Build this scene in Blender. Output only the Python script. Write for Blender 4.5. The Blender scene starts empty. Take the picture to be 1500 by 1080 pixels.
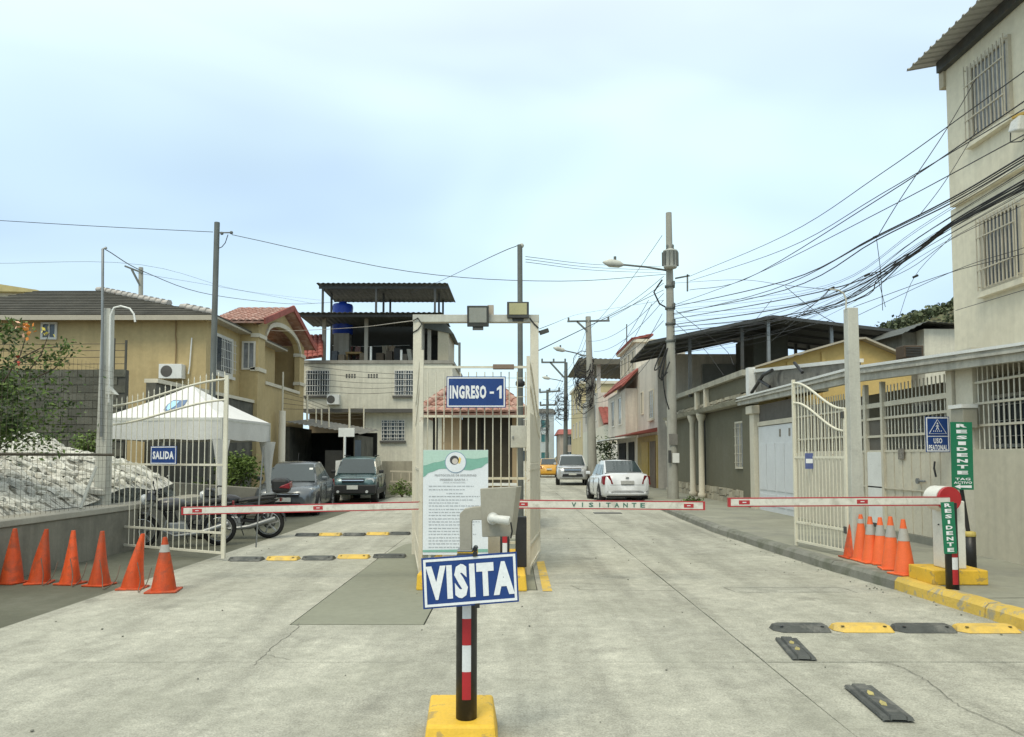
import bpy, bmesh, math, random
from mathutils import Vector, Matrix, noise as mnoise
R = math.radians
random.seed(7)
SC = bpy.context.scene
COL = SC.collection

# ------------------------------------------------------------------ camera
CAMH = 1.62
FPX = 1110.0                 # focal length in photograph pixels (1500 wide)
PITCH = math.atan(0.055)
cam_d = bpy.data.cameras.new('camera')
cam = bpy.data.objects.new('camera', cam_d)
COL.objects.link(cam)
cam.location = (0, 0, CAMH)
cam.rotation_euler = (R(90) + PITCH, 0, 0)
cam_d.sensor_fit = 'HORIZONTAL'
cam_d.sensor_width = 36.0
cam_d.lens = 36.0 * FPX / 1500.0
cam_d.shift_y = 69.0 / 1500.0
cam_d.clip_start = 0.05
cam_d.clip_end = 3000
SC.camera = cam

# ------------------------------------------------------------------ world / sky (thin bright overcast)
SUN_EL, SUN_AZ = R(58), R(205)          # azimuth measured clockwise from +Y (behind the camera, a little left)
world = bpy.data.worlds.new('World')
SC.world = world
world.use_nodes = True
wn, wl = world.node_tree.nodes, world.node_tree.links
for n in list(wn):
    wn.remove(n)
w_out = wn.new('ShaderNodeOutputWorld')
w_bg = wn.new('ShaderNodeBackground')
w_sky = wn.new('ShaderNodeTexSky')
w_sky.sky_type = 'NISHITA'
w_sky.sun_disc = False
w_sky.sun_elevation = SUN_EL
w_sky.sun_rotation = SUN_AZ
w_sky.air_density = 1.0
w_sky.dust_density = 1.5
w_sky.ozone_density = 2.0
w_tc = wn.new('ShaderNodeTexCoord')
w_map = wn.new('ShaderNodeMapping')
w_map.inputs['Scale'].default_value = (1.0, 1.0, 2.6)
w_map.inputs['Location'].default_value = (0.35, 0.1, 0.55)
w_no = wn.new('ShaderNodeTexNoise')
w_no.inputs['Scale'].default_value = 1.7
w_no.inputs['Detail'].default_value = 3.0
w_no.inputs['Roughness'].default_value = 0.5
w_no.inputs['Distortion'].default_value = 0.6
w_cr = wn.new('ShaderNodeValToRGB')
w_cr.color_ramp.elements[0].position = 0.36
w_cr.color_ramp.elements[0].color = (5.5, 7.2, 8.9, 1)      # grey-blue underside of the thin cloud
w_cr.color_ramp.elements[1].position = 0.64
w_cr.color_ramp.elements[1].color = (6.9, 8.9, 9.0, 1)      # bright thin cloud
w_no2 = wn.new('ShaderNodeTexNoise')
w_no2.inputs['Scale'].default_value = 1.1
w_no2.inputs['Detail'].default_value = 3.0
w_cr2 = wn.new('ShaderNodeValToRGB')
w_cr2.color_ramp.elements[0].position = 0.35
w_cr2.color_ramp.elements[0].color = (0.60, 0.60, 0.60, 1)
w_cr2.color_ramp.elements[1].position = 0.65
w_cr2.color_ramp.elements[1].color = (0.93, 0.93, 0.93, 1)
w_mix = wn.new('ShaderNodeMixRGB')
w_bg.inputs['Strength'].default_value = 0.1
wl.new(w_tc.outputs['Generated'], w_map.inputs['Vector'])
wl.new(w_map.outputs['Vector'], w_no.inputs['Vector'])
wl.new(w_map.outputs['Vector'], w_no2.inputs['Vector'])
wl.new(w_no.outputs['Fac'], w_cr.inputs['Fac'])
wl.new(w_no2.outputs['Fac'], w_cr2.inputs['Fac'])
wl.new(w_cr2.outputs['Color'], w_mix.inputs['Fac'])
wl.new(w_sky.outputs['Color'], w_mix.inputs['Color1'])
wl.new(w_cr.outputs['Color'], w_mix.inputs['Color2'])
# the cloud veil thickens and whitens toward the zenith, as at the top of the picture
w_sep = wn.new('ShaderNodeSeparateXYZ'); wl.new(w_tc.outputs['Generated'], w_sep.inputs['Vector'])
w_el = wn.new('ShaderNodeMapRange'); w_el.inputs['From Min'].default_value = 0.30; w_el.inputs['From Max'].default_value = 0.85; w_el.inputs['To Max'].default_value = 0.85
w_el.interpolation_type = 'SMOOTHSTEP'
wl.new(w_sep.outputs['Z'], w_el.inputs['Value'])
w_mix2 = wn.new('ShaderNodeMixRGB'); w_mix2.inputs['Color2'].default_value = (9.3, 9.6, 9.2, 1)
wl.new(w_el.outputs['Result'], w_mix2.inputs['Fac']); wl.new(w_mix.outputs['Color'], w_mix2.inputs['Color1'])
wl.new(w_mix2.outputs['Color'], w_bg.inputs['Color'])
wl.new(w_bg.outputs['Background'], w_out.inputs['Surface'])

sun_d = bpy.data.lights.new('sun', 'SUN')
sun_d.energy = 1.5
sun_d.angle = R(22)
sun_d.color = (1.0, 0.93, 0.74)
sun = bpy.data.objects.new('sun', sun_d)
COL.objects.link(sun)
sdir = Vector((math.sin(SUN_AZ) * math.cos(SUN_EL), math.cos(SUN_AZ) * math.cos(SUN_EL), math.sin(SUN_EL)))
sun.rotation_euler = sdir.to_track_quat('Z', 'Y').to_euler()
sun.location = (0, -10, 40)

SC.view_settings.view_transform = 'Standard'
SC.view_settings.look = 'None'
SC.view_settings.gamma = 1.0
SC.view_settings.use_curve_mapping = False
SC.view_settings.exposure = 0.45
SC.render.engine = 'CYCLES'
SC.cycles.max_bounces = 5
SC.cycles.use_denoising = True

# ------------------------------------------------------------------ from photograph measurements to metres
CT, ST = math.cos(PITCH), math.sin(PITCH)
def _dir(px, py):
    a, b = (px - 750.0) / FPX, (609.0 - py) / FPX
    return Vector((a, CT - b * ST, ST + b * CT))
def at(px, py, Y):                      # point at distance Y
    d = _dir(px, py); t = Y / d.y
    return Vector((d.x * t, Y, CAMH + d.z * t))
def onx(px, py, X):                     # point on the vertical plane x = X
    d = _dir(px, py); t = X / d.x
    return Vector((X, d.y * t, CAMH + d.z * t))
def gr(px, py, z=0.0):                  # point on level ground z
    d = _dir(px, py); t = (z - CAMH) / d.z
    return Vector((d.x * t, d.y * t, z))
def zat(py, Y):
    return at(750, py, Y).z
def xat(px, Y):
    return (px - 750.0) / FPX * Y

# ------------------------------------------------------------------ mesh building
class MB:
    def __init__(s):
        s.v, s.f, s.m, s.s = [], [], [], []
    def add(s, vs, fs, m=0, sm=False):
        k = len(s.v)
        s.v += [tuple(p) for p in vs]
        for f in fs:
            s.f.append([i + k for i in f]); s.m.append(m); s.s.append(sm)
        return s
    def box(s, x0, x1, y0, y1, z0, z1, m=0):
        if x0 > x1: x0, x1 = x1, x0
        if y0 > y1: y0, y1 = y1, y0
        if z0 > z1: z0, z1 = z1, z0
        return s.add([(x0,y0,z0),(x1,y0,z0),(x1,y1,z0),(x0,y1,z0),(x0,y0,z1),(x1,y0,z1),(x1,y1,z1),(x0,y1,z1)],
              [(0,3,2,1),(4,5,6,7),(0,1,5,4),(1,2,6,5),(2,3,7,6),(3,0,4,7)], m)
    def hull8(s, b, t, m=0):            # bottom four, top four (same winding, counter-clockwise from above)
        return s.add(list(b) + list(t), [(0,3,2,1),(4,5,6,7),(0,1,5,4),(1,2,6,5),(2,3,7,6),(3,0,4,7)], m)
    def obox(s, c, ax, ay, az, m=0):
        c, ax, ay, az = Vector(c), Vector(ax), Vector(ay), Vector(az)
        b = [c-ax-ay-az, c+ax-ay-az, c+ax+ay-az, c-ax+ay-az]
        t = [c-ax-ay+az, c+ax-ay+az, c+ax+ay+az, c-ax+ay+az]
        return s.hull8(b, t, m)
    def bar(s, p, q, w, h=None, m=0, up=(0,0,1)):
        p, q = Vector(p), Vector(q); h = h or w
        d = (q - p); L = d.length; d = d / L
        u = Vector(up)
        if abs(d.dot(u)) > 0.98: u = Vector((0,1,0))
        x = d.cross(u).normalized(); z = x.cross(d).normalized()
        return s.obox((p+q)/2, x*w/2, d*L/2, z*h/2, m)
    def tube(s, pts, r, n=8, m=0, caps=True, sm=True):
        pts = [Vector(p) for p in pts]; N = len(pts)
        rs = r if isinstance(r, (list, tuple)) else [r]*N
        vs, prev = [], None
        for i, p in enumerate(pts):
            d = (pts[min(i+1, N-1)] - pts[max(i-1, 0)]).normalized()
            if prev is None:
                u = Vector((0,0,1)) if abs(d.z) < 0.9 else Vector((1,0,0))
                x = d.cross(u).normalized()
            else:
                x = (prev - d * prev.dot(d)).normalized()
            prev = x
            y = d.cross(x)
            for k in range(n):
                a = 2*math.pi*k/n
                vs.append(p + (x*math.cos(a) + y*math.sin(a))*rs[i])
        fs = [(i*n+k, i*n+(k+1)%n, (i+1)*n+(k+1)%n, (i+1)*n+k) for i in range(N-1) for k in range(n)]
        s.add(vs, fs, m, sm)
        if caps:
            s.add(vs[:n], [tuple(range(n-1,-1,-1))], m); s.add(vs[-n:], [tuple(range(n))], m)
        return s
    def cyl(s, p, q, r, n=16, m=0, r2=None, sm=True):
        return s.tube([p, q], [r, r if r2 is None else r2], n, m, True, sm)
    def lathe(s, prof, c=(0,0,0), n=20, m=0, sm=True, axis='z'):
        vs = []
        for r, z in prof:
            for k in range(n):
                a = 2*math.pi*k/n; x, y = r*math.cos(a), r*math.sin(a)
                if axis == 'z': p = (x, y, z)
                elif axis == 'y': p = (x, z, -y)
                else: p = (z, x, y)
                vs.append((p[0]+c[0], p[1]+c[1], p[2]+c[2]))
        fs = [(i*n+k, i*n+(k+1)%n, (i+1)*n+(k+1)%n, (i+1)*n+k) for i in range(len(prof)-1) for k in range(n)]
        return s.add(vs, fs, m, sm)
    def prism(s, poly, o, u, v, d, m=0):  # polygon (a,b) -> o + u a + v b, extruded by vector d (d roughly opposite to u x v)
        o, u, v, d = Vector(o), Vector(u), Vector(v), Vector(d)
        n = len(poly)
        A = [o + u*a + v*b for a, b in poly]; B = [p + d for p in A]
        return s.add(A + B, [tuple(range(n)), tuple(range(2*n-1, n-1, -1))] + [(i, n+i, n+(i+1)%n, (i+1)%n) for i in range(n)], m)
    def quad(s, a, b, c, d, m=0):
        return s.add([a,b,c,d], [(0,1,2,3)], m)
    def ball(s, c, r, n=12, m=0, sc=(1,1,1)):
        k = max(4, n//2)
        vs = []
        for i in range(k+1):
            t = math.pi*i/k
            for j in range(n):
                a = 2*math.pi*j/n
                vs.append((c[0]+r*sc[0]*math.sin(t)*math.cos(a), c[1]+r*sc[1]*math.sin(t)*math.sin(a), c[2]-r*sc[2]*math.cos(t)))
        return s.add(vs, [(i*n+j, i*n+(j+1)%n, (i+1)*n+(j+1)%n, (i+1)*n+j) for i in range(k) for j in range(n)], m, True)
    def grid(s, fn, nu, nv, m=0, sm=True):
        vs = [fn(i/(nu-1), j/(nv-1)) for j in range(nv) for i in range(nu)]
        return s.add(vs, [(j*nu+i, j*nu+i+1, (j+1)*nu+i+1, (j+1)*nu+i) for j in range(nv-1) for i in range(nu-1)], m, sm)

ORG = {}
def tag(o, label=None, cat=None, group=None, kind=None):
    if label: o['label'] = label
    if cat: o['category'] = cat
    if group: o['group'] = group
    if kind: o['kind'] = kind
    return o
def thing(name, loc, label, cat, group=None):
    o = bpy.data.objects.new(name, None)
    o.empty_display_size = 0.2
    COL.objects.link(o); o.location = loc
    ORG[o] = Vector(loc)
    return tag(o, label, cat, group)
def mesh_of(name, mb, mats, L=Vector((0,0,0))):
    me = bpy.data.meshes.new(name)
    me.from_pydata([(p[0]-L.x, p[1]-L.y, p[2]-L.z) for p in mb.v], [], mb.f)
    if not isinstance(mats, (list, tuple)): mats = [mats]
    for mm in mats: me.materials.append(mm)
    me.polygons.foreach_set('material_index', mb.m)
    me.polygons.foreach_set('use_smooth', mb.s)
    me.update()
    return me
def obj(name, mb, mats, parent=None, loc=None, bev=0, kind=None, recalc=False):
    """link one mesh object; coordinates in mb are world coordinates (or the parent's, when the parent stands at the origin)"""
    L = ORG[parent] if parent is not None else Vector(loc or (0,0,0))
    me = mesh_of(name, mb, mats, L)
    if recalc:
        bm = bmesh.new(); bm.from_mesh(me); bmesh.ops.recalc_face_normals(bm, faces=bm.faces); bm.to_mesh(me); bm.free()
    o = bpy.data.objects.new(name, me)
    COL.objects.link(o)
    if parent is not None: o.parent = parent
    else: o.location = L
    ORG[o] = L
    if bev:
        b = o.modifiers.new('bevel', 'BEVEL'); b.width = bev; b.segments = 2; b.limit_method = 'ANGLE'; b.angle_limit = R(40)
    if kind: o['kind'] = kind
    return o
def inst(src, parent, loc, rot=None, name=None, scale=None):
    """a further piece sharing src's mesh; loc is a world point, src was built round its own origin"""
    o = bpy.data.objects.new(name or src.name.split('.')[0], src.data if hasattr(src, 'data') else src)
    COL.objects.link(o)
    if parent is not None:
        o.parent = parent; o.location = Vector(loc) - ORG[parent]
    else: o.location = loc
    if rot is not None: o.rotation_euler = rot
    if scale is not None: o.scale = scale
    ORG[o] = Vector(loc)
    return o
def mesh(name, mb, mats):
    return mesh_of(name, mb, mats)
def copy_tree(o, parent=None):
    c = o.copy(); COL.objects.link(c)
    if parent is not None: c.parent = parent
    ORG[c] = ORG.get(o, Vector())
    for ch in list(o.children): copy_tree(ch, c)
    return c

# ------------------------------------------------------------------ procedural materials
def hexc(r, g, b):
    f = lambda c: (c/255.0/12.92) if c/255.0 <= 0.04045 else ((c/255.0+0.055)/1.055)**2.4
    return (f(r), f(g), f(b))
MATS = {}
def M(name, col, rough=0.7, var=0.12, scale=3.0, bump=0.0, bscale=30.0, metal=0.0, dirt=None, dscale=2.0, dpos=0.55, damt=0.6,
      streak=0.0, world=False, spec=0.4, coat=0.0, rnd=0.0, alpha=1.0, trans=0.0, dwid=0.15, fine=0.06, speck=0.0, track=0.0, rvar=0.1, dmap=None):
    if name in MATS: return MATS[name]
    m = bpy.data.materials.new(name); MATS[name] = m
    m.use_nodes = True
    nt = m.node_tree; N = nt.nodes; K = nt.links
    b = N['Principled BSDF']
    b.inputs['Roughness'].default_value = rough
    b.inputs['Metallic'].default_value = metal
    b.inputs['Specular IOR Level'].default_value = spec
    if coat: b.inputs['Coat Weight'].default_value = coat; b.inputs['Coat Roughness'].default_value = 0.08
    if alpha < 1: b.inputs['Alpha'].default_value = alpha
    if trans: b.inputs['Transmission Weight'].default_value = trans
    if world: vec = N.new('ShaderNodeNewGeometry').outputs['Position']
    else: vec = N.new('ShaderNodeTexCoord').outputs['Object']
    oi = N.new('ShaderNodeObjectInfo')
    if not world:
        sc_ = N.new('ShaderNodeVectorMath'); sc_.operation = 'SCALE'; sc_.inputs[0].default_value = (17, 9, 5)
        K.new(oi.outputs['Random'], sc_.inputs['Scale'])
        ad = N.new('ShaderNodeVectorMath'); ad.operation = 'ADD'
        K.new(vec, ad.inputs[0]); K.new(sc_.outputs['Vector'], ad.inputs[1]); vec = ad.outputs['Vector']
    def noise(sc, det=4, rough_=0.6, v=None, dist=0.0):
        n = N.new('ShaderNodeTexNoise'); n.inputs['Scale'].default_value = sc; n.inputs['Detail'].default_value = det
        n.inputs['Roughness'].default_value = rough_; n.inputs['Distortion'].default_value = dist
        K.new(v or vec, n.inputs['Vector']); return n.outputs['Fac']
    def mapr(f, a, b_, c, d):
        r_ = N.new('ShaderNodeMapRange'); r_.inputs['From Min'].default_value = a; r_.inputs['From Max'].default_value = b_
        r_.inputs['To Min'].default_value = c; r_.inputs['To Max'].default_value = d; K.new(f, r_.inputs['Value']); return r_.outputs['Result']
    def mul(c_in, f):
        x = N.new('ShaderNodeVectorMath'); x.operation = 'SCALE'
        if isinstance(c_in, tuple): x.inputs[0].default_value = c_in[:3]
        else: K.new(c_in, x.inputs[0])
        K.new(f, x.inputs['Scale']); return x.outputs['Vector']
    def mix(fac, c1, c2):
        x = N.new('ShaderNodeMixRGB'); K.new(fac, x.inputs['Fac'])
        for i, c in (('Color1', c1), ('Color2', c2)):
            if isinstance(c, tuple): x.inputs[i].default_value = (c[0], c[1], c[2], 1)
            else: K.new(c, x.inputs[i])
        return x.outputs['Color']
    c = mul(tuple(col), mapr(noise(scale), 0.3, 0.7, 1-var, 1+var))
    if fine: c = mul(c, mapr(noise(scale*14, 3), 0.3, 0.7, 1-fine, 1+fine))
    if speck:
        c = mul(c, mapr(noise(70, 2, 0.8), 0.38, 0.60, 1-speck, 1+speck*0.7)); c = mul(c, mapr(noise(22, 4, 0.8), 0.36, 0.62, 1-speck*0.55, 1+speck*0.45)); c = mul(c, mapr(noise(3.5, 6, 0.8, None, 0.6), 0.38, 0.62, 1-speck*0.35, 1+speck*0.3))
        v_ = N.new('ShaderNodeTexVoronoi'); v_.inputs['Scale'].default_value = 9.0; K.new(vec, v_.inputs['Vector'])
        c = mul(c, mapr(v_.outputs['Distance'], 0.03, 0.08, 0.72, 1.0))
    if track:            # wheel-worn bands along the lanes, oil spots, grime in patches
        mp2 = N.new('ShaderNodeMapping'); mp2.inputs['Scale'].default_value = (1.15, 0.09, 1.0); K.new(vec, mp2.inputs['Vector'])
        c = mul(c, mapr(noise(1.5, 4, 0.6, mp2.outputs['Vector']), 0.44, 0.68, 1.0, 1-track))
        v2 = N.new('ShaderNodeTexVoronoi'); v2.inputs['Scale'].default_value = 0.9; K.new(vec, v2.inputs['Vector'])
        nz = N.new('ShaderNodeMath'); nz.operation = 'ADD'; K.new(v2.outputs['Distance'], nz.inputs[0]); K.new(mapr(noise(9, 4, 0.7), 0.3, 0.7, -0.09, 0.09), nz.inputs[1])
        c = mul(c, mapr(nz.outputs['Value'], 0.05, 0.17, 0.74, 1.0))
        c = mul(c, mapr(noise(0.9, 7, 0.75, None, 1.0), 0.52, 0.66, 1.0, 1.16))
    if rnd: c = mul(c, mapr(oi.outputs['Random'], 0, 1, 1-rnd, 1+rnd))
    if streak:
        mp = N.new('ShaderNodeMapping'); mp.inputs['Scale'].default_value = (3.2, 3.2, 0.22); K.new(vec, mp.inputs['Vector'])
        c = mul(c, mapr(noise(1.6, 5, 0.65, mp.outputs['Vector']), 0.42, 0.66, 1.0, 1-streak))
    if dirt:
        dv = None
        if dmap:
            mp3 = N.new('ShaderNodeMapping'); mp3.inputs['Scale'].default_value = dmap; mp3.inputs['Rotation'].default_value = (0, 0, R(9)); K.new(vec, mp3.inputs['Vector']); dv = mp3.outputs['Vector']
        fac = mapr(noise(dscale, 6, 0.68, dv, 0.4), dpos, dpos+dwid, 0, damt)
        c = mix(fac, c, tuple(dirt))
    K.new(c, b.inputs['Base Color'])
    K.new(mapr(noise(scale*2.3), 0.3, 0.7, max(0.02, rough-rvar), min(1, rough+rvar)), b.inputs['Roughness'])
    if bump:
        bp = N.new('ShaderNodeBump'); bp.inputs['Strength'].default_value = min(1.0, bump); bp.inputs['Distance'].default_value = 0.02
        K.new(noise(bscale, 5, 0.65), bp.inputs['Height']); K.new(bp.outputs['Normal'], b.inputs['Normal'])
    return m
def Memit(name, col, strength):
    m = bpy.data.materials.new(name); m.use_nodes = True
    b = m.node_tree.nodes['Principled BSDF']
    b.inputs['Base Color'].default_value = (*col, 1); b.inputs['Emission Color'].default_value = (*col, 1); b.inputs['Emission Strength'].default_value = strength
    return m

# lettering: built-in font turned into a flat mesh that fills a given rectangle
def text_mb(txt, o, u, v, w, h, bold=0.0, thick=0.0015, m=0, mb=None, keep=False, align='C', shear=0.0, space=1.0):
    """o: centre of the rectangle, u/v unit vectors right/up, w x h its size"""
    cu = bpy.data.curves.new('t', 'FONT'); cu.body = txt; cu.offset = bold; cu.resolution_u = 2
    cu.shear = shear; cu.space_character = space + bold*3.2
    ob = bpy.data.objects.new('t', cu); COL.objects.link(ob)
    dg = bpy.context.evaluated_depsgraph_get()
    me = bpy.data.meshes.new_from_object(ob.evaluated_get(dg))
    bpy.data.objects.remove(ob); bpy.data.curves.remove(cu)
    vs = [p.co.copy() for p in me.vertices]; fs = [tuple(p.vertices) for p in me.polygons]
    bpy.data.meshes.remove(me)
    x0, x1 = min(p.x for p in vs), max(p.x for p in vs); y0, y1 = min(p.y for p in vs), max(p.y for p in vs)
    sx, sy = w/(x1-x0), h/(y1-y0)
    if keep: sx = sy = min(sx, sy)
    o, u, v = Vector(o), Vector(u), Vector(v); nrm = u.cross(v)
    mb = mb or MB()
    ox = -w/2 if align == 'L' else -(x1-x0)*sx/2
    mb.add([o + u*((p.x-x0)*sx+ox) + v*((p.y-(y0+y1)/2)*sy) + nrm*thick for p in vs], fs, m)
    return mb

X_, Y_, Z_ = Vector((1,0,0)), Vector((0,1,0)), Vector((0,0,1))

# ---- shared materials (real base colours)
mt_conc = M('road_concrete', (0.42,0.413,0.345), 0.85, 0.12, 0.45, 0.5, 45, dirt=(0.25,0.25,0.20), dscale=0.7, dpos=0.47, damt=0.6, world=True, fine=0.13, speck=0.22, track=0.30, dwid=0.25, rnd=0.035, spec=0.25)
mt_patch = M('cement_patch', (0.235,0.24,0.185), 0.85, 0.08, 0.7, 0.2, 60, world=True, dirt=(0.27,0.275,0.215), dscale=1.2, damt=0.4, spec=0.25)
mt_asph = M('asphalt', (0.12,0.122,0.09), 0.9, 0.15, 0.8, 0.5, 80, world=True, dirt=(0.19,0.19,0.15), dscale=1.1, dpos=0.52, damt=0.5, spec=0.25)
mt_walk = M('pavement_concrete', (0.28,0.28,0.225), 0.88, 0.12, 0.7, 0.3, 60, world=True, dirt=(0.19,0.19,0.17), dscale=1.0, dpos=0.5, damt=0.6, spec=0.25)
mt_kerb = M('kerb_concrete', (0.22,0.22,0.19), 0.9, 0.2, 2.0, 0.5, 30, world=True, dirt=(0.12,0.13,0.09), dscale=2.5, dpos=0.48, damt=0.7)
mt_kyel = M('kerb_yellow_paint', (0.62,0.43,0.09), 0.8, 0.12, 2.0, 0.4, 30, world=True, dirt=(0.33,0.31,0.24), dscale=5, dpos=0.54, damt=0.85, dwid=0.06)
mt_soil = M('dusty_soil', (0.22,0.20,0.165), 0.95, 0.2, 0.3, 0.4, 8, world=True)
mt_joint = M('joint_dark', (0.085,0.083,0.07), 0.95, 0.1, 3)
mt_black = M('black_paint', (0.022,0.022,0.022), 0.45, 0.2, 6, 0.1, 60, dirt=(0.12,0.11,0.095), dscale=7, dpos=0.6, damt=0.5)
mt_yel = M('yellow_paint', (0.72,0.45,0.045), 0.6, 0.07, 4, 0.25, 50, dirt=(0.34,0.25,0.10), dscale=7, dpos=0.56, damt=0.75, dwid=0.05)
mt_rubber = M('rubber_grey', (0.075,0.08,0.075), 0.8, 0.2, 8, 0.3, 90, dirt=(0.24,0.235,0.21), dscale=5, dpos=0.5, damt=0.45)
mt_rubyel = M('rubber_yellow', (0.66,0.45,0.10), 0.7, 0.12, 8, 0.2, 90, dirt=(0.34,0.28,0.16), dscale=6, dpos=0.52, damt=0.6)
mt_white = M('white_paint', (0.74,0.74,0.70), 0.5, 0.05, 3, 0, dirt=(0.5,0.48,0.42), dscale=5, dpos=0.58, damt=0.4)
mt_red = M('red_paint', (0.42,0.035,0.04), 0.5, 0.1, 5)
mt_blue = M('sign_blue', (0.012,0.048,0.20), 0.45, 0.05, 4, dirt=(0.05,0.11,0.30), dscale=6, damt=0.3)
mt_green = M('sign_green', (0.015,0.17,0.085), 0.45, 0.05, 4)
mt_lett = M('lettering_white', (0.78,0.80,0.82), 0.5, 0.03, 5)
mt_cream = M('gate_cream_paint', (0.68,0.65,0.53), 0.55, 0.08, 3, 0.1, 40, dirt=(0.25,0.14,0.06), dscale=6, dpos=0.63, damt=0.75, dwid=0.08)
mt_cream_rust = M('gate_cream_rusty', (0.62,0.585,0.48), 0.6, 0.1, 3, 0.15, 40, dirt=(0.24,0.12,0.04), dscale=7, dpos=0.63, damt=0.85, dwid=0.08)
mt_wgrey = M('post_white_grey', (0.52,0.52,0.46), 0.6, 0.08, 2.5, 0.15, 30, dirt=(0.33,0.32,0.29), dscale=4, dpos=0.55, damt=0.6, streak=0.15)
mt_metal = M('grey_steel', (0.26,0.27,0.27), 0.45, 0.12, 4, metal=0.6)
mt_dmetal = M('dark_steel', (0.06,0.063,0.06), 0.6, 0.2, 4, dirt=(0.12,0.08,0.05), dscale=5, damt=0.5)
mt_glass = M('window_glass', (0.03,0.04,0.045), 0.08, 0.2, 1.0, spec=0.6)
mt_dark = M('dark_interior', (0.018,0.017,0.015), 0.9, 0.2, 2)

# ================================================================== GROUND, ROAD, PAVEMENT
obj('ground', MB().box(-700, 700, -60, 1200, -0.5, -0.06), mt_soil, kind='structure')
KERB = [(2.0,4.86),(5.0,4.82),(7.7,4.78),(9.4,4.70),(11.0,4.55),(13.0,4.46),(16.5,4.36),(20.0,4.45),(24.0,4.6),(34.0,4.7),(60.0,5.4),(130.0,8.6)]
def kx(y):
    for (a, xa), (b, xb) in zip(KERB, KERB[1:]):
        if y <= b: return xa + (xb-xa)*max(0, (y-a))/(b-a)
    return KERB[-1][1]
road = obj('road', MB().box(-4.86, 9.2, -6, 150, -0.4, -0.016), mt_joint, kind='structure')
apron = obj('asphalt_apron', MB().box(-16, -4.85, -6, 40, -0.4, 0.0), mt_asph, kind='structure')
# concrete slabs: longitudinal joints near x = -2.15, 0.3, 2.0; transverse joints measured in the photograph
XJ = [-4.85, -2.15, 0.31, 2.0, 4.9]
YJ = [-6, -1.5, 1.6, 6.1, 9.35, 15.2, 20.5, 26.5, 33, 41, 52, 70, 100, 150]
rnd = random.Random(3)
def wav(a, b, n, fixed, axis):
    out = []
    for i in range(n+1):
        t = i/n; j = 0 if i in (0, n) else rnd.uniform(-0.006, 0.006)
        out.append((a+(b-a)*t, fixed+j) if axis == 'x' else (fixed+j, a+(b-a)*t))
    return out
g = 0.004
for i in range(4):
    for j in range(len(YJ)-1):
        x0, x1, y0, y1 = XJ[i]+g*(i > 0)+(0.005 if i == 3 else 0), XJ[i+1]-g, YJ[j]+g, YJ[j+1]-g
        if j in (3, ) and i == 2: y0 += 0.0
        if y1 > 24: x1 = x1 + (4.5 if i == 3 else 0)
        if y0 < 24 < y1: pass
        if i == 1 and 9 < y0 < 15: continue        # the darker patch lies here
        if i < 3 and y1 < 9.4:
            if i > 0: continue
            x1 = 2.0-g
            if abs(YJ[j]-6.1) < 0.01:
                lp = [(x0,y0),(x1,y0),(x1,y1),(0.315,y1),(0.315,9.34),(-0.845,9.34),(-0.845,7.432),(-2.155,7.432),(-2.155,y1),(x0,y1)]
                obj('road_slab', MB().prism(lp, (0,0,0.0005), X_, Y_, (0,0,-0.05)), mt_conc, road)
                continue
        n = 8
        loop = wav(x0, x1, n, y0, 'x')[:-1] + wav(y0, y1, n, x1, 'y')[:-1] + wav(x1, x0, n, y1, 'x')[:-1] + wav(y1, y0, n, x0, 'y')[:-1]
        dz = rnd.uniform(-0.0025, 0.0025)
        mb = MB().prism(loop, (0,0,dz), X_, Y_, (0,0,-0.05))
        obj('road_slab', mb, mt_conc, road)
loop = [(-2.14,7.445),(-0.86,7.445),(-0.86,9.38),(0.30,9.38),(0.30,15.19),(-1.5,15.19),(-2.0,14.2),(-2.135,12.5)]
obj('road_patch', MB().prism(loop, (0,0,0.0035), X_, Y_, (0,0,-0.05)), mt_patch, road)
obj('road_slab', MB().prism([(-2.143,12.5),(-2.008,14.2),(-1.51,15.19),(-2.143,15.19)], (0,0,0.0), X_, Y_, (0,0,-0.05)), mt_conc, road)
# cracks and the sawn vehicle-loop slots
def ribbon(pts, w, z=0.0045, jit=0.0, seed=1, sub=6):
    rr = random.Random(seed); P = []
    for (a, b) in zip(pts, pts[1:]):
        for k in range(sub):
            t = k/sub; P.append(Vector((a[0]+(b[0]-a[0])*t+rr.uniform(-jit, jit), a[1]+(b[1]-a[1])*t+rr.uniform(-jit, jit), 0)))
    P.append(Vector((pts[-1][0], pts[-1][1], 0)))
    mb = MB(); vs = []
    for i, p in enumerate(P):
        d = (P[min(i+1, len(P)-1)]-P[max(i-1, 0)]).normalized(); nrm = Vector((-d.y, d.x, 0)); ww = w*rr.uniform(0.5, 1.2)/2
        vs += [p+nrm*ww+Z_*z, p-nrm*ww+Z_*z]
    return mb.add(vs, [(2*i+1, 2*i+3, 2*i+2, 2*i) for i in range(len(P)-1)])
G2 = lambda x, y: tuple(gr(x, y))[:2]
mt_crack = M('crack_dark', (0.17,0.165,0.14), 0.95, 0.2, 6, world=True)
for k, pts in enumerate([[(1245,966),(1300,972),(1316,976),(1348,992),(1372,1008),(1385,1022),(1420,1042),(1500,1078)], [(440,912),(432,925),(402,945),(388,958),(372,975)],
                         [(386,960),(425,967)]]):
    obj('road_crack', ribbon([G2(*p) for p in pts], 0.007, 0.0045, 0.016, k+3), mt_crack, road)
for k, pts in enumerate([[(836,858),(850,864),(1004,866)], [(812,855),(990,858)], [(1060,861),(1078,868),(1238,868)], [(1062,861),(1232,861),(1256,869)]]):
    obj('saw_cut', ribbon([G2(*p) for p in pts], 0.010, 0.0045, 0.002, k+20), mt_crack, road)
a, b, c, d = [gr(*p, 0.0055) for p in ((786,823),(797,822),(809,866),(795,866))]
obj('lane_marking', MB().quad(d, c, b, a), mt_kyel, road)
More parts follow.
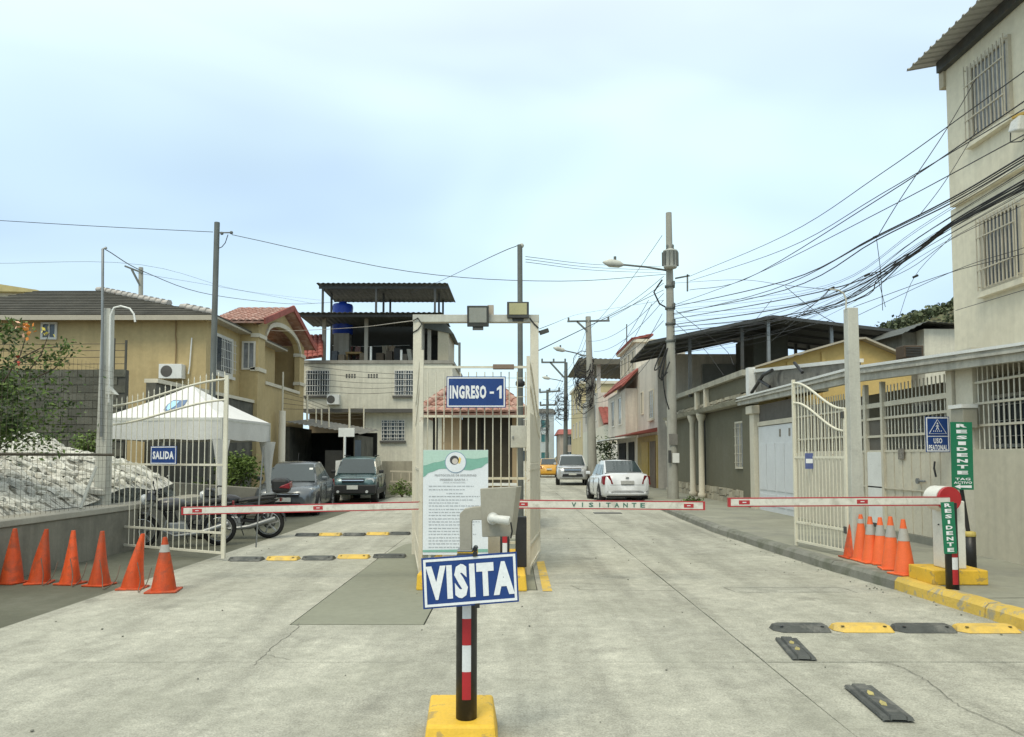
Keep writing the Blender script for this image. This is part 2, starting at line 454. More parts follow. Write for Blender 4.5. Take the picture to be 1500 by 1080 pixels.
gq = gr(890, 752)
tag(obj('drain_grate', MB().box(gq.x-0.4, gq.x+0.4, gq.y-0.2, gq.y+0.2, 0.002, 0.012), mt_dmetal, loc=gq), 'dark iron drain grate in the road beyond the middle barrier', 'drain')
rrp = random.Random(77); mbp = MB()
for k in range(150):
    y_ = rrp.uniform(3.5, 16); x_ = rrp.uniform(-4.7, 4.5); s_ = rrp.uniform(0.004, 0.013)
    if rrp.random() < 0.45: x_ = kx(y_)-rrp.uniform(0.03, 0.35)
    mbp.ball((x_, y_, s_*0.5+0.003), s_, 6, sc=(1, rrp.uniform(0.6, 1.4), 0.6))
tag(obj('road_grit', mbp, mt_kerb), 'loose grit and pebbles scattered on the road', 'grit', kind='stuff')
# right pavement with kerb stones
walk = MB()
ys = [1.5, 3, 5, 7, 9.4, 11, 13, 16.5, 20, 24, 34, 46, 60]
vs = []
for y in ys: vs += [(kx(y)+0.15, y, 0.149), (7.6+max(0, y-24)*0.045, y, 0.149)]
walk.add(vs, [(2*i, 2*i+1, 2*i+3, 2*i+2) for i in range(len(ys)-1)])
pavement = obj('pavement', walk, mt_walk, kind='structure')
y = 2.0; k = 0
KJ = [2.0, 3.4, 4.8, 6.25, 7.75, 9.4, 10.9, 12.6, 14.4, 16.2, 18.2, 20.4, 23, 26, 29.5, 34, 40, 48, 58]
for y0, y1 in zip(KJ, KJ[1:]):
    mb = MB(); n = 5; rr = random.Random(int(y0*10)); vs = []
    for i in range(n+1):
        yy = y0+0.006 + (y1-y0-0.012)*i/n; x = kx(yy); j = rr.uniform(-0.008, 0.008); h = 0.15+rr.uniform(-0.006, 0.006)
        vs += [(x-0.015+j, yy, -0.05), (x-0.005+j, yy, h-0.045), (x+0.035+j, yy, h), (x+0.165, yy, h+0.006), (x+0.165, yy, -0.05)]
    mb.add(vs, [(5*i+q, 5*i+q+1, 5*(i+1)+q+1, 5*(i+1)+q) for i in range(n) for q in range(4)], 0)
    mb.add(vs[:5], [(0,1,2,3,4)]); mb.add(vs[-5:], [(4,3,2,1,0)])
    obj('kerb_stone', mb, mt_kyel if y1 < 9.5 else mt_kerb, pavement, recalc=True)
# joints on the pavement
for yy in (8.0, 11.9, 15.6, 19.5, 24.0):
    obj('pavement_joint', ribbon([(kx(yy)+0.17, yy), (6.98, yy+0.1)], 0.014, 0.1535, 0.004, int(yy)), mt_joint, pavement)

# ================================================================== LEFT SIDE: wall, mesh fence, embankment
mt_wallL = M('retaining_wall_render', (0.235,0.225,0.185), 0.85, 0.12, 1.2, 0.25, 25, dirt=(0.15,0.145,0.12), dscale=2, dpos=0.5, damt=0.6, streak=0.2, world=True)
mt_cap = M('wall_cap', (0.32,0.305,0.255), 0.85, 0.12, 2, 0.25, 25, world=True)
lw = thing('retaining_wall', (-6.75, 10, 0), 'low grey rendered retaining wall below the white stone slope', 'wall')
obj('wall_body', MB().box(-6.93, -6.66, 3, 16.6, -0.05, 0.70), mt_wallL, lw, bev=0.012)
obj('coping', MB().hull8([(-6.97,3,0.702),(-6.635,3,0.702),(-6.635,16.6,0.702),(-6.97,16.6,0.702)], [(-6.97,3,0.82),(-6.65,3,0.79),(-6.65,16.6,0.79),(-6.97,16.6,0.82)]), mt_cap, lw, bev=0.012)
# wire mesh fence on the wall
mf = thing('mesh_fence', (-6.75, 10, 0.8), 'tall rusty square wire mesh fence standing on the low retaining wall', 'fence')
mt_wire = M('rusty_wire', (0.10,0.085,0.06), 0.8, 0.2, 5, metal=0.2)
mb = MB()
y = 8.2
while y < 12.86:
    mb.bar((-6.78, y, 0.8), (-6.78, y, 3.15), 0.003); y += 0.115
z = 0.88
while z < 3.16:
    mb.bar((-6.775, 8.2, z), (-6.775, 12.86, z), 0.003); z += 0.115
obj('wire_mesh', mb, mt_wire, mf, kind='stuff')
obj('rail', MB().tube([(-6.76, 8.2, 1.66), (-6.76, 12.88, 1.66)], 0.02), mt_wire, mf)
for yy in (8.2,):
    obj('fence_post', MB().tube([(-6.79, yy, 0.8), (-6.79, yy, 3.2)], 0.022), mt_wire, mf)
p, q = onx(118, 745, -6.72), onx(141, 684, -6.72)
obj('brace', MB().tube([p, (p+q)/2+Vector((0,0,0.01)), q], 0.025), mt_wgrey, mf)
# embankment of white stones
def embz(x, y):
    d = -6.93 - x
    z = 0.74 + 0.33*max(0, d) + max(0, y-9.5)*0.065
    if y > 15.6: z -= (y-15.6)*2.2
    if x < -11: z += (x+11)*-0.05
    return z + 0.05*math.sin(x*3.1+y*1.7) + 0.04*math.sin(x*1.3-y*2.9)
mt_bank = M('bank_whitewash', (0.56,0.55,0.49), 0.9, 0.15, 2.5, 0.5, 30, world=True, dirt=(0.12,0.115,0.09), dscale=1.0, dpos=0.50, damt=0.85, dwid=0.10, dmap=(2.4, 11.0, 4.0))  # dirt streaks, also painting shade into the crevices
def ridge(x, y):                # streaky strata running down the slope
    y2 = y + 0.16*x
    a = mnoise.noise(Vector((x*2.1, y2*9.0, 0.3))); b = mnoise.noise(Vector((x*5.0, y2*17.0, 4.1))); c = mnoise.noise(Vector((x*0.9, y2*1.6, 8.0)))
    return 0.075*(1-abs(a)*2.2) + 0.035*(1-abs(b)*2.0) + 0.09*c
bank = MB().grid(lambda u, v: (-6.95-u*7.0, 7.5+v*9.2, embz(-6.95-u*7.0, 7.5+v*9.2)+ridge(-6.95-u*7.0, 7.5+v*9.2)*(min(1, u*30)) - 0.04), 110, 320, 0, False)
bank_o = obj('embankment', bank, mt_bank, kind='structure')
mt_stone = M('whitewashed_stone', (0.58,0.57,0.51), 0.85, 0.2, 5, 0.4, 30, dirt=(0.16,0.15,0.12), dscale=5, dpos=0.50, damt=0.8, rnd=0.2)
def stone_mb(rr, L, W, H, n=7):
    mb = MB(); lo, hi = [], []
    ph = rr.uniform(0, 6)
    for k in range(n):
        a = 2*math.pi*k/n+ph; q = rr.uniform(0.75, 1.1)
        x, y = L*q*math.cos(a)*0.5, W*q*math.sin(a)*0.5
        lo.append((x, y, -H*0.6)); hi.append((x*0.8+rr.uniform(-.1,.1)*L*0.3, y*0.75, H*rr.uniform(0.35, 0.65)))
    vs = lo + hi + [(0, 0, H*0.7)]
    return mb.add(vs, [(k, (k+1)%n, n+(k+1)%n, n+k) for k in range(n)] + [(n+k, n+(k+1)%n, 2*n) for k in range(n)])
rr = random.Random(11)
stone_meshes = [mesh('bank_stone', stone_mb(rr, 0.40, 0.13, 0.06), mt_stone) for _ in range(6)]
def bank_mtx(x, y, yaw, roll, pitch):
    e = 0.1
    nx = Vector((2*e, 0, embz(x+e, y)-embz(x-e, y))); ny = Vector((0, 2*e, embz(x, y+e)-embz(x, y-e)))
    n = nx.cross(ny).normalized(); X = (Vector((math.cos(yaw), math.sin(yaw), 0))); X = (X-n*X.dot(n)).normalized(); Y = n.cross(X)
    m = Matrix((X, Y, n)).transposed().to_4x4()
    return m @ Matrix.Rotation(roll, 4, 'X') @ Matrix.Rotation(pitch, 4, 'Y')
big = []; tries = 0
while len(big) < 170 and tries < 6000:
    tries += 1
    x, y = rr.uniform(-9.4, -7.05), rr.uniform(9.0, 15.0)
    if any((x-a)**2+(y-b)**2*4 < 0.05 for a, b in big): continue
    big.append((x, y))
    inst(rr.choice(stone_meshes), bank_o, (x, y, embz(x, y)+ridge(x, y)-0.005), bank_mtx(x, y, R(-9)+rr.gauss(0, 0.3), rr.gauss(0, 0.22), rr.gauss(0, 0.1)).to_euler(), 'bank_stone', [rr.uniform(0.5, 1.15)]*3)
mb = MB()
for k in range(1500):
    x, y = rr.uniform(-13.6, -7.0), rr.uniform(8.5, 16.0)
    L = rr.uniform(0.10, 0.26)
    sub = stone_mb(rr, L, L*rr.uniform(0.2, 0.4), L*rr.uniform(0.12, 0.25), 5)
    mtx = Matrix.Translation((x, y, embz(x, y)+ridge(x, y)-0.01)) @ bank_mtx(x, y, R(-9)+rr.gauss(0, 0.45), rr.gauss(0, 0.3), rr.gauss(0, 0.15))
    mb.add([mtx @ Vector(p) for p in sub.v], sub.f)
obj('stone_rubble', mb, mt_stone, bank_o, kind='stuff')

# ================================================================== GATE LINE
GH = 'white painted '
def gate_leaf(name_label, hinge, free, zb, zh, zf, zmid, nbars, over, mats=None, cat='gate', group='swing gate leaves', rail_low=None, extra_back=False, rusty=False):
    """ornamental bar leaf: top rails swoop from zh at the hinge to zf at the free end"""
    h, f = Vector((*hinge, 0)), Vector((*free, 0)); d = f - h; L = d.length; d /= L
    m_ = mt_cream_rust if rusty else mt_cream
    t = thing('gate_leaf', (h+f)/2 + Z_*zb, name_label, cat, group)
    def sw(s, k=0.0):           # smooth S curve
        s = max(0, min(1, s)); e = s*s*(3-2*s)
        return zh + (zf-zh)*e - k
    P = lambda s, z: h + d*(L*s) + Z_*z
    nr = d.cross(Z_)
    # stiles
    obj('stile', MB().bar(P(0.01, zb), P(0.01, zh-0.0), 0.045, 0.045), m_, t)
    obj('stile', MB().bar(P(0.985, zb-0.06), P(0.985, zf+0.06), 0.05, 0.05), m_, t)
    # rails
    N = 14
    obj('top_rail', MB().tube([P(0.01+0.97*i/N, sw(i/N)) for i in range(N+1)], 0.019, 6), m_, t)
    obj('top_rail', MB().tube([P(0.01+0.97*i/N, sw(i/N, 0.33)) for i in range(N+1)], 0.019, 6), m_, t)
    for z in (zb+0.02, zb+0.33, zmid):
        obj('rail', MB().bar(P(0.02, z), P(0.975, z), 0.03, 0.035), m_, t)
    bars = {}
    for i in range(nbars):
        s = (i+0.7)/(nbars+0.4)
        top = sw(s)+over
        mb = MB().cyl(P(s, zb+0.03), P(s, top-0.05), 0.0085, 5).cyl(P(s, top-0.05), P(s, top), 0.012, 5, r2=0.001)
        obj('bar', mb, m_, t)
    return t, P
L1, PL1 = gate_leaf('open exit gate leaf of white bars carrying the small blue SALIDA sign', gr(152,806)[:2], gr(330,822)[:2], 0.10, 2.52, 2.86, zat(681, 12.2), 21, 0.14)
L2, PL2 = gate_leaf('rusty gate leaf folded back on the left post of the central portal', (-1.60, 12.65), (-1.19, 9.95), 0.05, 2.5, 2.98, 1.45, 15, 0.08, rusty=True)
L3, PL3 = gate_leaf('gate leaf folded back beside the right post of the central portal', (0.45, 12.65), (0.225, 10.55), 0.05, 2.3, 2.98, 1.45, 12, 0.08, rusty=True)
L4, PL4 = gate_leaf('low swing gate leaf standing open on the right pavement before the white garage door', (4.94, 11.2), (4.72, 12.7), 0.22, 2.34, 2.86, 1.62, 15, 0.03)
# sheet-metal skirt plates on the folded centre leaves
for t, P, mm in ((L2, PL2, mt_cream_rust), (L3, PL3, mt_cream_rust)):
    a, b = P(0.03, 0.42), P(0.96, 0.42)
    obj('sheet_panel', MB().bar((a+b)/2*0+a+Z_*0.55, b+Z_*0.55, 0.008, 1.10), mm, t)
    a, b = P(0.03, 1.5), P(0.96, 1.5)
    obj('sheet_panel', MB().bar(a+Z_*0.40, b+Z_*0.40, 0.008, 0.72), mm, t)
# posts
def sq_post(label, x, y, w, z0, z1, taper=0.0, group='gate posts'):
    t = thing('gate_post', (x, y, z0), label, 'post', group)
    a, b = w/2+taper, w/2
    obj('shaft', MB().hull8([(x-a,y-a,z0),(x+a,y-a,z0),(x+a,y+a,z0),(x-a,y+a,z0)], [(x-b,y-b,z1),(x+b,y-b,z1),(x+b,y+b,z1),(x-b,y+b,z1)]), mt_wgrey, t, bev=0.008)
    return t
pl_x, pl_y = -6.98, 12.98
P1 = sq_post('tall pale concrete gate post left of the exit gate', pl_x, pl_y, 0.15, 0, zat(453, pl_y), 0.03)
obj('conduit', MB().tube([at(148,640,12.85), at(149,560,12.85), at(150,480,12.85), at(150.5,365,12.85), at(156,363,12.9)], 0.022, 6), mt_metal, P1)
obj('conduit', MB().tube([at(159,590,12.86), at(161,500,12.86), at(162,462,12.86), at(167,451,12.86), at(177,448.5,12.86), at(190,452,12.86), at(196,460,12.86), at(198,472,12.86)], 0.016, 6), mt_white, P1)
obj('cap_plate', MB().hull8([(pl_x+0.06,12.85,zat(578,12.9)),(pl_x+0.22,12.85,zat(578,12.9)),(pl_x+0.22,13.0,zat(578,12.9)),(pl_x+0.06,13.0,zat(578,12.9))], [(pl_x+0.06,12.85,zat(568,12.9)),(pl_x+0.09,12.85,zat(566,12.9)),(pl_x+0.09,13.0,zat(566,12.9)),(pl_x+0.06,13.0,zat(568,12.9))]), mt_wgrey, P1)
P2 = sq_post('tall pale concrete gate post on the right pavement behind the row of cones', 5.03, 11.15, 0.155, 0.15, zat(452, 11.15), 0.012)
obj('conduit', MB().tube([at(1239,453,11.12), at(1239.5,440,11.12), at(1236,430,11.12), at(1228,425,11.12), at(1215,424,11.12)], 0.012, 6), mt_wgrey, P2)
obj('hinge', MB().box(4.90, 4.98, 11.2, 11.28, 2.2, 2.3), mt_dmetal, P2)
obj('hinge', MB().box(4.90, 4.98, 11.2, 11.28, 0.5, 0.6), mt_dmetal, P2)

# central portal frame with fixed bar panel
PY = 12.80
xl, xr = xat(611, PY), xat(783, PY); zt = zat(462, PY)
portal = thing('entrance_portal', ((xl+xr)/2, PY, 0), 'cream steel portal frame with fixed bar panel between the two lanes', 'gate frame')
for x in (xl, xr):
    obj('portal_post', MB().box(x-0.07, x+0.07, PY-0.07, PY+0.07, 0, zt-0.13), mt_cream_rust, portal, bev=0.006)
obj('portal_beam', MB().box(xl-0.08, xr+0.08, PY-0.072, PY+0.072, zt-0.128, zt), mt_wgrey, portal, bev=0.006)
obj('cable', MB().tube([at(605,470,12.7), at(612,466,12.72), at(618,475,12.72), at(612,483,12.72), at(605,487,12.72)], 0.010, 6), mt_black, portal)
obj('cable', MB().tube([at(776,466,12.72), at(782,474,12.72), at(789,481,12.72)], 0.012, 6), mt_black, portal)
x0, x1 = xat(620, PY), xat(775, PY)
rails = [538, 610, 701]
for y in rails + [795]:
    obj('rail', MB().bar((x0, PY, zat(y, PY)), (x1, PY, zat(y, PY)), 0.035, 0.04), mt_cream, portal)
for i in range(13):
    x = x0 + (x1-x0)*(i+0.55)/13
    z1 = zat(601 if i > 1 else 590, PY) if i % 2 else zat(545, PY)
    obj('bar', MB().cyl((x, PY-0.02, 0.2), (x, PY-0.02, zat(545, PY)), 0.011, 6), mt_cream, portal)
for k in range(4):
    z = zat(602, PY)+0.16*k+0.08
    obj('mesh_wire', MB().bar((x0, PY+0.02, z), (x1, PY+0.02, z), 0.008, 0.008), mt_cream, portal)
jb = obj('junction_box', MB().box(xat(748,12.7), xat(771,12.7), 12.62, 12.75, zat(656,12.7), zat(624,12.7)), mt_wgrey, portal, bev=0.006)
obj('lock', MB().box(xat(751.5,12.7)-0.012, xat(751.5,12.7)+0.012, 12.605, 12.62, zat(641,12.7)-0.02, zat(641,12.7)+0.02), mt_metal, jb)
obj('tube_lamp', MB().box(xat(722,12.7), xat(753,12.7), 12.66, 12.76, zat(541,12.7), zat(534,12.7)), M('brown_lamp', (0.22,0.16,0.12), 0.6), portal, bev=0.008)

def plaque(name, c, u, v, w, h, label, cat, txt=None, tw=0.8, th=0.5, bg=None, border=True, bold=0.03, loc=None, thick=0.012):
    c, u, v = Vector(c), Vector(u).normalized(), Vector(v).normalized(); n = u.cross(v)      # n faces the reader
    t = thing(name, c - v*h/2, label, cat)
    obj('panel', MB().obox(c - n*thick/2, u*w/2, n*thick/2, v*h/2), bg or mt_blue, t)
    if border:
        mb = MB(); e = 0.035*min(w, h)*1.0+0.006; q = e*0.85
        for sx in (-1, 1): mb.obox(c+u*sx*(w/2-e)+n*0.0012, u*q/2, n*0.0010, v*(h/2-e+q/2))
        for sy in (-1, 1): mb.obox(c+v*sy*(h/2-e)+n*0.0012, u*(w/2-e-q/2), n*0.0010, v*q/2)
        obj('border', mb, mt_lett, t)
    if txt:
        obj('lettering', text_mb(txt, c, u, v, w*tw, h*th, bold, 0.003), mt_lett, t)
    return t
# INGRESO - 1
c = (at(654,551,12.6)+at(741,598,12.6))/2
ent = plaque('entrance_sign', c, X_, Z_, (741-654)/FPX*12.6, 46/FPX*12.6, 'blue sign reading INGRESO - 1 on the central portal', 'sign', None)
ent_lett = text_mb('INGRESO', c-X_*0.135, X_, Z_, 0.61, 0.225, 0.05, 0.003)
ent_lett.obox(c+X_*0.262-Z_*0.01-Y_*0.002, X_*0.035, Y_*0.001, Z_*0.018)
ent_lett.add([c+X_*(0.375+a)+Z_*b-Y_*0.003 for a, b in ((0.012,-0.1075),(0.052,-0.1075),(0.052,0.1075),(0.022,0.1075),(-0.03,0.06),(-0.03,0.022),(0.012,0.05))], [tuple(range(7))])
obj('lettering', ent_lett, mt_lett, ent)
# SALIDA, fixed to the exit gate leaf
u = Vector((*(gr(330,822)-gr(152,806))[:2], 0)).normalized()
p = gr(152,806)+u*1.36
sc_ = Vector((xat(243, 12.3), 12.3, zat(667, 12.3))); off = Vector((u.y, -u.x, 0))
plaque('exit_sign', sc_+off*0.04, u, Z_, 0.62, 0.295, 'small blue sign reading SALIDA on the exit gate bars', 'sign', 'SALIDA', 0.82, 0.44, bold=0.045)

# flood lights on the beam
def flood(label, px0, px1, py0, py1, Y, tilt, lens):
    c = (at(px0, py0, Y)+at(px1, py1, Y))/2; w = (px1-px0)/FPX*Y; h = (py1-py0)/FPX*Y
    t = thing('flood_light', (c.x, c.y, c.z-h/2), label, 'flood light', 'flood lights on the portal beam')
    v = Vector((0, math.sin(tilt), math.cos(tilt))); n = Vector((0, -math.cos(tilt), math.sin(tilt)))
    obj('housing', MB().obox(c-n*0.05, X_*w/2, n*0.05, v*h/2), mt_dmetal, t, bev=0.01)
    lw_, lh = w*0.80, h*0.70
    obj('lens', MB().obox(c+n*0.004+v*h*0.06, X_*lw_/2, n*0.003, v*lh/2), lens, t)
    obj('bracket', MB().bar((c.x, c.y+0.05, c.z-h/2-0.05), (c.x, c.y+0.1, c.z), w*0.5, 0.012), mt_dmetal, t)
    mb = MB()
    for k in range(7): mb.obox(c-n*0.11+X_*(w*0.7*(k/6-0.5)), X_*0.004, n*0.012, v*h*0.38)
    obj('cooling_fin', mb, mt_dmetal, t, kind='stuff')
    return t
flood('square flood light with grey lens hung below the left of the portal beam', 684, 716, 448, 479, 12.62, R(-12), M('lens_grey', (0.33,0.34,0.31), 0.25, 0.05))
flood('wider flood light with yellowish lens standing on the right of the portal beam', 742.5, 775, 442, 466, 12.65, R(-4), M('lens_yellow', (0.42,0.40,0.22), 0.2, 0.1))
obj('beam_box', MB().box(xat(714,12.8), xat(723,12.8), 12.74, 12.86, zt+0.003, zat(448,12.8)), M('box_tan', (0.42,0.37,0.30), 0.6), portal)

# ================================================================== VISITA BOLLARD (nearest thing)
BY = 4.27
bx_ = xat(684.5, BY)
ped = thing('bollard_plinth', (bx_, BY, 0), 'yellow painted concrete block under the VISITA bollard', 'concrete block', 'yellow concrete bases')
w0 = 0.185
obj('block', MB().hull8([(bx_-0.225,BY-0.17,0),(bx_+0.185,BY-0.17,0),(bx_+0.165,BY+0.45,0),(bx_-0.245,BY+0.45,0)],
                        [(xat(627,4.15),4.15,0.183),(xat(725.5,4.15),4.15,0.183),(xat(722,4.68),4.68,0.187),(xat(633,4.68),4.68,0.187)]), mt_yel, ped, bev=0.016)
vb = thing('bollard', (bx_, BY, 0.186), 'black bollard with red and white reflective strip holding the VISITA sign', 'bollard')
obj('pipe', MB().lathe([(0.0,0.186),(0.058,0.186),(0.058,1.075),(0.052,1.085),(0.0,1.085)], (bx_,BY,0), 28), mt_black, vb)
sx = bx_+0.001
def strip(z0, z1, col, parent, cx, cy, r, half, n=6, ang0=0.0):
    mb = MB(); vs = []
    for i in range(n+1):
        a = ang0 + half*(2*i/n-1)
        vs += [(cx+r*math.sin(a), cy-r*math.cos(a), z0), (cx+r*math.sin(a), cy-r*math.cos(a), z1)]
    mb.add(vs, [(2*i, 2*i+2, 2*i+3, 2*i+1) for i in range(n)], 0, True)
    return obj('reflective_strip', mb, col, parent)
mt_rred = M('reflective_red', (0.40,0.022,0.028), 0.35, 0.08, 9)
mt_rwhite = M('reflective_white', (0.66,0.67,0.68), 0.35, 0.05, 9, dirt=(0.45,0.44,0.42), dscale=14, damt=0.4)
zs = [zat(p, BY-0.06) for p in (885, 907, 946, 985, 1026)]
for i, cc in enumerate((mt_rwhite, mt_rred, mt_rwhite, mt_rred)):
    strip(zs[i+1]+0.0005, zs[i], cc, vb, bx_, BY, 0.0592, 0.42, 6, 0.06)
# sign VISITA, a little askew
c = (at(621,818,4.11)+at(757,812,4.11)+at(757,880,4.11)+at(622,891,4.11))/4
u = Vector((math.cos(R(2.8))*math.cos(R(9)), math.sin(R(9)), math.sin(R(2.8)))).normalized()
v = Vector((-math.sin(R(1.0)), 0.0, 1)); v = (v - u*u.dot(v)).normalized()
vs_ = plaque('visitor_sign', c, u, v, 0.515, 0.268, 'large blue sign reading VISITA on the nearest bollard', 'sign', 'VISITA', 0.92, 0.68, bold=0.06)
n_ = u.cross(v)
for k in (0.09, -0.09):
    obj('tie_clip', MB().obox(c+v*k*1.52+u*0.03+n_*0.004, u*0.012, n_*0.004, v*0.012), mt_black, vs_)
# access panel on gooseneck, standing behind the sign
ay = 4.34
mt_taupe = M('taupe_paint', (0.33,0.31,0.25), 0.5, 0.05, 4, 0.06, 60, dirt=(0.24,0.22,0.18), dscale=6, damt=0.35)
gn = thing('access_panel', (bx_+0.0, BY, 1.09), 'taupe card reader panel on a gooseneck arm with a small white camera', 'access panel')
A = lambda x, y, d=0.0: at(x, y, ay+d)
hw = 9.2/FPX*ay
arm = MB()
out = [(674,806),(674,752),(681,745),(693,742.5),(712,741),(712,761),(693,761.5),(691.5,764),(691.5,806)]
o0 = A(0, 0); loop = [A(x, y) for x, y in out]
arm.add([p - Y_*0.035 for p in loop] + [p + Y_*0.035 for p in loop],
        [tuple(range(8,-1,-1)), tuple(range(9,18))] + [(i, (i+1)%9, 9+(i+1)%9, 9+i) for i in range(9)])
obj('gooseneck', arm, mt_taupe, gn, bev=0.004, recalc=True)
obj('clamp', MB().box(xat(671.5,ay), xat(700,ay), ay-0.07, ay+0.06, zat(813,ay), zat(807,ay)), mt_yel, gn, bev=0.003)
obj('clamp', MB().box(xat(671,ay), xat(693,ay), ay-0.072, ay+0.06, zat(807,ay)+0.002, zat(804.5,ay)), mt_metal, gn, bev=0.003)
obj('bolt', MB().cyl((xat(697,ay), ay-0.06, zat(803,ay)), (xat(697,ay), ay+0.03, zat(803,ay)), 0.014, 10), mt_black, gn)
cs = [A(703,716,-0.04), A(757,713,-0.01), A(748,786,-0.01), A(706,787,-0.04)]
pl = MB(); dv = Vector((0.03, 0.10, 0))
pl.add([p for p in cs] + [p+dv for p in cs], [(3,2,1,0),(4,5,6,7)] + [(i, (i+1)%4, 4+(i+1)%4, 4+i) for i in range(4)])
obj('reader_box', pl, mt_taupe, gn, bev=0.004, recalc=True)
cb = A(722, 760, -0.07)
cam_b = MB()
mt_plw = M('white_plastic', (0.58,0.58,0.54), 0.3, 0.06, 6, dirt=(0.36,0.35,0.30), dscale=20, damt=0.4)
obj('camera_mount', MB().cyl(cb+Vector((0,0.04,0)), cb, 0.033, 20).ball(cb, 0.028, 14), mt_plw, gn)
obj('camera_body', MB().tube([cb+Vector((0.0,-0.012,0.0)), cb+Vector((0.025,-0.02,-0.002)), cb+Vector((0.088,-0.04,-0.008)), cb+Vector((0.094,-0.0415,-0.009))], [0.018,0.024,0.026,0.022], 16), mt_plw, gn)
obj('camera_cable', MB().tube([cb+Vector((0.10,0.0,-0.02)), cb+Vector((0.108,0.0,-0.07)), cb+Vector((0.10,0.02,-0.11))], 0.005, 6), mt_black, gn)

# ================================================================== CENTRE ISLAND with barrier machine
isl = thing('kerbed_island', (-0.45, 10.4, 0), 'yellow painted concrete island between the lanes under the central barrier', 'traffic island', 'yellow concrete bases')
obj('block', MB().hull8([(-1.17,9.32,0),(0.185,9.25,0),(0.20,11.9,0),(-1.1,11.9,0)], [(-1.16,9.34,0.20),(0.165,9.27,0.20),(0.14,11.9,0.20),(-1.1,11.9,0.20)]), mt_yel, isl, bev=0.02)
mach = thing('barrier_machine', (-0.3, 10.1, 0.2), 'beige barrier cabinet on the central island behind the VISITA sign', 'barrier machine', 'barrier machines')
obj('cabinet', MB().box(-0.42, -0.10, 9.95, 10.35, 0.2, 1.16), M('cabinet_beige', (0.52,0.49,0.41), 0.5, 0.05), mach, bev=0.012)
obj('hub', MB().cyl((-0.12, 9.97, 0.99), (-0.12, 9.86, 0.99), 0.09, 20), mt_red, mach)
obj('control_box', MB().box(0.045, 0.19, 9.9, 10.08, 0.2, zat(757, 9.95)), mt_black, mach, bev=0.008)
cb2 = thing('bollard', (-0.09, 9.6, 0.2), 'short black bollard with red and white band beside the central barrier cabinet', 'bollard')
obj('pipe', MB().lathe([(0,0.2),(0.06,0.2),(0.06,0.72),(0,0.725)], (-0.09,9.6,0), 18), mt_black, cb2)
for i, cc in enumerate((mt_rred, mt_rwhite, mt_rred)):
    strip(0.68-0.13*(i+1)+0.001, 0.68-0.13*i, cc, cb2, -0.09, 9.6, 0.0612, 0.5)
mt_boom = M('boom_white', (0.66,0.64,0.57), 0.45, 0.06, 2, dirt=(0.36,0.34,0.28), dscale=5, dpos=0.5, damt=0.6)
def boom(t0, label, root, tip, h=0.10, refl=(), txt=None):
    root, tip = Vector(root), Vector(tip); d = (tip-root); L = d.length; d /= L
    up = Vector((0,0,1)); up = (up-d*up.dot(d)).normalized(); n = d.cross(up).normalized()
    if n.y > 0: n = -n
    P = lambda s, z: root+d*(L*s)+up*z
    t = obj('barrier_arm', MB().obox(P(0.5,0), d*L/2, n*0.022, up*(h/2-0.012)), mt_boom, t0, bev=0.004); t['label'] = label
    obj('red_edge', MB().obox(P(0.5, h/2-0.006), d*L/2, n*0.0232, up*0.0055), mt_red, t)
    obj('red_edge', MB().obox(P(0.5, -h/2+0.006), d*L/2, n*0.0232, up*0.0055), mt_red, t)
    obj('end_cap', MB().obox(tip+d*0.012, d*0.012, n*0.026, up*h/2), mt_red, t)
    for s in refl:
        obj('reflector', MB().obox(P(s,0)+n*0.0235, d*0.062, n*0.002, up*h*0.22).obox(P(s,0)+n*0.0262, d*0.022, n*0.001, up*h*0.05, 1), [mt_red, mt_rwhite], t)
    if txt:
        s0, s1 = txt[1]
        uu = d if d.x > 0 else -d
        for i, chh in enumerate(txt[0]):
            s = s0+(s1-s0)*i/(len(txt[0])-1)
            q = P(s, 0)+n*0.0235
            obj('letter', text_mb(chh, q, uu, up, 0.060 if chh != 'I' else 0.014, h*0.52, 0.03, 0.0015), M('boom_letter_green', (0.06,0.16,0.12), 0.5), t)
    return t
def frac(px, x0, x1, Y): return (xat(px, Y)-x0)/(x1-x0)
mach2 = thing('barrier_machine', (-0.75, 10.2, 0.2), 'exit barrier cabinet hidden behind the white notice board', 'barrier machine', 'barrier machines')
obj('cabinet', MB().box(-0.92, -0.60, 10.06, 10.42, 0.2, 1.12), M('cabinet_beige', (0.52,0.49,0.41)), mach2, bev=0.012)
boom(mach2, 'lowered white barrier arm across the left exit lane', (-0.62, 10.02, 1.0), (xat(273, 10.0), 9.98, zat(748.5, 9.98)), 0.105, [frac(468, -0.62, xat(273,10), 10), frac(293, -0.62, xat(273,10), 10)])
boom(mach, 'lowered white barrier arm lettered VISITANTE across the middle lane', (0.0, 9.85, zat(738.5, 9.85)), (xat(1028, 9.85), 9.85, zat(741, 9.85)), 0.112,
     [frac(766, 0.0, xat(1028,9.85), 9.85), frac(1007, 0.0, xat(1028,9.85), 9.85)], ('VISITANTE', (frac(840, 0, xat(1028,9.85), 9.85), frac(940, 0, xat(1028,9.85), 9.85))))
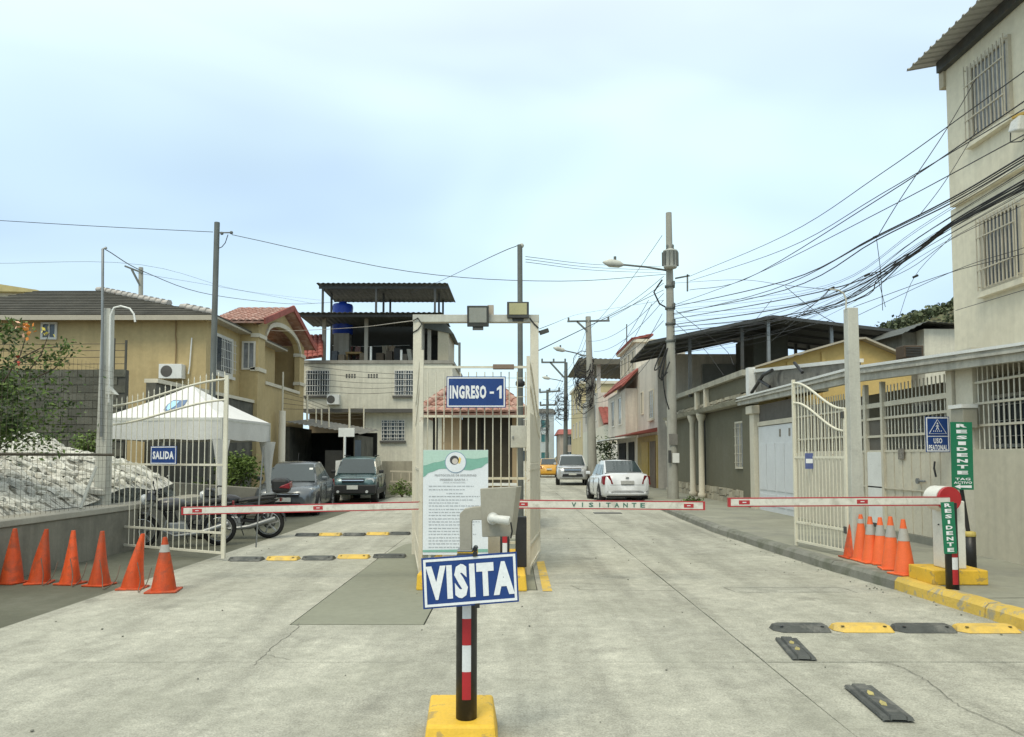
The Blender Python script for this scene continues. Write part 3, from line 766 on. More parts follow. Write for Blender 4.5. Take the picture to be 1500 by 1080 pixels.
# protocol board
pb_c = (at(620,660,9.42)+at(715,812,9.42))/2; pw, ph_ = 95/FPX*9.42, 152/FPX*9.42
pb = thing('notice_board', (pb_c.x, 9.43, 0.2), 'tall white notice board with green wave header and round emblem', 'notice board')
mt_board = M('board_white', (0.70,0.73,0.76), 0.4, 0.03, 4)
u, v = X_, Z_
obj('panel', MB().obox(pb_c, X_*pw/2, Y_*0.008, Z_*ph_/2), mt_board, pb)
for s in (-0.4, 0.4):
    obj('leg', MB().bar((pb_c.x+pw*s, 9.455, 0.2), (pb_c.x+pw*s, 9.455, pb_c.z), 0.03), mt_cream, pb)
F = lambda a, b, k=0: Vector((pb_c.x-pw/2+a*pw, 9.42-0.0095-0.0015*k, pb_c.z+ph_/2-b*ph_))    # a right, b down (0..1)
mt_mint, mt_mint2 = M('print_mint', (0.44,0.60,0.52), 0.4, 0.02), M('print_green', (0.20,0.41,0.33), 0.4, 0.02)
def poly(pts, k, mm, name='print'):
    mb = MB().add([F(a, b, k) for a, b in pts], [tuple(range(len(pts)))]); 
    o = obj(name, mb, mm, pb); return o
N = 14
wave = lambda t: 0.185-0.03*math.sin(math.pi*2*(t-0.12))
top = [(0.003, 0.003), (0.997, 0.003)]
def spline(pts, t):
    for (x0, y0), (x1, y1) in zip(pts, pts[1:]):
        if t <= x1+1e-6:
            s = (t-x0)/(x1-x0); s = s*s*(3-2*s); return y0+(y1-y0)*s
edge = [(0,0.262),(0.10,0.215),(0.28,0.180),(0.5,0.182),(0.72,0.195),(0.88,0.172),(1.0,0.125)]
edge2 = [(0,0.150),(0.2,0.118),(0.42,0.085),(0.62,0.080),(0.8,0.085),(1.0,0.070)]
N = 28
for crv, k, mm in ((edge, 1, mt_mint2), (edge2, 2, mt_mint)):
    up_ = [(0.003+0.994*i/N, 0.003) for i in range(N+1)]; dn_ = [(0.003+0.994*i/N, spline(crv, i/N)) for i in range(N+1)]
    obj('header_wave', MB().add([F(x, y, k) for x, y in up_+dn_], [(N+1+i, N+2+i, i+1, i) for i in range(N)]), mm, pb)
disc = lambda r, k, mm, cx=0.5, cy=0.118, nm='emblem': poly([(cx+r*math.cos(-2*math.pi*i/28), cy+r*pw/ph_*math.sin(-2*math.pi*i/28)) for i in range(28)][::-1], k, mm, nm)
disc(0.165, 3, M('print_rim', (0.20,0.30,0.42), 0.4), nm='emblem_rim'); disc(0.155, 4, mt_board, nm='emblem_disc')
mt_pk = M('print_black', (0.06,0.06,0.06), 0.5); mt_py = M('print_yellow', (0.75,0.55,0.15), 0.5); mt_pg = M('print_grey', (0.35,0.36,0.37), 0.5, 0.25, 60)
disc(0.07, 5, mt_pk, 0.48, 0.098, 'emblem_mark'); disc(0.045, 6, M('print_face', (0.55,0.50,0.45), 0.5), 0.49, 0.108, 'emblem_mark')
poly([(0.54,0.10),(0.56,0.065),(0.585,0.085),(0.57,0.125),(0.545,0.135)], 5, mt_py, 'emblem_mark')
tm = text_mb('PROTOCOLOS DE SEGURIDAD', F(0.5,0.243,2), X_, Z_, pw*0.64, ph_*0.020, 0.03, 0.0)
text_mb('INGRESO GARITA 1', F(0.47,0.285,2), X_, Z_, pw*0.42, ph_*0.020, 0.03, 0.0, mb=tm)
text_mb('(AREA DE RESIDENTES)', F(0.48,0.314,2), X_, Z_, pw*0.34, ph_*0.014, 0.01, 0.0, mb=tm)
obj('heading', tm, mt_pg, pb)
rr = random.Random(5)
lines = MB()
b = 0.345
for k in range(22):
    a1 = rr.uniform(0.55, 0.92); a0 = 0.09
    if k == 2: a0, a1 = 0.36, 0.62
    if k == 2: b += 0.008
    x = a0
    while x < a1:
        wl_ = rr.uniform(0.02, 0.065)
        hgt = 0.0052
        lines.add([F(x, b+hgt, 2), F(min(x+wl_, a1), b+hgt, 2), F(min(x+wl_, a1), b-hgt*0.2, 2), F(x, b-hgt*0.2, 2)], [(0,1,2,3)]); x += wl_+0.012
    b += 0.0285 if k % 3 else 0.033
    if b > 0.93: break
obj('body_print', lines, M('print_lines', (0.36,0.38,0.40), 0.5), pb, kind='stuff')
poly([(0.003,0.975),(0.997,0.975),(0.997,0.945),(0.003,0.955)], 2, mt_mint2, 'footer_band')

# ================================================================== TRAFFIC CONES
mt_orange = M('cone_orange', (0.66,0.09,0.02), 0.55, 0.14, 5, 0.2, 30, dirt=(0.24,0.07,0.035), dscale=5, dpos=0.48, damt=0.7, rnd=0.14, streak=0.35)
mt_orange2 = M('cone_orange_bright', (0.80,0.15,0.045), 0.5, 0.08, 5, dirt=(0.5,0.2,0.1), dscale=6, dpos=0.58, damt=0.4, rnd=0.05)
mt_band = M('cone_band', (0.40,0.39,0.36), 0.45, 0.1, 8, dirt=(0.36,0.34,0.31), dscale=8, damt=0.5)
def cone(x, y, z, h, rb, label, group, band=None, lean=(0,0), base=0.17, mm=None, dent=0.0, seed=0):
    mm = mm or mt_orange
    t = thing('traffic_cone', (x, y, z), label, 'traffic cone', group)
    rr = random.Random(seed)
    def P(s, a, add=0.0):
        r = (rb*(1-s)+0.024*s)*(1+dent*math.sin(2*a+seed)*math.sin(math.pi*s)) + add
        return (x+lean[0]*s**1.3+r*math.cos(a), y+lean[1]*s**1.3+r*math.sin(a), z+0.02+(h-0.02)*s)
    n, k = 22, 9
    def shell(s0, s1, add, nm, m_, cap=False):
        vs = [P(s0+(s1-s0)*i/k, 2*math.pi*j/n, add) for i in range(k+1) for j in range(n)]
        mb = MB().add(vs, [(i*n+j, i*n+(j+1)%n, (i+1)*n+(j+1)%n, (i+1)*n+j) for i in range(k) for j in range(n)], 0, True)
        if cap: mb.add(vs[-n:], [tuple(range(n))])
        return obj(nm, mb, m_, t)
    shell(0.0, 1.0, 0, 'cone_body', mm, True)
    if band: shell(band[0], band[1], 0.003, 'reflective_band', mt_band)
    b = base; ro = rr.uniform(-0.3, 0.3)
    pts = [Vector((x+q[0]*math.cos(ro)-q[1]*math.sin(ro), y+q[0]*math.sin(ro)+q[1]*math.cos(ro), z+0.002)) for q in ((-b,-b),(b,-b),(b,b),(-b,b))]
    obj('base', MB().hull8(pts, [p*1 + Z_*0.022 for p in pts]), mm, t, bev=0.006)
    return t
lx = [(8,857,80,2,0.14),(49,857,79,8,0.135),(95,858,78,2,0.135),(138,860,79,2,0.14),(187,865,80,13,0.14),(233,869,79,0,0.15)]
ordn = ['leftmost', 'second from the left', 'third from the left', 'fourth from the left', 'fifth from the left', 'rightmost']
for i, (px, py, hp, ln, rb) in enumerate(lx):
    g_ = gr(px, py); Y = g_.y
    lab = ['plain orange cone cut by the left picture edge in the left row', 'plain orange cone with a twisted body, second of the left row', 'narrow dented orange cone, third of the left row',
           'plain orange cone standing before the left gate post', 'orange cone leaning right before the exit gate', 'orange cone with one white band at the right end of the left row'][i]
    cone(g_.x, Y+0.12, 0, hp/FPX*Y, rb-0.004, lab, 'cones along the left wall', (0.72, 0.86) if i == 5 else None, (ln/FPX*Y, 0.0), [0.14,0.145,0.14,0.145,0.15,0.18][i], dent=[0.07,0.20,0.24,0.18,0.15,0.04][i], seed=i+1)
cps = [gr(p[0], p[1]) for p in lx]
for i in range(1, 5):
    a, b = cps[i]+Vector((lx[i][3]/FPX*9.4*0.55, 0.0, 0.34)), cps[i+1]+Vector((-0.10, 0.0, 0.30))
    pts = [a+Vector((0.06,-0.02,0)), a+Vector((0.12,-0.06,-0.20)), a.lerp(b,0.5)*1.0+Vector((0,-0.08,-0.30)), b+Vector((-0.03,-0.05,-0.18)), b+Vector((0.0,0.0,0.0))]
    pts[2].z = 0.012
    sm_ = []
    Q = [pts[0]*2-pts[1]]+pts+[pts[-1]*2-pts[-2]]
    for j in range(1, len(Q)-2):
        for k in range(5):
            t = k/5; A_, B_, C_, D_ = Q[j-1], Q[j], Q[j+1], Q[j+2]
            sm_.append(0.5*((2*B_)+(C_-A_)*t+(2*A_-5*B_+4*C_-D_)*t*t+(3*B_-3*C_+D_-A_)*t**3))
    sm_ = [Vector((p.x, p.y, max(0.009, p.z))) for p in sm_+[pts[-1]]]
    tag(obj('slack_rope', MB().tube(sm_, 0.006, 5), M('old_rope', (0.16,0.12,0.09), 0.9), loc=a), 'thin slack rope drooping between the %s cones of the left row' % ['second and third', 'third and fourth', 'fourth and fifth', 'fifth and sixth'][i-1], 'rope', 'ropes between the left cones')
rx = [(1255,819,63,10),(1269,822,63,0),(1283,826,62,0),(1298,828,63,0),(1314,836,70,0),(1334,844,75,-2)]
for i, (px, py, hp, ln) in enumerate(rx):
    g_ = gr(px, py, 0.15); Y = g_.y
    lab = ['dark orange plain cone nearest the gate post on the right pavement', 'bright orange cone second from the gate post in the right row', 'orange cone with grey band third from the gate post in the right row',
           'orange cone with grey band fourth from the gate post in the right row', 'banded orange cone second nearest the resident barrier', 'banded orange cone nearest the resident barrier'][i]
    cone(g_.x-0.02, Y+0.1, 0.151, [0.66,0.65,0.64,0.64,0.69,0.69][i], 0.125, lab, 'cones on the right pavement', (0.60, 0.83) if i > 1 else ((0.80, 0.9) if i == 1 else None), (ln/FPX*Y*0.3, 0), 0.145, mt_orange if i == 0 else mt_orange2, 0.02, i+10)

# ================================================================== RUBBER SPEED HUMPS
hump_m = {}
def hump_mesh(w, key):
    if (w, key) in hump_m: return hump_m[(w, key)]
    mb = MB(); d = 0.15; c = 0.07
    lo = [(-w/2+c,-d,0),(w/2-0.02,-d,0),(w/2,-d+0.03,0),(w/2,d-0.03,0),(w/2-0.02,d,0),(-w/2+c,d,0),(-w/2,d*0.4,0),(-w/2,-d*0.4,0)]
    hi = [(x*0.93, y*0.5, 0.045) for x, y, z in lo]
    mb.add(lo+hi, [(i, (i+1)%8, 8+(i+1)%8, 8+i) for i in range(8)] + [tuple(range(8,16))])
    for sx in (-0.36, 0.36):
        mb.add([(sx*w+0.018*math.cos(a*math.pi/4), -0.085+0.018*math.sin(a*math.pi/4), 0.047) for a in range(8)], [tuple(range(8))], 1)
    hump_m[(w, key)] = mesh('hump', mb, [mt_rubber if key == 'b' else mt_rubyel, mt_black]); return hump_m[(w, key)]
def humps(row, gname, where):
    for i, (p0, p1, py, kcol) in enumerate(row):
        a = gr((p0+p1)/2, py); w = (p1-p0)/FPX*a.y
        t = inst(hump_mesh(round(w, 2), kcol), None, (a.x, a.y, 0.006), (0, 0, random.uniform(-0.02, 0.02)), 'speed_hump')
        colr = 'grey' if kcol == 'b' else 'yellow'
        tag(t, where[i] % colr if '%s' in where[i] else where[i], 'speed hump', gname)
L5 = ['%s rubber hump block at the left end of the ', '%s rubber hump block, second from left in the ', '%s rubber hump block in the middle of the ', '%s rubber hump block, second from right in the ', '%s rubber hump block at the right end of the ']
humps([(336,385,821,'b'),(391,438,820,'y'),(443,490,819.5,'b'),(495,541,817.5,'y'),(547,594,816.5,'b')], 'near row of hump blocks in the exit lane', [s+'near exit lane row' for s in L5])
humps([(433,467,785,'b'),(468,500,784.5,'y'),(503,535,784.5,'b'),(537,570,783.5,'y'),(571,601,783,'b')], 'far row of hump blocks in the exit lane', [s+'far exit lane row' for s in L5])
humps([(1130,1210,922.5,'b'),(1218,1301,922.5,'y'),(1307,1391,923,'b'),(1397,1483,923.5,'y')], 'row of hump blocks before the resident barrier', [s+'resident lane row' for s in (L5[0], L5[1], L5[3], L5[4])])
# two long ribbed wheel stops lying along the lane
mt_stopy = M('worn_yellow_mark', (0.42,0.36,0.14), 0.8, 0.2, 12, dirt=(0.12,0.12,0.1), dscale=14, damt=0.8)
def stop(a, b, wid, label):
    a, b = gr(*a), gr(*b); c = (a+b)/2; d = (b-a); L = d.length; d /= L; s = Vector((d.y, -d.x, 0))
    t = thing('wheel_stop', c, label, 'wheel stop', 'ribbed rubber strips in the resident lane')
    prof = [(-0.5,0.008),(-0.46,0.024),(-0.30,0.024),(-0.27,0.014),(-0.22,0.034),(0.22,0.034),(0.27,0.014),(0.30,0.024),(0.46,0.024),(0.5,0.008)]
    mb = MB(); vs = []
    for k, e in enumerate((-1, -0.94, 0.94, 1)):
        f = 0.4 if k in (0, 3) else 1
        vs += [c+d*(L/2*e)+s*(p[0]*wid)+Z_*(p[1]*f+0.004) for p in prof] 
    n = len(prof)
    mb.add(vs, [(r*n+i, r*n+i+1, (r+1)*n+i+1, (r+1)*n+i) for r in range(3) for i in range(n-1)])
    obj('strip', mb, mt_rubber, t, recalc=True)
    for e in (-0.35, 0.25):
        pts = [c+d*(L/2*(e+q[0]))+s*(q[1]*wid)+Z_*0.0405 for q in ((-0.15,-0.03),(0.0,-0.12),(0.2,-0.02),(0.16,0.14),(0.0,0.10))]
        obj('yellow_mark', MB().add(pts, [(4,3,2,1,0)]), mt_stopy, t, recalc=True)
stop((1151,938), (1179,969), 0.19, 'shorter ribbed rubber strip lying beyond in the resident lane')
stop((1256,1008), (1318,1059), 0.19, 'nearer ribbed rubber strip with worn yellow marks at the lower right')

# ================================================================== RESIDENT BARRIER
rp = thing('barrier_plinth', (5.15, 9.0, 0.15), 'yellow concrete base under the resident barrier on the right pavement', 'concrete block', 'yellow concrete bases')
RY = 8.8
xa, xb = xat(1361, RY), xat(1441, RY)
obj('block', MB().box(xa, xb, RY, RY+0.55, 0.152, 0.32), mt_yel, rp, bev=0.012)
rm = thing('barrier_machine', (xat(1386, 9.0), 9.05, 0.32), 'white resident barrier cabinet with round red hub on yellow base', 'barrier machine', 'barrier machines')
xc0, xc1 = xat(1380, RY+0.1), xat(1410, RY+0.1)
hubz = zat(731, RY)
mt_mach = M('cabinet_white', (0.68,0.67,0.61), 0.45, 0.05, 3, dirt=(0.45,0.43,0.37), dscale=4, damt=0.4)
obj('cabinet', MB().box(xc0, xc1, RY+0.1, RY+0.37, 0.322, hubz-0.03), mt_mach, rm, bev=0.012)
hx = xat(1387, RY)
obj('drum', MB().cyl((hx-0.01, RY+0.27, hubz), (hx, RY+0.02, hubz), 0.145, 28), mt_mach, rm)
obj('hub', MB().cyl((hx, RY+0.02, hubz), (hx+0.005, RY-0.02, hubz), 0.14, 28), M('hub_red', (0.42,0.03,0.035), 0.4, 0.08, 6), rm)
obj('bolt', MB().cyl((xc0-0.004, RY+0.22, zat(771,RY)), (xc0-0.014, RY+0.22, zat(771,RY)), 0.008, 8), mt_black, rm)
boom(rm, 'lowered white barrier arm reaching over the right resident lane', (hx-0.02, RY-0.04, zat(734, RY-0.04)), (xat(1068, RY-0.04), RY-0.04, zat(736, RY-0.04)), 0.105,
     [frac(1261, hx, xat(1068,8.76), 8.76), frac(1088, hx, xat(1068,8.76), 8.76)])
rbx, rby = xat(1388.5, 8.55), 8.55
rb_ = thing('bollard', (rbx, rby, 0.15), 'black bollard carrying the narrow green RESIDENTE strip before the resident barrier', 'bollard')
obj('pipe', MB().lathe([(0,0.152),(0.068,0.152),(0.066,zat(737,rby)),(0,zat(737,rby)+0.01)], (rbx,rby,0), 22), mt_black, rb_)
for i, cc in enumerate((mt_rred, mt_rwhite, mt_rred)):
    z1, z0 = [zat(q, 8.48) for q in (808, 817, 835, 857)][i:i+2]
    strip(max(z0, 0.16)+0.001, z1, cc, rb_, rbx, rby, 0.0695, 0.48, 6, 0.0)
c = (at(1379,736,8.46)+at(1397,811,8.46))/2+Vector((0.018,0,0)); vv = (at(1385,737,8.46)-at(1390,810,8.46)).normalized(); uu = (X_-vv*vv.x).normalized()
rs = thing('strip_sign', c-vv*0.28, 'narrow green strip sign reading RESIDENTE downwards on the black bollard', 'sign')
obj('panel', MB().obox(c+Y_*0.004, uu*0.072, Y_*0.004, vv*0.285), mt_green, rs)
for i, chh in enumerate('RESIDENTE'):
    q = c+vv*(0.25-0.0615*i)
    obj('letter', text_mb(chh, q-Y_*0.001, uu, vv, 0.075 if chh != 'I' else 0.026, 0.042, 0.04, 0.002), mt_lett, rs)
# tall RESIDENTE / TAG ACTIVO sign on its own bollard
gx, gy = xat(1415.5, 9.95), 9.95
gp = thing('sign_bollard', (gx, gy, 0.15), 'black bollard with thin pipe holding the tall green sign beside the beige wall', 'bollard')
obj('pipe', MB().lathe([(0,0.152),(0.072,0.152),(0.070,zat(783,gy)),(0,zat(783,gy))], (gx,gy,0), 20), mt_black, gp)
obj('collar', MB().lathe([(0.071,zat(786,gy)),(0.078,zat(785,gy)),(0.07,zat(779,gy)),(0.02,zat(778,gy))], (gx,gy,0), 20), M('collar_yellow', (0.45,0.36,0.10), 0.6, 0.2, 12), gp)
obj('riser', MB().tube([(gx-0.01,gy,zat(784,gy)), at(1408,715,gy), at(1405,620,gy)], 0.026, 10), mt_black, gp)
obj('hook', MB().bar((gx-0.10,gy-0.02,zat(806,gy)), (gx-0.06,gy-0.02,zat(806,gy)), 0.02, 0.06), mt_black, gp)
c = (at(1393,619,9.85)+at(1426,717,9.85))/2; vv = (at(1409,618,9.85)-at(1411.5,717,9.85)).normalized(); uu = (X_-vv*vv.x).normalized()
gs = thing('resident_sign', c-vv*0.44, 'tall green sign reading RESIDENTE TAG ACTIVO with a left arrow', 'sign')
W_, H_ = 31.5/FPX*9.85, 99/FPX*9.85
obj('panel', MB().obox(c+Y_*0.006, uu*W_/2, Y_*0.006, vv*H_/2), mt_green, gs)
for i, chh in enumerate('RESIDENTE'):
    q = c+vv*(H_*0.445-H_*0.0865*i)-Y_*0.001
    obj('letter', text_mb(chh, q, uu, vv, W_*0.50 if chh != 'I' else W_*0.36, H_*0.052, 0.05, 0.002), mt_lett, gs)
obj('lettering', text_mb('ACTIVO', c-vv*H_*0.395-Y_*0.001, uu, vv, W_*0.84, H_*0.036, 0.03, 0.002, mb=text_mb('TAG', c-vv*H_*0.342-Y_*0.001, uu, vv, W_*0.7, H_*0.036, 0.03, 0.002)), mt_lett, gs)
ar = [(-0.40,0),(-0.12,0.034),(-0.12,0.014),(0.40,0.020),(0.40,-0.020),(-0.12,-0.014),(-0.12,-0.034)]
obj('arrow', MB().add([c-vv*H_*0.453+uu*a*W_+vv*b*H_-Y_*0.003 for a, b in ar], [tuple(range(6,-1,-1))], 0), mt_lett, gs, recalc=False)
# pedestrian sign
py_ = 12.0
c = (at(1356,611,py_)+at(1391,662,py_))/2; W_, H_ = 35/FPX*py_, 52/FPX*py_
ps = plaque('pedestrian_sign', c, X_, Z_, W_, H_, 'blue pedestrian sign reading USO PEATONAL by the cream gate', 'sign', None, border=True)
tri = MB(); tc_ = c+Z_*H_*0.22-Y_*0.003; a_, b_ = 0.36*W_, 0.20*H_
for p, q in (((-1,-1),(1,-1)), ((1,-1),(0,1)), ((0,1),(-1,-1))):
    tri.bar(tc_+X_*p[0]*a_+Z_*p[1]*b_, tc_+X_*q[0]*a_+Z_*q[1]*b_, 0.004, 0.014, up=(0,-1,0) if p[1] == q[1] else (0,-1,0))
obj('triangle', tri, mt_lett, ps)
man = MB(); mo = tc_-Z_*b_*0.45
man.ball(mo+Z_*0.10, 0.012, 8, sc=(1,0.2,1))
for p, q, w in (((0,0.085),(0,0.045),0.016), ((0,0.045),(-0.022,0.0),0.010), ((0,0.045),(0.02,0.0),0.010), ((0,0.08),(-0.026,0.05),0.007), ((0,0.08),(0.024,0.052),0.007)):
    man.bar(mo+X_*p[0]+Z_*p[1], mo+X_*q[0]+Z_*q[1], 0.003, w, up=(1,0,0) if abs(p[0]-q[0]) < 0.005 else (0,0,1))
for k in range(5): man.bar(mo+X_*(-0.06+0.03*k)-Z_*0.012, mo+X_*(-0.066+0.03*k)-Z_*0.03, 0.003, 0.010, up=(1,0,0))
obj('walking_figure', man, mt_lett, ps)
obj('divider', MB().obox(c-Z_*H_*0.055-Y_*0.002, X_*W_*0.44, Y_*0.001, Z_*0.005), mt_lett, ps)
obj('lettering', text_mb('PEATONAL', c-Z_*H_*0.37, X_, Z_, W_*0.78, H_*0.15, 0.03, 0.003, mb=text_mb('USO', c-Z_*H_*0.18, X_, Z_, W_*0.36, H_*0.15, 0.03, 0.003)), mt_lett, ps)

# ================================================================== BUILDING HELPERS
mt_frame = M('window_frame_white', (0.62,0.60,0.54), 0.5, 0.05)
mt_bars = M('window_bar_white', (0.60,0.59,0.55), 0.5, 0.08)
mt_pane = M('pane_dark_blue', (0.045,0.06,0.075), 0.12, 0.35, 1.2, spec=0.6)
mt_curt = M('pane_curtain', (0.22,0.23,0.24), 0.35, 0.4, 3.0)
mt_sill_shade = M('sill_and_shade', (0.10,0.095,0.085), 0.8)  # dark tone for sills, grilles and vents; also paints the storey shade strip
def window(parent, c, u, w, h, bars=(6,3), frame=mt_frame, pane=mt_pane, fw=0.06, sill=mt_sill_shade, proj=0.05, bw=0.014, barmat=None, mull=1, cage=0.0, each=False, vec_up=Z_):
    c, u = Vector(c), Vector(u).normalized(); v = vec_up; n = u.cross(v)
    mb = MB()
    for s in (-1, 1):
        mb.obox(c+u*s*(w/2+fw/2)+n*proj/2, u*fw/2, n*proj/2, v*(h/2+fw))
        mb.obox(c+v*s*(h/2+fw/2)+n*proj/2, u*w/2, n*proj/2, v*fw/2)
    for k in range(mull): mb.obox(c+u*(w*((k+1)/(mull+1)-0.5))+n*0.015, u*0.02, n*0.015, v*h/2)
    o = obj('window', mb, frame, parent)
    obj('pane', MB().obox(c+n*0.006, u*w/2, n*0.006, v*h/2), pane, o)
    q = proj+0.02+cage
    bm_ = barmat or mt_bars
    if bars and each:
        for k in range(bars[0]):
            x = w*1.06*((k+0.5)/bars[0]-0.5)
            obj('bar', MB().obox(c+u*x+n*q, u*bw/2, n*bw/2, v*h*0.54), bm_, o)
        for k in range(bars[1]):
            z = h*((k+0.5)/bars[1]-0.5)
            obj('cross_bar', MB().obox(c+v*z+n*(q+bw+0.003), u*w*0.56, n*bw/2, v*bw/2), bm_, o)
    elif bars:
        mb = MB()
        for k in range(bars[0]): mb.obox(c+u*(w*((k+0.5)/bars[0]-0.5))+n*q, u*bw/2, n*bw/2, v*h*0.51)
        for k in range(bars[1]): mb.obox(c+v*(h*((k+0.5)/bars[1]-0.5))+n*(q+bw), u*w*0.51, n*bw/2, v*bw/2)
        obj('grille', mb, bm_, o, kind='stuff')
    if sill: obj('sill', MB().obox(c-v*(h/2+fw+0.05)+n*0.06, u*(w/2+fw+0.06), n*0.06, v*0.05), sill, o)
    return o
mt_tile = M('red_clay_tile', (0.36,0.19,0.145), 0.8, 0.2, 2.0, 0.2, 20, dirt=(0.52,0.36,0.30), dscale=3.5, dpos=0.46, damt=0.7, world=True)
mt_tile2 = M('bright_red_tile', (0.30,0.085,0.065), 0.8, 0.2, 2.0, 0.2, 20, dirt=(0.20,0.065,0.05), dscale=3, dpos=0.52, damt=0.5, world=True)
def tile_roof(parent, a, b, c, d, mat, tw=0.24, tl=0.40, name='tile_field', hgt=0.055, thick=0.06):
    """a-b eave (left to right seen from outside), c-d ridge (c above b, d above a); barrel tiles in real relief, plus a deck below"""
    a, b, c, d = map(Vector, (a, b, c, d)); n = (b-a).cross(d-a).normalized()
    nc = max(1, int((b-a).length/tw)); nr = max(1, int((d-a).length/tl))
    mb = MB()
    def P(s, t): return (a+(b-a)*s)*(1-t)+(d+(c-d)*s)*t
    K = 4
    for i in range(nc):
        for r in range(nr):
            t0, t1 = r/nr, min(1, (r+1.12)/nr)
            vs = []
            for (t, up) in ((t0, 0.030), (t1, 0.0)):
                for k in range(K+1):
                    ang = math.pi*k/K; s = (i+0.5+0.46*-math.cos(ang))/nc
                    vs.append(P(s, t)+n*(math.sin(ang)*hgt+up+0.01))
            mb.add(vs, [(k, k+1, K+2+k, K+1+k) for k in range(K)], 0, True)
            mb.add(vs[:K+1], [tuple(range(K, -1, -1))])
    obj(name, mb, mat, parent, kind='stuff')
    e = n*thick
    obj('roof_deck', MB().hull8([a-e, b-e, c-e, d-e], [a, b, c, d]), mat, parent)
def corrugated(parent, a, b, c, d, mat, pitch=0.18, amp=0.02, name='roof_sheet', thick=0.012, wave='ab'):
    a, b, c, d = map(Vector, (a, b, c, d)); n = (b-a).cross(d-a).normalized()
    N = max(8, int((b-a).length/pitch)*4)
    mb = MB(); top, bot = [], []
    for i in range(N+1):
        s = i/N; o = n*amp*[0, 1, 1, 0][i % 4]
        top += [a+(b-a)*s+o, d+(c-d)*s+o]; bot += [a+(b-a)*s+o-n*thick, d+(c-d)*s+o-n*thick]
    vs = top+bot; m_ = 2*(N+1)
    fs = []
    for i in range(N):
        fs += [(2*i, 2*i+2, 2*i+3, 2*i+1), (m_+2*i+1, m_+2*i+3, m_+2*i+2, m_+2*i), (2*i, m_+2*i, m_+2*i+2, 2*i+2), (2*i+1, 2*i+3, m_+2*i+3, m_+2*i+1)]
    fs += [(0, 1, m_+1, m_), (2*N, m_+2*N, m_+2*N+1, 2*N+1)]
    mb.add(vs, fs)
    return obj(name, mb, mat, parent)
def aircon(parent, c, w=0.75, h=0.5, u=X_):
    c = Vector(c); n = u.cross(Z_)
    o = obj('air_conditioner', MB().obox(c+n*0.16, u*w/2, n*0.15, Z_*h/2), mt_white, parent, bev=0.01)
    fan = MB()
    r = h*0.40; fc = c+n*0.315-u*w*0.16
    vs = [fc+u*r*math.cos(t*math.pi/10)+Z_*r*math.sin(t*math.pi/10) for t in range(20)]
    obj('fan_grille', MB().add(vs+[fc+n*0.01], [(i, (i+1)%20, 20) for i in range(20)]), mt_sill_shade, o)
    return o

# ================================================================== OCHRE HOUSE (left)
mt_ochre = M('ochre_render', (0.485,0.375,0.19), 0.85, 0.06, 0.6, 0.15, 20, dirt=(0.40,0.30,0.145), dscale=0.9, dpos=0.5, damt=0.55, streak=0.09, world=True)
mt_oldroof = M('dark_old_tile', (0.085,0.08,0.065), 0.9, 0.25, 1.5, 0.5, 10, dirt=(0.14,0.125,0.10), dscale=2.2, damt=0.6, world=True)
mt_eave = M('eave_board', (0.42,0.38,0.30), 0.7, 0.1, 2, world=True)
mt_capw = M('hip_cap_pale', (0.45,0.42,0.38), 0.8, 0.2, 3, dirt=(0.30,0.17,0.12), dscale=3, damt=0.6)
HA = 24.0; hx1 = -9.75
hA = thing('ochre_house', (-14, 27, 0), 'two-storey ochre house with dark hipped roof at the far left', 'house')
ez = zat(462, HA-0.4)
obj('wall', MB().box(-19, hx1, HA, 31, 0, ez-0.05), mt_ochre, hA)
e0, e1 = (-19.0, HA-0.45, ez), (hx1+0.4, HA-0.45, ez)
rz = zat(426.5, 27.5); rd1 = (xat(136, 27.5), 27.5, rz); rd0 = (xat(52, 27.5), 27.5, rz)
rf = obj('roof', MB().hull8([(e0[0],e0[1],ez-0.06),(e1[0],e1[1],ez-0.06),(e1[0],31.4,ez-0.06),(e0[0],31.4,ez-0.06)], [(e0[0],e0[1],ez),(e1[0],e1[1],ez),(e1[0],31.4,ez),(e0[0],31.4,ez)]), mt_eave, hA)
nb = 15; mb = MB()
A0, A1, R0, R1 = Vector(e0), Vector(e1), Vector(rd0), Vector(rd1)
B1 = Vector((e1[0], 31.4, ez))
for r in range(nb):          # overlapping courses on the front slope and the hip slope
    for (pa, pb, qa, qb) in ((A0, A1, R0, R1), (A1, B1, R1, R1), (Vector((e0[0],31.4,ez)), A0, R0, R0)):
        t0, t1 = r/nb, min(1, (r+1.15)/nb)
        n = (pb-pa).cross(qa-pa).normalized()
        l0, l1 = pa.lerp(qa, t0)+n*0.05, pb.lerp(qb, t0)+n*0.05; u0, u1 = pa.lerp(qa, t1)+n*0.012, pb.lerp(qb, t1)+n*0.012
        mb.quad(l0, l1, u1, u0); mb.quad(l0-n*0.05, l1-n*0.05, l1, l0)
obj('tile_courses', mb, mt_oldroof, rf, kind='stuff')
mb = MB().hull8([A0, A1, B1, Vector((e0[0],31.4,ez))], [R0, R1, R1+Vector((0,0.02,0)), R0+Vector((0,0.02,0))])
obj('roof_core', mb, mt_oldroof, rf)
mb = MB()
for k in range(20):
    p, q = R1.lerp(A1, k/20)+Z_*0.06, R1.lerp(A1, (k+1.1)/20)+Z_*0.10
    if k in (13, 14): continue
    mb.tube([p, q], [0.085, 0.11], 6)
obj('hip_cap', mb, mt_capw, rf, kind='stuff')
obj('fascia', MB().box(e0[0], e1[0], HA-0.475, HA-0.452, ez-0.16, ez-0.005), mt_eave, rf)
window(hA, at(72.5, 485, HA), X_, 0.38, 0.42, None, fw=0.07, sill=None)
window(hA, onx(327, 521, hx1), Y_, 1.35, 1.12, (9,4), each=False, fw=0.10, sill=mt_frame, cage=0.12)
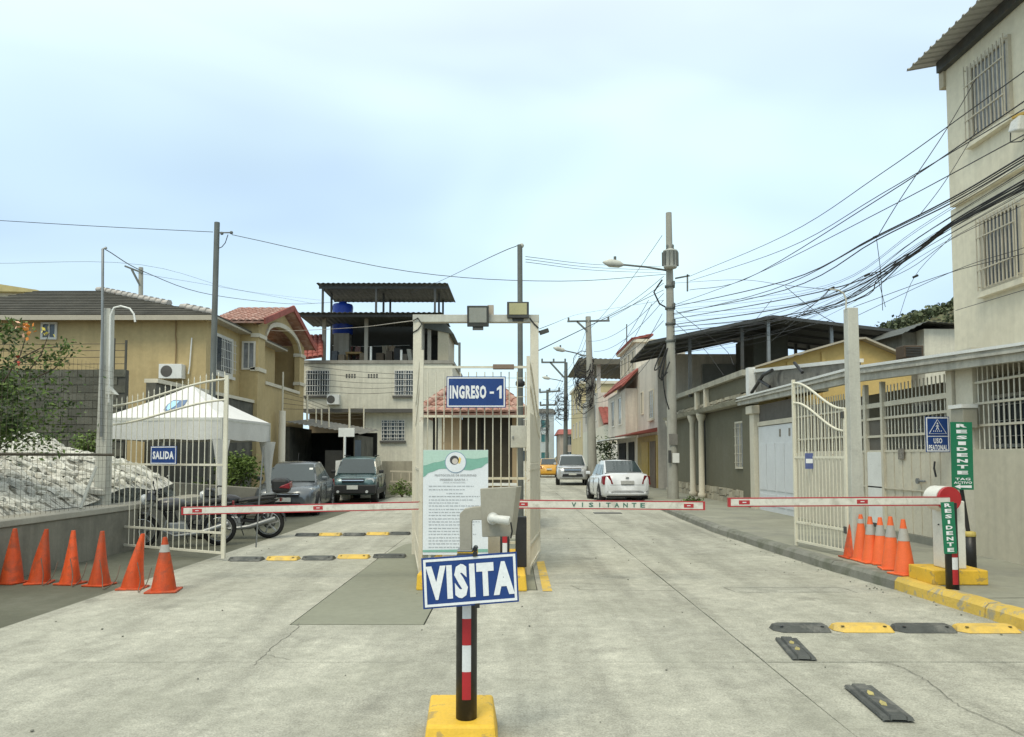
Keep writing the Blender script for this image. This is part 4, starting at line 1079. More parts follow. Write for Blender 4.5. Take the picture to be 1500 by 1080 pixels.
ac = aircon(hA, at(255.5, 545.5, HA), 0.72, 0.46)
obj('drain_pipe', MB().tube([at(257,536,HA-0.05), at(258,505,HA-0.05), at(257,490,HA-0.05), at(258,470,HA-0.05)], 0.02, 6), M('pipe_brown', (0.25,0.17,0.08), 0.7), hA)
obj('drain_pipe', MB().tube([at(276,548,HA-0.06), at(278,535,HA-0.06), at(281,495,HA-0.06)], 0.022, 6), mt_white, hA)
# ================================================================== BALCONY HOUSE
hB = thing('balcony_house', (-11, 30, 0), 'ochre house with arched balcony and red clay tile gable', 'house')
bx = -9.1; y0, y1 = 27.0, 33.0
obj('wall', MB().box(-13, -10.5, y0+0.01, y1, 0, 6.45), mt_ochre, hB)
obj('wall', MB().box(-10.5, bx-0.22, y0, y0+0.2, 0, 6.45), mt_ochre, hB)
obj('wall', MB().box(-10.5, bx-0.22, y1-0.2, y1, 0, 6.45), mt_ochre, hB)
obj('balcony_floor', MB().box(-10.5, bx-0.22, y0+0.2, y1-0.2, 3.3, 3.5), mt_ochre, hB)
ya, yb, zs_, za = 27.75, 32.3, 6.02, 6.72
mb = MB().box(bx-0.22, bx, y0, ya, 0, zs_).box(bx-0.22, bx, yb, y1, 0, zs_).box(bx-0.22, bx, ya, yb, 0, 4.42)
n = 12; lo, hi = [], []
gz = lambda y: 7.28 - abs(y-30)*0.30
for i in range(n+1):
    y = ya+(yb-ya)*i/n; lo.append((y, zs_+(za-zs_)*math.sqrt(max(0, 1-((y-30.02)/2.275)**2))))
ys_ = [y0]+[p[0] for p in lo]+[y1]; zl = [zs_]+[p[1] for p in lo]+[zs_]
for i in range(len(ys_)-1):
    mb.hull8([(bx-0.22,ys_[i],zl[i]),(bx,ys_[i],zl[i]),(bx,ys_[i+1],zl[i+1]),(bx-0.22,ys_[i+1],zl[i+1])], [(bx-0.22,ys_[i],gz(ys_[i])),(bx,ys_[i],gz(ys_[i])),(bx,ys_[i+1],gz(ys_[i+1])),(bx-0.22,ys_[i+1],gz(ys_[i+1]))])
obj('arched_front', mb, mt_ochre, hB)
mb = MB()
for i in range(n):
    (a0, b0), (a1, b1) = lo[i], lo[i+1]
    mb.hull8([(bx+0.002,a0,b0),(bx+0.07,a0,b0),(bx+0.07,a1,b1),(bx+0.002,a1,b1)], [(bx+0.002,a0,b0+0.17),(bx+0.07,a0,b0+0.17),(bx+0.07,a1,b1+0.17),(bx+0.002,a1,b1+0.17)])
mt_trim = M('cream_trim', (0.62,0.57,0.45), 0.7, 0.06, 2)
obj('arch_moulding', mb, mt_trim, hB)
obj('coping', MB().box(bx-0.26, bx+0.05, y0-0.05, ya+0.05, 4.70, 4.84), mt_trim, hB)
obj('coping', MB().box(bx-0.26, bx+0.05, ya+0.06, yb-0.06, 4.30, 4.42+0.003), mt_trim, hB)
obj('coping', MB().box(bx-0.26, bx+0.05, yb-0.05, y1+0.05, 4.70, 4.84), mt_trim, hB)
obj('capital', MB().box(bx-0.26, bx+0.06, y0-0.05, ya+0.04, 5.92, 6.06), mt_trim, hB)
obj('capital', MB().box(bx-0.26, bx+0.06, yb-0.04, y1+0.05, 5.92, 6.06), mt_trim, hB)
window(hB, (-10.5, 31.2, 5.0), Y_, 1.0, 2.0, None, fw=0.08, sill=None)
window(hB, at(364.5, 521, y0), X_, 0.36, 0.9, None, fw=0.06, sill=None, pane=mt_curt)
tile_roof(hB, (-10.7,26.55,6.42), (-8.75,26.55,6.42), (-8.75,30,7.55), (-10.9,30,7.55), mt_tile, 0.23, 0.36)
tile_roof(hB, (-8.75,33.45,6.42), (-10.7,33.45,6.42), (-10.9,30,7.55), (-8.75,30,7.55), mt_tile, 0.23, 0.36)
mb = MB().bar((-8.72,26.5,6.42), (-8.72,30,7.57), 0.06, 0.22).bar((-8.72,30,7.57), (-8.72,33.5,6.42), 0.06, 0.22)
obj('verge_board', mb, mt_tile2, hB)
obj('roof_tank', MB().lathe([(0,5.9),(0.3,5.92),(0.3,6.3),(0,6.35)], (-10.6,26.3,0), 14), mt_white, hB)

# ================================================================== DARK BLOCK WALLS
mt_block = M('cinder_block', (0.115,0.112,0.088), 0.95, 0.2, 2.5, 0.5, 20, dirt=(0.065,0.068,0.05), dscale=2, dpos=0.48, damt=0.6, rnd=0.16)
mt_mort = M('block_mortar', (0.085,0.083,0.068), 0.95, 0.2, 2, world=True)
bw_ = thing('block_wall', (-12, 19.1, 0), 'dark weathered cinder block wall behind the white stone slope', 'wall')
wz = zat(541, 19.0); wx1 = xat(181, 19.0)
obj('wall_core', MB().box(-17, wx1-0.01, 19.03, 19.2, 0, wz-0.01), mt_mort, bw_)
bm_ = mesh('block', MB().box(-0.193, 0.193, -0.02, 0.03, -0.092, 0.092), mt_block)
rr = random.Random(8)
nrow = 14
for r in range(nrow):
    z = wz-0.1-r*0.2; off = 0.2*(r % 2)
    for k in range(10):
        x = wx1-0.2-off-0.4*k
        if x < -13.4: break
        inst(bm_, bw_, (x, 19.02+rr.uniform(-0.006, 0.006), z+rr.uniform(-0.003, 0.003)), None, 'block')
obj('spike_post', MB().tube([(wx1-0.05,19.1,wz), (wx1-0.05,19.1,wz+0.75)], 0.03, 6).tube([(wx1-0.35,19.1,wz), (wx1-0.35,19.1,wz+0.8)], 0.025, 6), mt_mort, bw_)
for k in range(4):
    obj('barbed_wire', MB().tube([(-17,19.1,wz+0.15+0.17*k), (-13,19.1,wz+0.13+0.17*k), (wx1-0.05,19.1,wz+0.15+0.17*k)], 0.008, 4), mt_wire, bw_)
sw_ = thing('side_wall', (-9.25, 25, 0), 'dark stained boundary wall running behind the tent below the balcony', 'wall')
mt_sidew = M('stained_wall', (0.10,0.097,0.078), 0.95, 0.25, 1.2, 0.5, 14, dirt=(0.17,0.16,0.13), dscale=1.6, dpos=0.5, damt=0.6, streak=0.3, world=True)
obj('wall_body', MB().box(-9.5, -9.25, 19.6, 30.4, 0, 3.55), mt_sidew, sw_)
obj('coping', MB().box(-9.55, -9.2, 19.6, 30.4, 3.555, 3.66), mt_trim, sw_)
# low planter kerb behind the tent
pk = thing('planter_kerb', (-8.2, 19.8, 0), 'low pale concrete planter kerb below the yellow-green shrub', 'kerb')
obj('kerb_body', MB().hull8([(-9.2,19.65,0),(-6.3,21.2,0),(-6.35,21.35,0),(-9.2,19.85,0)], [(-9.2,19.65,1.0),(-6.3,21.2,0.72),(-6.35,21.35,0.72),(-9.2,19.85,1.0)]), mt_cap, pk, bev=0.02)

# ================================================================== TENT
tent = thing('canopy_tent', (-7.6, 18, 0), 'white pop-up canopy tent with a blue shield emblem behind the exit gate', 'tent')
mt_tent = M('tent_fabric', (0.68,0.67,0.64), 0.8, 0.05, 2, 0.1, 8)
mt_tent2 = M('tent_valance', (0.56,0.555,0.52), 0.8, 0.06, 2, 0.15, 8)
C4 = [Vector((-9.08,16.65,0)), Vector((-6.33,16.5,0)), Vector((-6.18,19.3,0)), Vector((-8.95,19.45,0))]
zt1, zt0 = zat(612, 16.6), zat(644, 16.6); pk_ = Vector((-7.62, 18.0, zat(565, 18.0)))
def tent_face(i):
    a, b = C4[i]+Z_*zt1, C4[(i+1)%4]+Z_*zt1
    def fn(s, t):
        p = a.lerp(b, s).lerp(pk_, t)
        sag = 0.10*math.sin(math.pi*t)*1.0 + 0.05*math.sin(math.pi*s)*(1-t)*math.sin(math.pi*min(1, t*2+0.0))
        return p - Z_*sag*0.35
    return fn
for i in range(4):
    obj('roof_panel', MB().grid(tent_face(i), 13, 9), mt_tent, tent)
    a, b = C4[i], C4[(i+1)%4]; d = (b-a).normalized(); nrm = Vector((d.y, -d.x, 0))
    def vf(s, t, a=a, b=b, nrm=nrm):
        p = a.lerp(b, s); w = 0.012*math.sin(s*25)+0.015*math.sin(s*9+1)
        return p + Z_*(zt1+(zt0-zt1)*(1-t)+0.012*math.sin(s*14)*(1-t)) + nrm*(w*(1-t)+0.01)
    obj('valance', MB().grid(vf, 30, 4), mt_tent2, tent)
for i, p in enumerate(C4):
    obj('leg', MB().bar(p+Z_*0.0, p+Z_*zt1, 0.04), mt_wgrey, tent)
    if i == 3: continue
    ctr = (C4[0]+C4[2])/2
    def drape(s, t, p=p):     # fabric bunched round the leg, tapering downward
        ang = s*2*math.pi; r = (0.05+0.13*(t**2))*(1+0.25*math.sin(3*ang+i)); h = zt0-1.35+1.35*t
        q = (ctr-p).normalized()*0.06*t
        return p + q + Vector((r*math.cos(ang), r*0.8*math.sin(ang), h))
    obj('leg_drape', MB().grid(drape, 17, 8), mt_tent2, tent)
for i in range(4):
    obj('frame_bar', MB().bar(C4[i]+Z_*(zt1-0.06), C4[(i+1)%4]+Z_*(zt1-0.06), 0.03), mt_wgrey, tent)
# emblem on the front slope
a, b = C4[0]+Z_*zt1, C4[1]+Z_*zt1
fn = tent_face(0)
def em(pts, k, mm, nm='emblem'):
    ee = 0.01*k
    obj(nm, MB().add([Vector(fn(s, t))+Vector((0,-0.012-ee*0.3,0.012+ee)) for s, t in pts], [tuple(range(len(pts)))]), mm, tent)
em([(0.40,0.56),(0.40,0.42),(0.43,0.28),(0.48,0.20),(0.54,0.20),(0.61,0.30),(0.655,0.44),(0.67,0.57),(0.56,0.55)], 0, M('emblem_navy', (0.12,0.18,0.30), 0.6))
em([(0.425,0.52),(0.425,0.40),(0.46,0.29),(0.50,0.23),(0.535,0.36),(0.545,0.51)], 1, M('emblem_sky', (0.36,0.60,0.75), 0.6))
rod = tag(obj('steel_rod', MB().tube([at(375,802,13.75), at(379,742,13.75), at(386,655,13.75)], 0.014, 6), mt_metal, loc=at(375,802,13.75)), 'thin leaning grey steel rod standing beside the parked motorcycle', 'rod')

# ================================================================== DARK CARPORT
cp = thing('carport', (-7.5, 31, 0), 'dark open carport with sagging sheet roof behind the grey car', 'carport')
CY = 30.0
mt_sheet = M('old_sheet_roof', (0.17,0.165,0.145), 0.7, 0.25, 2, 0.2, 10, dirt=(0.17,0.13,0.10), dscale=2, damt=0.7)
pL, pR = at(418, 618, CY), at(528, 636, CY)
corrugated(cp, pL, pR, pR+Vector((0,4,0.3)), pL+Vector((0,4,0.3)), mt_sheet, 0.2, 0.025)
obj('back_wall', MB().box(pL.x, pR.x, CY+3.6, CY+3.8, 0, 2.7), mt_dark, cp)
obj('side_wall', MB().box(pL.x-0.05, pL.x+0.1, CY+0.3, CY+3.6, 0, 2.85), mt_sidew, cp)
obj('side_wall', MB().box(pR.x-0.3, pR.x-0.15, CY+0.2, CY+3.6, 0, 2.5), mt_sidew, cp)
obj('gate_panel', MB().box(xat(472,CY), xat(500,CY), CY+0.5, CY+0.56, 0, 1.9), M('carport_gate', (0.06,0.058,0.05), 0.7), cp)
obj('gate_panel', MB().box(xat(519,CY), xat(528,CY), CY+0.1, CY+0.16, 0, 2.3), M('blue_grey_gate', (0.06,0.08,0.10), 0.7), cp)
wp = thing('white_column', at(413,700,29), 'tall white round column at the left end of the carport', 'column')
wx = xat(413, 29)
obj('shaft', MB().lathe([(0,0),(0.19,0),(0.19,0.1),(0.14,0.14),(0.125,zat(602,29)),(0,zat(602,29))], (wx,29,0), 14), mt_trim, wp)
obj('spike', MB().tube([(wx,29,zat(602,29)), (wx,29,zat(545,29))], 0.035, 6), mt_trim, wp)
for k, (px, p0, p1) in enumerate([(450,617,578),(463,620,597),(471,622,599),(482,626,597),(512,630,597),(533,628,594)]):
    s = tag(obj('fence_spike', MB().tube([at(px,p0,CY+0.5), at(px,p1,CY+0.5)], 0.045 if k in (0,4) else 0.03, 6), mt_trim, loc=at(px,p0,CY+0.5)),
        ['thick white spike post', 'thin white spike post', 'second thin white spike post', 'third thin white spike post', 'thick white spike post near the white board', 'white spike post nearest the white house window'][k] + ' above the carport roof, %s from left' % ['first','second','third','fourth','fifth','sixth'][k], 'post', 'spike posts above the carport')
for k in range(4):
    tag(obj('barbed_wire', MB().tube([at(414,575+8*k,CY-0.4), at(450,585+5*k,CY+0.5), at(490,600+5*k,CY+0.5), at(533,598+5*k,CY+0.5)], 0.008, 4), mt_wire, loc=at(450,585+5*k,CY+0.5)), '%s barbed wire strand from the top over the carport' % ['first','second','third','fourth'][k], 'wire', 'barbed wire over the carport')
wb = thing('white_board', at(506,705,29), 'small white board on a white pole behind the grey car', 'sign')
obj('board', MB().box(xat(496,29), xat(519,29), 28.97, 29.03, zat(640,29), zat(627,29)), mt_white, wb)
obj('pole', MB().cyl((xat(505,29),29,0.5), (xat(505,29),29,zat(640,29)), 0.05, 10), mt_white, wb)
obj('pedestal', MB().hull8([(xat(492,29),28.9,0),(xat(512,29),28.9,0),(xat(512,29),29.3,0),(xat(492,29),29.3,0)], [(xat(493,29),28.9,zat(675,29)),(xat(511,29),28.9,zat(673,29)),(xat(511,29),29.3,zat(673,29)),(xat(493,29),29.3,zat(675,29))]), mt_white, wb)

# ================================================================== WHITE TERRACE HOUSE
mt_wh = M('pale_render', (0.64,0.61,0.50), 0.8, 0.05, 0.7, 0.1, 20, dirt=(0.48,0.44,0.35), dscale=1, dpos=0.55, damt=0.4, streak=0.15, world=True)
mt_slab = M('raw_slab', (0.33,0.31,0.265), 0.9, 0.12, 1.5, 0.3, 15, streak=0.2, world=True)
mt_sheetd = M('dark_sheet', (0.085,0.09,0.078), 0.6, 0.12, 2)
WY = 38.0
fx = lambda px: xat(px, WY); fz = lambda py: zat(py, WY)
wh = thing('terrace_house', (fx(550), WY+3, 0), 'pale two-storey house with open roof terrace under dark sheet roofs', 'house')
obj('wall', MB().box(fx(532), fx(660), WY+0.5, WY+7, 0, fz(604)), mt_wh, wh)
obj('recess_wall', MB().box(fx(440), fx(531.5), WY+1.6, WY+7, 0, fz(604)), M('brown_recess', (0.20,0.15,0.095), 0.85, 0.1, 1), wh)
obj('upper_wall', MB().box(fx(440), fx(662), WY, WY+7, fz(603.8), fz(533)), mt_wh, wh)
obj('terrace_slab', MB().box(fx(438), fx(664), WY-0.06, WY+7, fz(532.8), fz(528)), mt_slab, wh)
obj('band', MB().box(fx(440)-0.03, fx(662)+0.03, WY-0.04, WY-0.002, fz(604.5), fz(599)), mt_sill_shade, wh)  # dark strip painting in the shade line between the storeys
mt_stairw = M('stair_beige', (0.47,0.42,0.31), 0.85, 0.08, 1)
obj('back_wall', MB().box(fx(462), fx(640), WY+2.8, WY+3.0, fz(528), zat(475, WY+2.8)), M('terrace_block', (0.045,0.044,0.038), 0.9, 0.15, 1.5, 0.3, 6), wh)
obj('stair_wall', MB().box(fx(640), fx(656), WY+0.2, WY+4, fz(528)+0.002, fz(478)), mt_stairw, wh)
obj('stair_cap', MB().hull8([(fx(620),WY+0.1,fz(480)),(fx(664),WY+0.1,fz(489)),(fx(664),WY+4.1,fz(489)),(fx(620),WY+4.1,fz(480))], [(fx(620),WY+0.1,fz(470)),(fx(650),WY+0.1,fz(470)),(fx(650),WY+4.1,fz(470)),(fx(620),WY+4.1,fz(470))]), mt_sheetd, wh)
for px in (470, 533, 617, 627):
    obj('column', MB().box(fx(px)-0.09, fx(px)+0.09, WY+0.3, WY+0.48, fz(528)+0.001, fz(462)), mt_slab, wh)
ry, rz1 = 36.9, zat(458, 36.9)
r1 = corrugated(wh, (xat(430,ry),ry,rz1), (xat(648,ry),ry,rz1), (xat(648,ry)+0.1,ry+3.4,rz1-0.12), (xat(430,ry),ry+3.4,rz1-0.12), mt_sheetd, 0.25, 0.03)
obj('roof_beam', MB().box(xat(432,ry), xat(646,ry), ry+0.25, ry+0.35, rz1-0.16, rz1-0.04), mt_dmetal, wh)
ry2, rz2 = 38.0, zat(415, 38.0)
corrugated(wh, (xat(460,ry2),ry2,rz2), (xat(655,ry2),ry2,rz2), (xat(655,ry2)+0.1,ry2+4,rz2-0.15), (xat(460,ry2)+0.05,ry2+4,rz2-0.15), mt_sheetd, 0.25, 0.03)
for px in (470, 483, 549, 560, 570, 636, 642, 648):
    dy = 0.3 if px in (470, 549, 636) else (2.0 if px in (483, 560, 642) else 3.6)
    x_ = xat(px, WY+dy); obj('roof_post', MB().box(x_-0.05, x_+0.05, WY+dy-0.05, WY+dy+0.05, rz1, rz2-0.10), mt_dmetal, wh)
for dy in (0.3, 3.6):
    obj('roof_beam', MB().box(fx(462), fx(655), WY+dy-0.04, WY+dy+0.04, rz2-0.22, rz2-0.06-0.03*dy), mt_dmetal, wh)
tank = thing('water_tank', (xat(500,40.0), 40.0, fz(528)), 'bright blue plastic water tank between the terrace roofs', 'water tank')
zk = zat(446, 40.0)
obj('tank_body', MB().lathe([(0,fz(480)),(0.53,fz(480)),(0.55,zk-0.9),(0.52,zk-0.5),(0.55,zk-0.15),(0.50,zk-0.02),(0.22,zk+0.02),(0.2,zk+0.12),(0,zk+0.14)], (xat(500,40),40,0), 20), M('tank_blue', (0.012,0.05,0.36), 0.4, 0.05), tank)
obj('tank_stand', MB().box(xat(500,40)-0.4, xat(500,40)+0.4, 39.7, 40.3, fz(528)+0.003, fz(480)-0.003), mt_slab, tank)
window(wh, (fx(464.5), WY, fz(561)), X_, 1.12, 1.2, (9,4), fw=0.05, bw=0.03)
window(wh, (fx(592.5), WY, fz(561)), X_, 1.0, 1.2, (8,4), fw=0.05, bw=0.03)
window(wh, (fx(573.5), WY+0.5, zat(630.5, WY+0.5)), X_, 1.12, 0.98, (6,5), fw=0.04, bw=0.035, mull=2)
for px in (512.5, 545):
    for k in range(4):
        for r in range(2):
            obj('vent_hole', MB().box(fx(px-7+k*4), fx(px-4.6+k*4), WY-0.012, WY+0.05, fz(550.6+r*3.4), fz(548+r*3.4)), mt_sill_shade, wh)
obj('meter_box', MB().box(fx(536), fx(545), WY+0.4, WY+0.497, fz(657), fz(647)), mt_frame, wh)
aircon(wh, (fx(489), WY, fz(586)), 0.6, 0.5)
# clutter on the terrace
cl = thing('work_table', (fx(508), WY+1.5, fz(528)), 'tall open wooden table frame on the roof terrace', 'table')
mt_wood = M('raw_wood', (0.36,0.24,0.10), 0.8, 0.15, 4)
for dx in (-0.35, 0.35):
    for dy in (0, 0.5):
        x_ = fx(508)+dx
        obj('leg', MB().box(x_-0.04, x_+0.04, WY+1.4+dy, WY+1.48+dy, fz(528), fz(513)), mt_wood, cl)
obj('table_top', MB().box(fx(508)-0.42, fx(508)+0.42, WY+1.35, WY+2.0, fz(513)+0.002, fz(510)), mt_wood, cl)
for k, (px, w, h, c_) in enumerate([(484,0.35,0.7,(0.30,0.33,0.36)),(491,0.25,0.6,(0.5,0.5,0.5)),(497,0.3,0.75,(0.33,0.12,0.11)),(510,0.3,0.7,(0.33,0.20,0.19)),(553,0.3,1.0,(0.45,0.38,0.28)),(563,0.35,1.1,(0.40,0.31,0.22))]):
    zt_ = fz(498 if k < 4 else 497); dz = h
    mb = MB().grid(lambda s, t: (fx(px)+(s-0.5)*w+0.03*math.sin(t*5+k), WY+2.2+0.06*math.sin(s*9+k), zt_-t*dz), 7, 6)
    tag(obj('hanging_cloth', mb, M('cloth_%d' % k, c_, 0.9), loc=(fx(px), WY+2.2, zt_)), ['blue-grey cloth hung at the left of the terrace','small pale cloth on the terrace line','dark red cloth on the terrace line','faded pink cloth above the wooden table','light tan curtain in the middle of the terrace','darker tan curtain in the middle of the terrace'][k], 'cloth', 'washing on the roof terrace')
tag(obj('clothes_line', MB().tube([(fx(470),WY+2.2,fz(497)),(fx(520),WY+2.2,fz(498.5)),(fx(590),WY+2.2,fz(496.5))], 0.012, 4), mt_white, loc=(fx(520),WY+2.2,fz(498))), 'washing line strung across the roof terrace', 'rope')
for k, px in enumerate((541, 586)):
    tag(obj('white_pipe', MB().cyl((fx(px),WY+0.2,fz(528)+0.001), (fx(px),WY+0.2,fz(507 if k == 0 else 512)), 0.06, 10), mt_white, loc=(fx(px),WY+0.2,fz(528))), ['taller white pipe stub', 'shorter white pipe stub'][k]+' standing on the terrace edge', 'pipe')
for k, (x0_, x1_, h, c_) in enumerate([(520,528,0.5,(0.2,0.16,0.11)),(572,582,0.75,(0.035,0.035,0.035)),(594,600,0.7,(0.4,0.38,0.32)),(604,612,0.35,(0.35,0.34,0.31)),(545,556,0.5,(0.12,0.09,0.06)),(560,569,0.62,(0.09,0.07,0.05)),(478,486,0.6,(0.12,0.13,0.14)),(584,592,0.45,(0.16,0.14,0.11)),(488,497,0.42,(0.25,0.2,0.14))]):
    tag(obj('crate', MB().hull8([(fx(x0_),WY+0.9,fz(528)+0.002),(fx(x1_),WY+0.9,fz(528)+0.002),(fx(x1_),WY+1.4,fz(528)+0.002),(fx(x0_),WY+1.4,fz(528)+0.002)], [(fx(x0_-(k==2)*3),WY+0.9,fz(528)+h),(fx(x1_-(k==2)*3),WY+0.9,fz(528)+h),(fx(x1_),WY+1.4,fz(528)+h),(fx(x0_),WY+1.4,fz(528)+h)]), M('crate_%d' % k, c_, 0.8), loc=(fx(x0_), WY+1, fz(528))),
        ['low brown crate beside the wooden table','black box on the roof terrace','leaning pale board on the roof terrace','small pale box at the terrace corner','brown chest in the middle of the terrace','taller dark cabinet in the middle of the terrace','blue-grey bin at the left of the terrace','low dull box near the right of the terrace','tan carton at the left of the terrace'][k], 'box')
# neighbouring red awning roof seen between the two houses
nr_ = thing('lean_to_roof', (fx(458), WY+1, fz(505)), 'small red tiled lean-to roof between balcony house and terrace house', 'roof')
tile_roof(nr_, at(443,526,36.5), at(473,522,36.5), at(473,491,39.0), at(446,492,39.0), mt_tile2, 0.22, 0.4)
# far left roof beyond the ochre house
fl = thing('pale_house', (-23, 36, 0), 'sliver of a pale yellow gabled house beyond the dark roof at far left', 'house')
obj('wall', MB().box(-27, xat(44,35), 35, 40, 0, zat(424,35)), mt_wh, fl)
obj('roof', MB().hull8([(-28,34.6,zat(424,34.6)),(xat(50,34.6),34.6,zat(428,34.6)),(xat(50,34.6),40,zat(428,34.6)),(-28,40,zat(424,34.6))], [(-28,34.6,zat(395,34.6)),(xat(48,34.6),34.6,zat(425,34.6)),(xat(48,34.6),40,zat(425,34.6)),(-28,40,zat(395,34.6))]), M('pale_roof', (0.45,0.38,0.18), 0.8), fl)

# ================================================================== GUARD BOOTH behind the portal
gb = thing('guard_booth', (-1.0, 17.5, 0), 'small guard booth with red clay tile roof behind the central portal', 'booth')
GY = 16.6
mt_tan = M('booth_tan', (0.33,0.245,0.145), 0.8, 0.1, 1.5)
x0, x1 = xat(634, GY), xat(757, GY)
ez = zat(606, 16.2)
obj('floor', MB().box(x0-0.1, x1+0.1, GY-0.1, 19.0, 0, 0.12), mt_slab, gb)
obj('base_wall', MB().box(x0, x1, GY, GY+0.12, 0.121, 1.0), mt_tan, gb)
obj('base_wall', MB().box(x0, x0+0.12, GY+0.121, 18.9, 0.121, 1.0), mt_tan, gb)
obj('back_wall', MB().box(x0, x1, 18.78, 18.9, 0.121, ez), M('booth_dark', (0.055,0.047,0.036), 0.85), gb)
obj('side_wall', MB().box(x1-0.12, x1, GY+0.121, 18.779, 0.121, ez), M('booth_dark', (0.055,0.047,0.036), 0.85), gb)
obj('wall_pier', MB().box(xat(647,GY), xat(676,GY), GY, GY+0.12, 1.002, ez), mt_tan, gb)
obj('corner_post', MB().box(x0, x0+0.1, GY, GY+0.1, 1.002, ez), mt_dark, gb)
obj('corner_post', MB().box(x1-0.1, x1, GY, GY+0.1, 1.002, ez), mt_tan, gb)
obj('window', MB().box(xat(677,GY), xat(750,GY), GY+0.04, GY+0.055, 1.003, ez-0.05), M('booth_tint', (0.05,0.043,0.03), 0.5, 0.3, 2, spec=0.15), gb)
obj('mullion', MB().box(xat(705,GY), xat(709,GY), GY+0.01, GY+0.07, 1.003, ez-0.05), mt_dark, gb)
obj('counter', MB().box(xat(676,GY), xat(757,GY), GY-0.15, GY+0.15, 1.003, 1.06), mt_white, gb)
ap0, ap1 = (xat(672,17.7), 17.7, zat(566,17.7)), (xat(722,17.7), 17.7, zat(566,17.7))
ea, eb = (xat(613,16.2), 16.2, ez), (xat(769,16.2), 16.2, ez); ec, ed = (eb[0], 19.2, ez), (ea[0], 19.2, ez)
tile_roof(gb, ea, eb, ap1, ap0, mt_tile, 0.17, 0.33)
tile_roof(gb, ed, ea, ap0, ap0, mt_tile, 0.17, 0.33)
tile_roof(gb, eb, ec, ap1, ap1, mt_tile, 0.17, 0.33)
for p, q in ((ea, ap0), (eb, ap1)):
    p, q = Vector(p)+Z_*0.08, Vector(q)+Z_*0.10
    mb = MB()
    for k in range(7): mb.tube([p.lerp(q, k/7), p.lerp(q, (k+1.15)/7)], [0.10, 0.08], 8)
    obj('hip_tile', mb, mt_tile, gb, kind='stuff')

# ================================================================== RIGHT: TALL BEIGE BUILDING
mt_beige = M('beige_render', (0.72,0.67,0.52), 0.85, 0.04, 0.5, 0.12, 18, dirt=(0.60,0.55,0.42), dscale=0.7, dpos=0.5, damt=0.55, streak=0.10, world=True)
mt_zinc = M('zinc_sheet', (0.40,0.39,0.36), 0.5, 0.12, 1.2, dirt=(0.13,0.12,0.11), dscale=1.2, damt=0.5)
tb = thing('apartment_block', (10.5, 10, 0), 'tall beige apartment block with overhanging corrugated roof at the right edge', 'building')
UX, LX = 8.70, 8.82
UY = onx(1386, 130, UX).y; LY = onx(1397, 450, LX).y
rz_ = zat(95, UY)
zl_ = onx(1392, 304, UX).z
obj('lower_wall', MB().box(LX, 15, 1.0, LY, 0, zl_-0.002), mt_beige, tb)
obj('upper_wall', MB().box(UX, 15, 1.0, UY, zl_, rz_-0.02), mt_beige, tb)
ex = onx(1340, 95, 8.08)
N = int((UY+0.15-1.0)/0.21); mb = MB()
for k in range(N+1):
    y = 1.0+0.21*k
    for (a, b, za, zb) in ((0,0.13,0,0),(0.13,0.15,0,0.035),(0.15,0.19,0.035,0.035),(0.19,0.21,0.035,0)):
        zo = rz_+0.0
        mb.hull8([(8.06,y+a,zo+za),(9.6,y+a,zo+za+0.28),(9.6,y+b,zo+zb+0.28),(8.06,y+b,zo+zb)], [(8.06,y+a,zo+za+0.008),(9.6,y+a,zo+za+0.288),(9.6,y+b,zo+zb+0.288),(8.06,y+b,zo+zb+0.008)])
obj('roof_sheet', mb, mt_zinc, tb, kind='stuff')
obj('roof_beam', MB().box(UX-0.13, UX-0.004, 1.0, UY+0.10, rz_-0.13, rz_+0.085), mt_dmetal, tb)
obj('beam_end', MB().box(UX-0.05, UX+0.10, UY+0.002, UY+0.16, rz_-0.45, rz_-0.03), mt_stairw, tb)
mt_cageb = M('cage_cream', (0.50,0.46,0.36), 0.6, 0.1)
w1 = window(tb, onx(1452, 133, UX), -Y_, 1.02, 1.32, (10,2), fw=0.07, proj=0.06, sill=mt_beige, cage=0.05, each=True, bw=0.02, pane=mt_curt, mull=1, barmat=mt_cageb, frame=mt_cageb)
w2 = window(tb, onx(1470, 362, LX), -Y_, 0.98, 1.22, (10,2), fw=0.09, proj=0.06, sill=mt_beige, cage=0.05, each=True, bw=0.02, barmat=mt_cageb, frame=mt_cageb, pane=M('pane_dim', (0.10,0.105,0.11), 0.25, 0.3, 2), mull=1)
for wi, cxy, X0, ww, hh in ((w1, (1452,133), UX, 1.02, 1.32), (w2, (1470,362), LX, 0.98, 1.22)):
    c = onx(*cxy, X0); q = 0.145
    for s in (-1, 1):
        for z in (-1, 1):
            obj('cage_arm', MB().bar((X0, c.y+s*ww*0.56, c.z+z*hh*0.5), (X0-q, c.y+s*ww*0.56, c.z+z*hh*0.5), 0.016), mt_cageb, wi)
        obj('cage_upright', MB().bar((X0-q, c.y+s*ww*0.56, c.z-hh*0.56), (X0-q, c.y+s*ww*0.56, c.z+hh*0.56), 0.018), mt_cageb, wi)
lb = thing('wall_lamp', onx(1492, 185, 8.55), 'white wall lamp with yellow bracket on the tall beige block', 'lamp')
p = onx(1492, 182, 8.5)
obj('lamp_bowl', MB().hull8([p+Vector(q) for q in ((-0.12,-0.14,-0.16),(0.1,-0.14,-0.16),(0.1,0.12,-0.10),(-0.12,0.12,-0.10))], [p+Vector(q) for q in ((-0.05,-0.10,0.12),(0.14,-0.10,0.12),(0.14,0.14,0.10),(-0.05,0.14,0.10))]), mt_plw, lb, bev=0.03)
obj('bracket', MB().bar(p+Vector((0.2,-0.1,0.20)), p+Vector((-0.02,0.13,0.17)), 0.05, 0.05), M('bracket_yellow', (0.5,0.33,0.08), 0.6), lb)
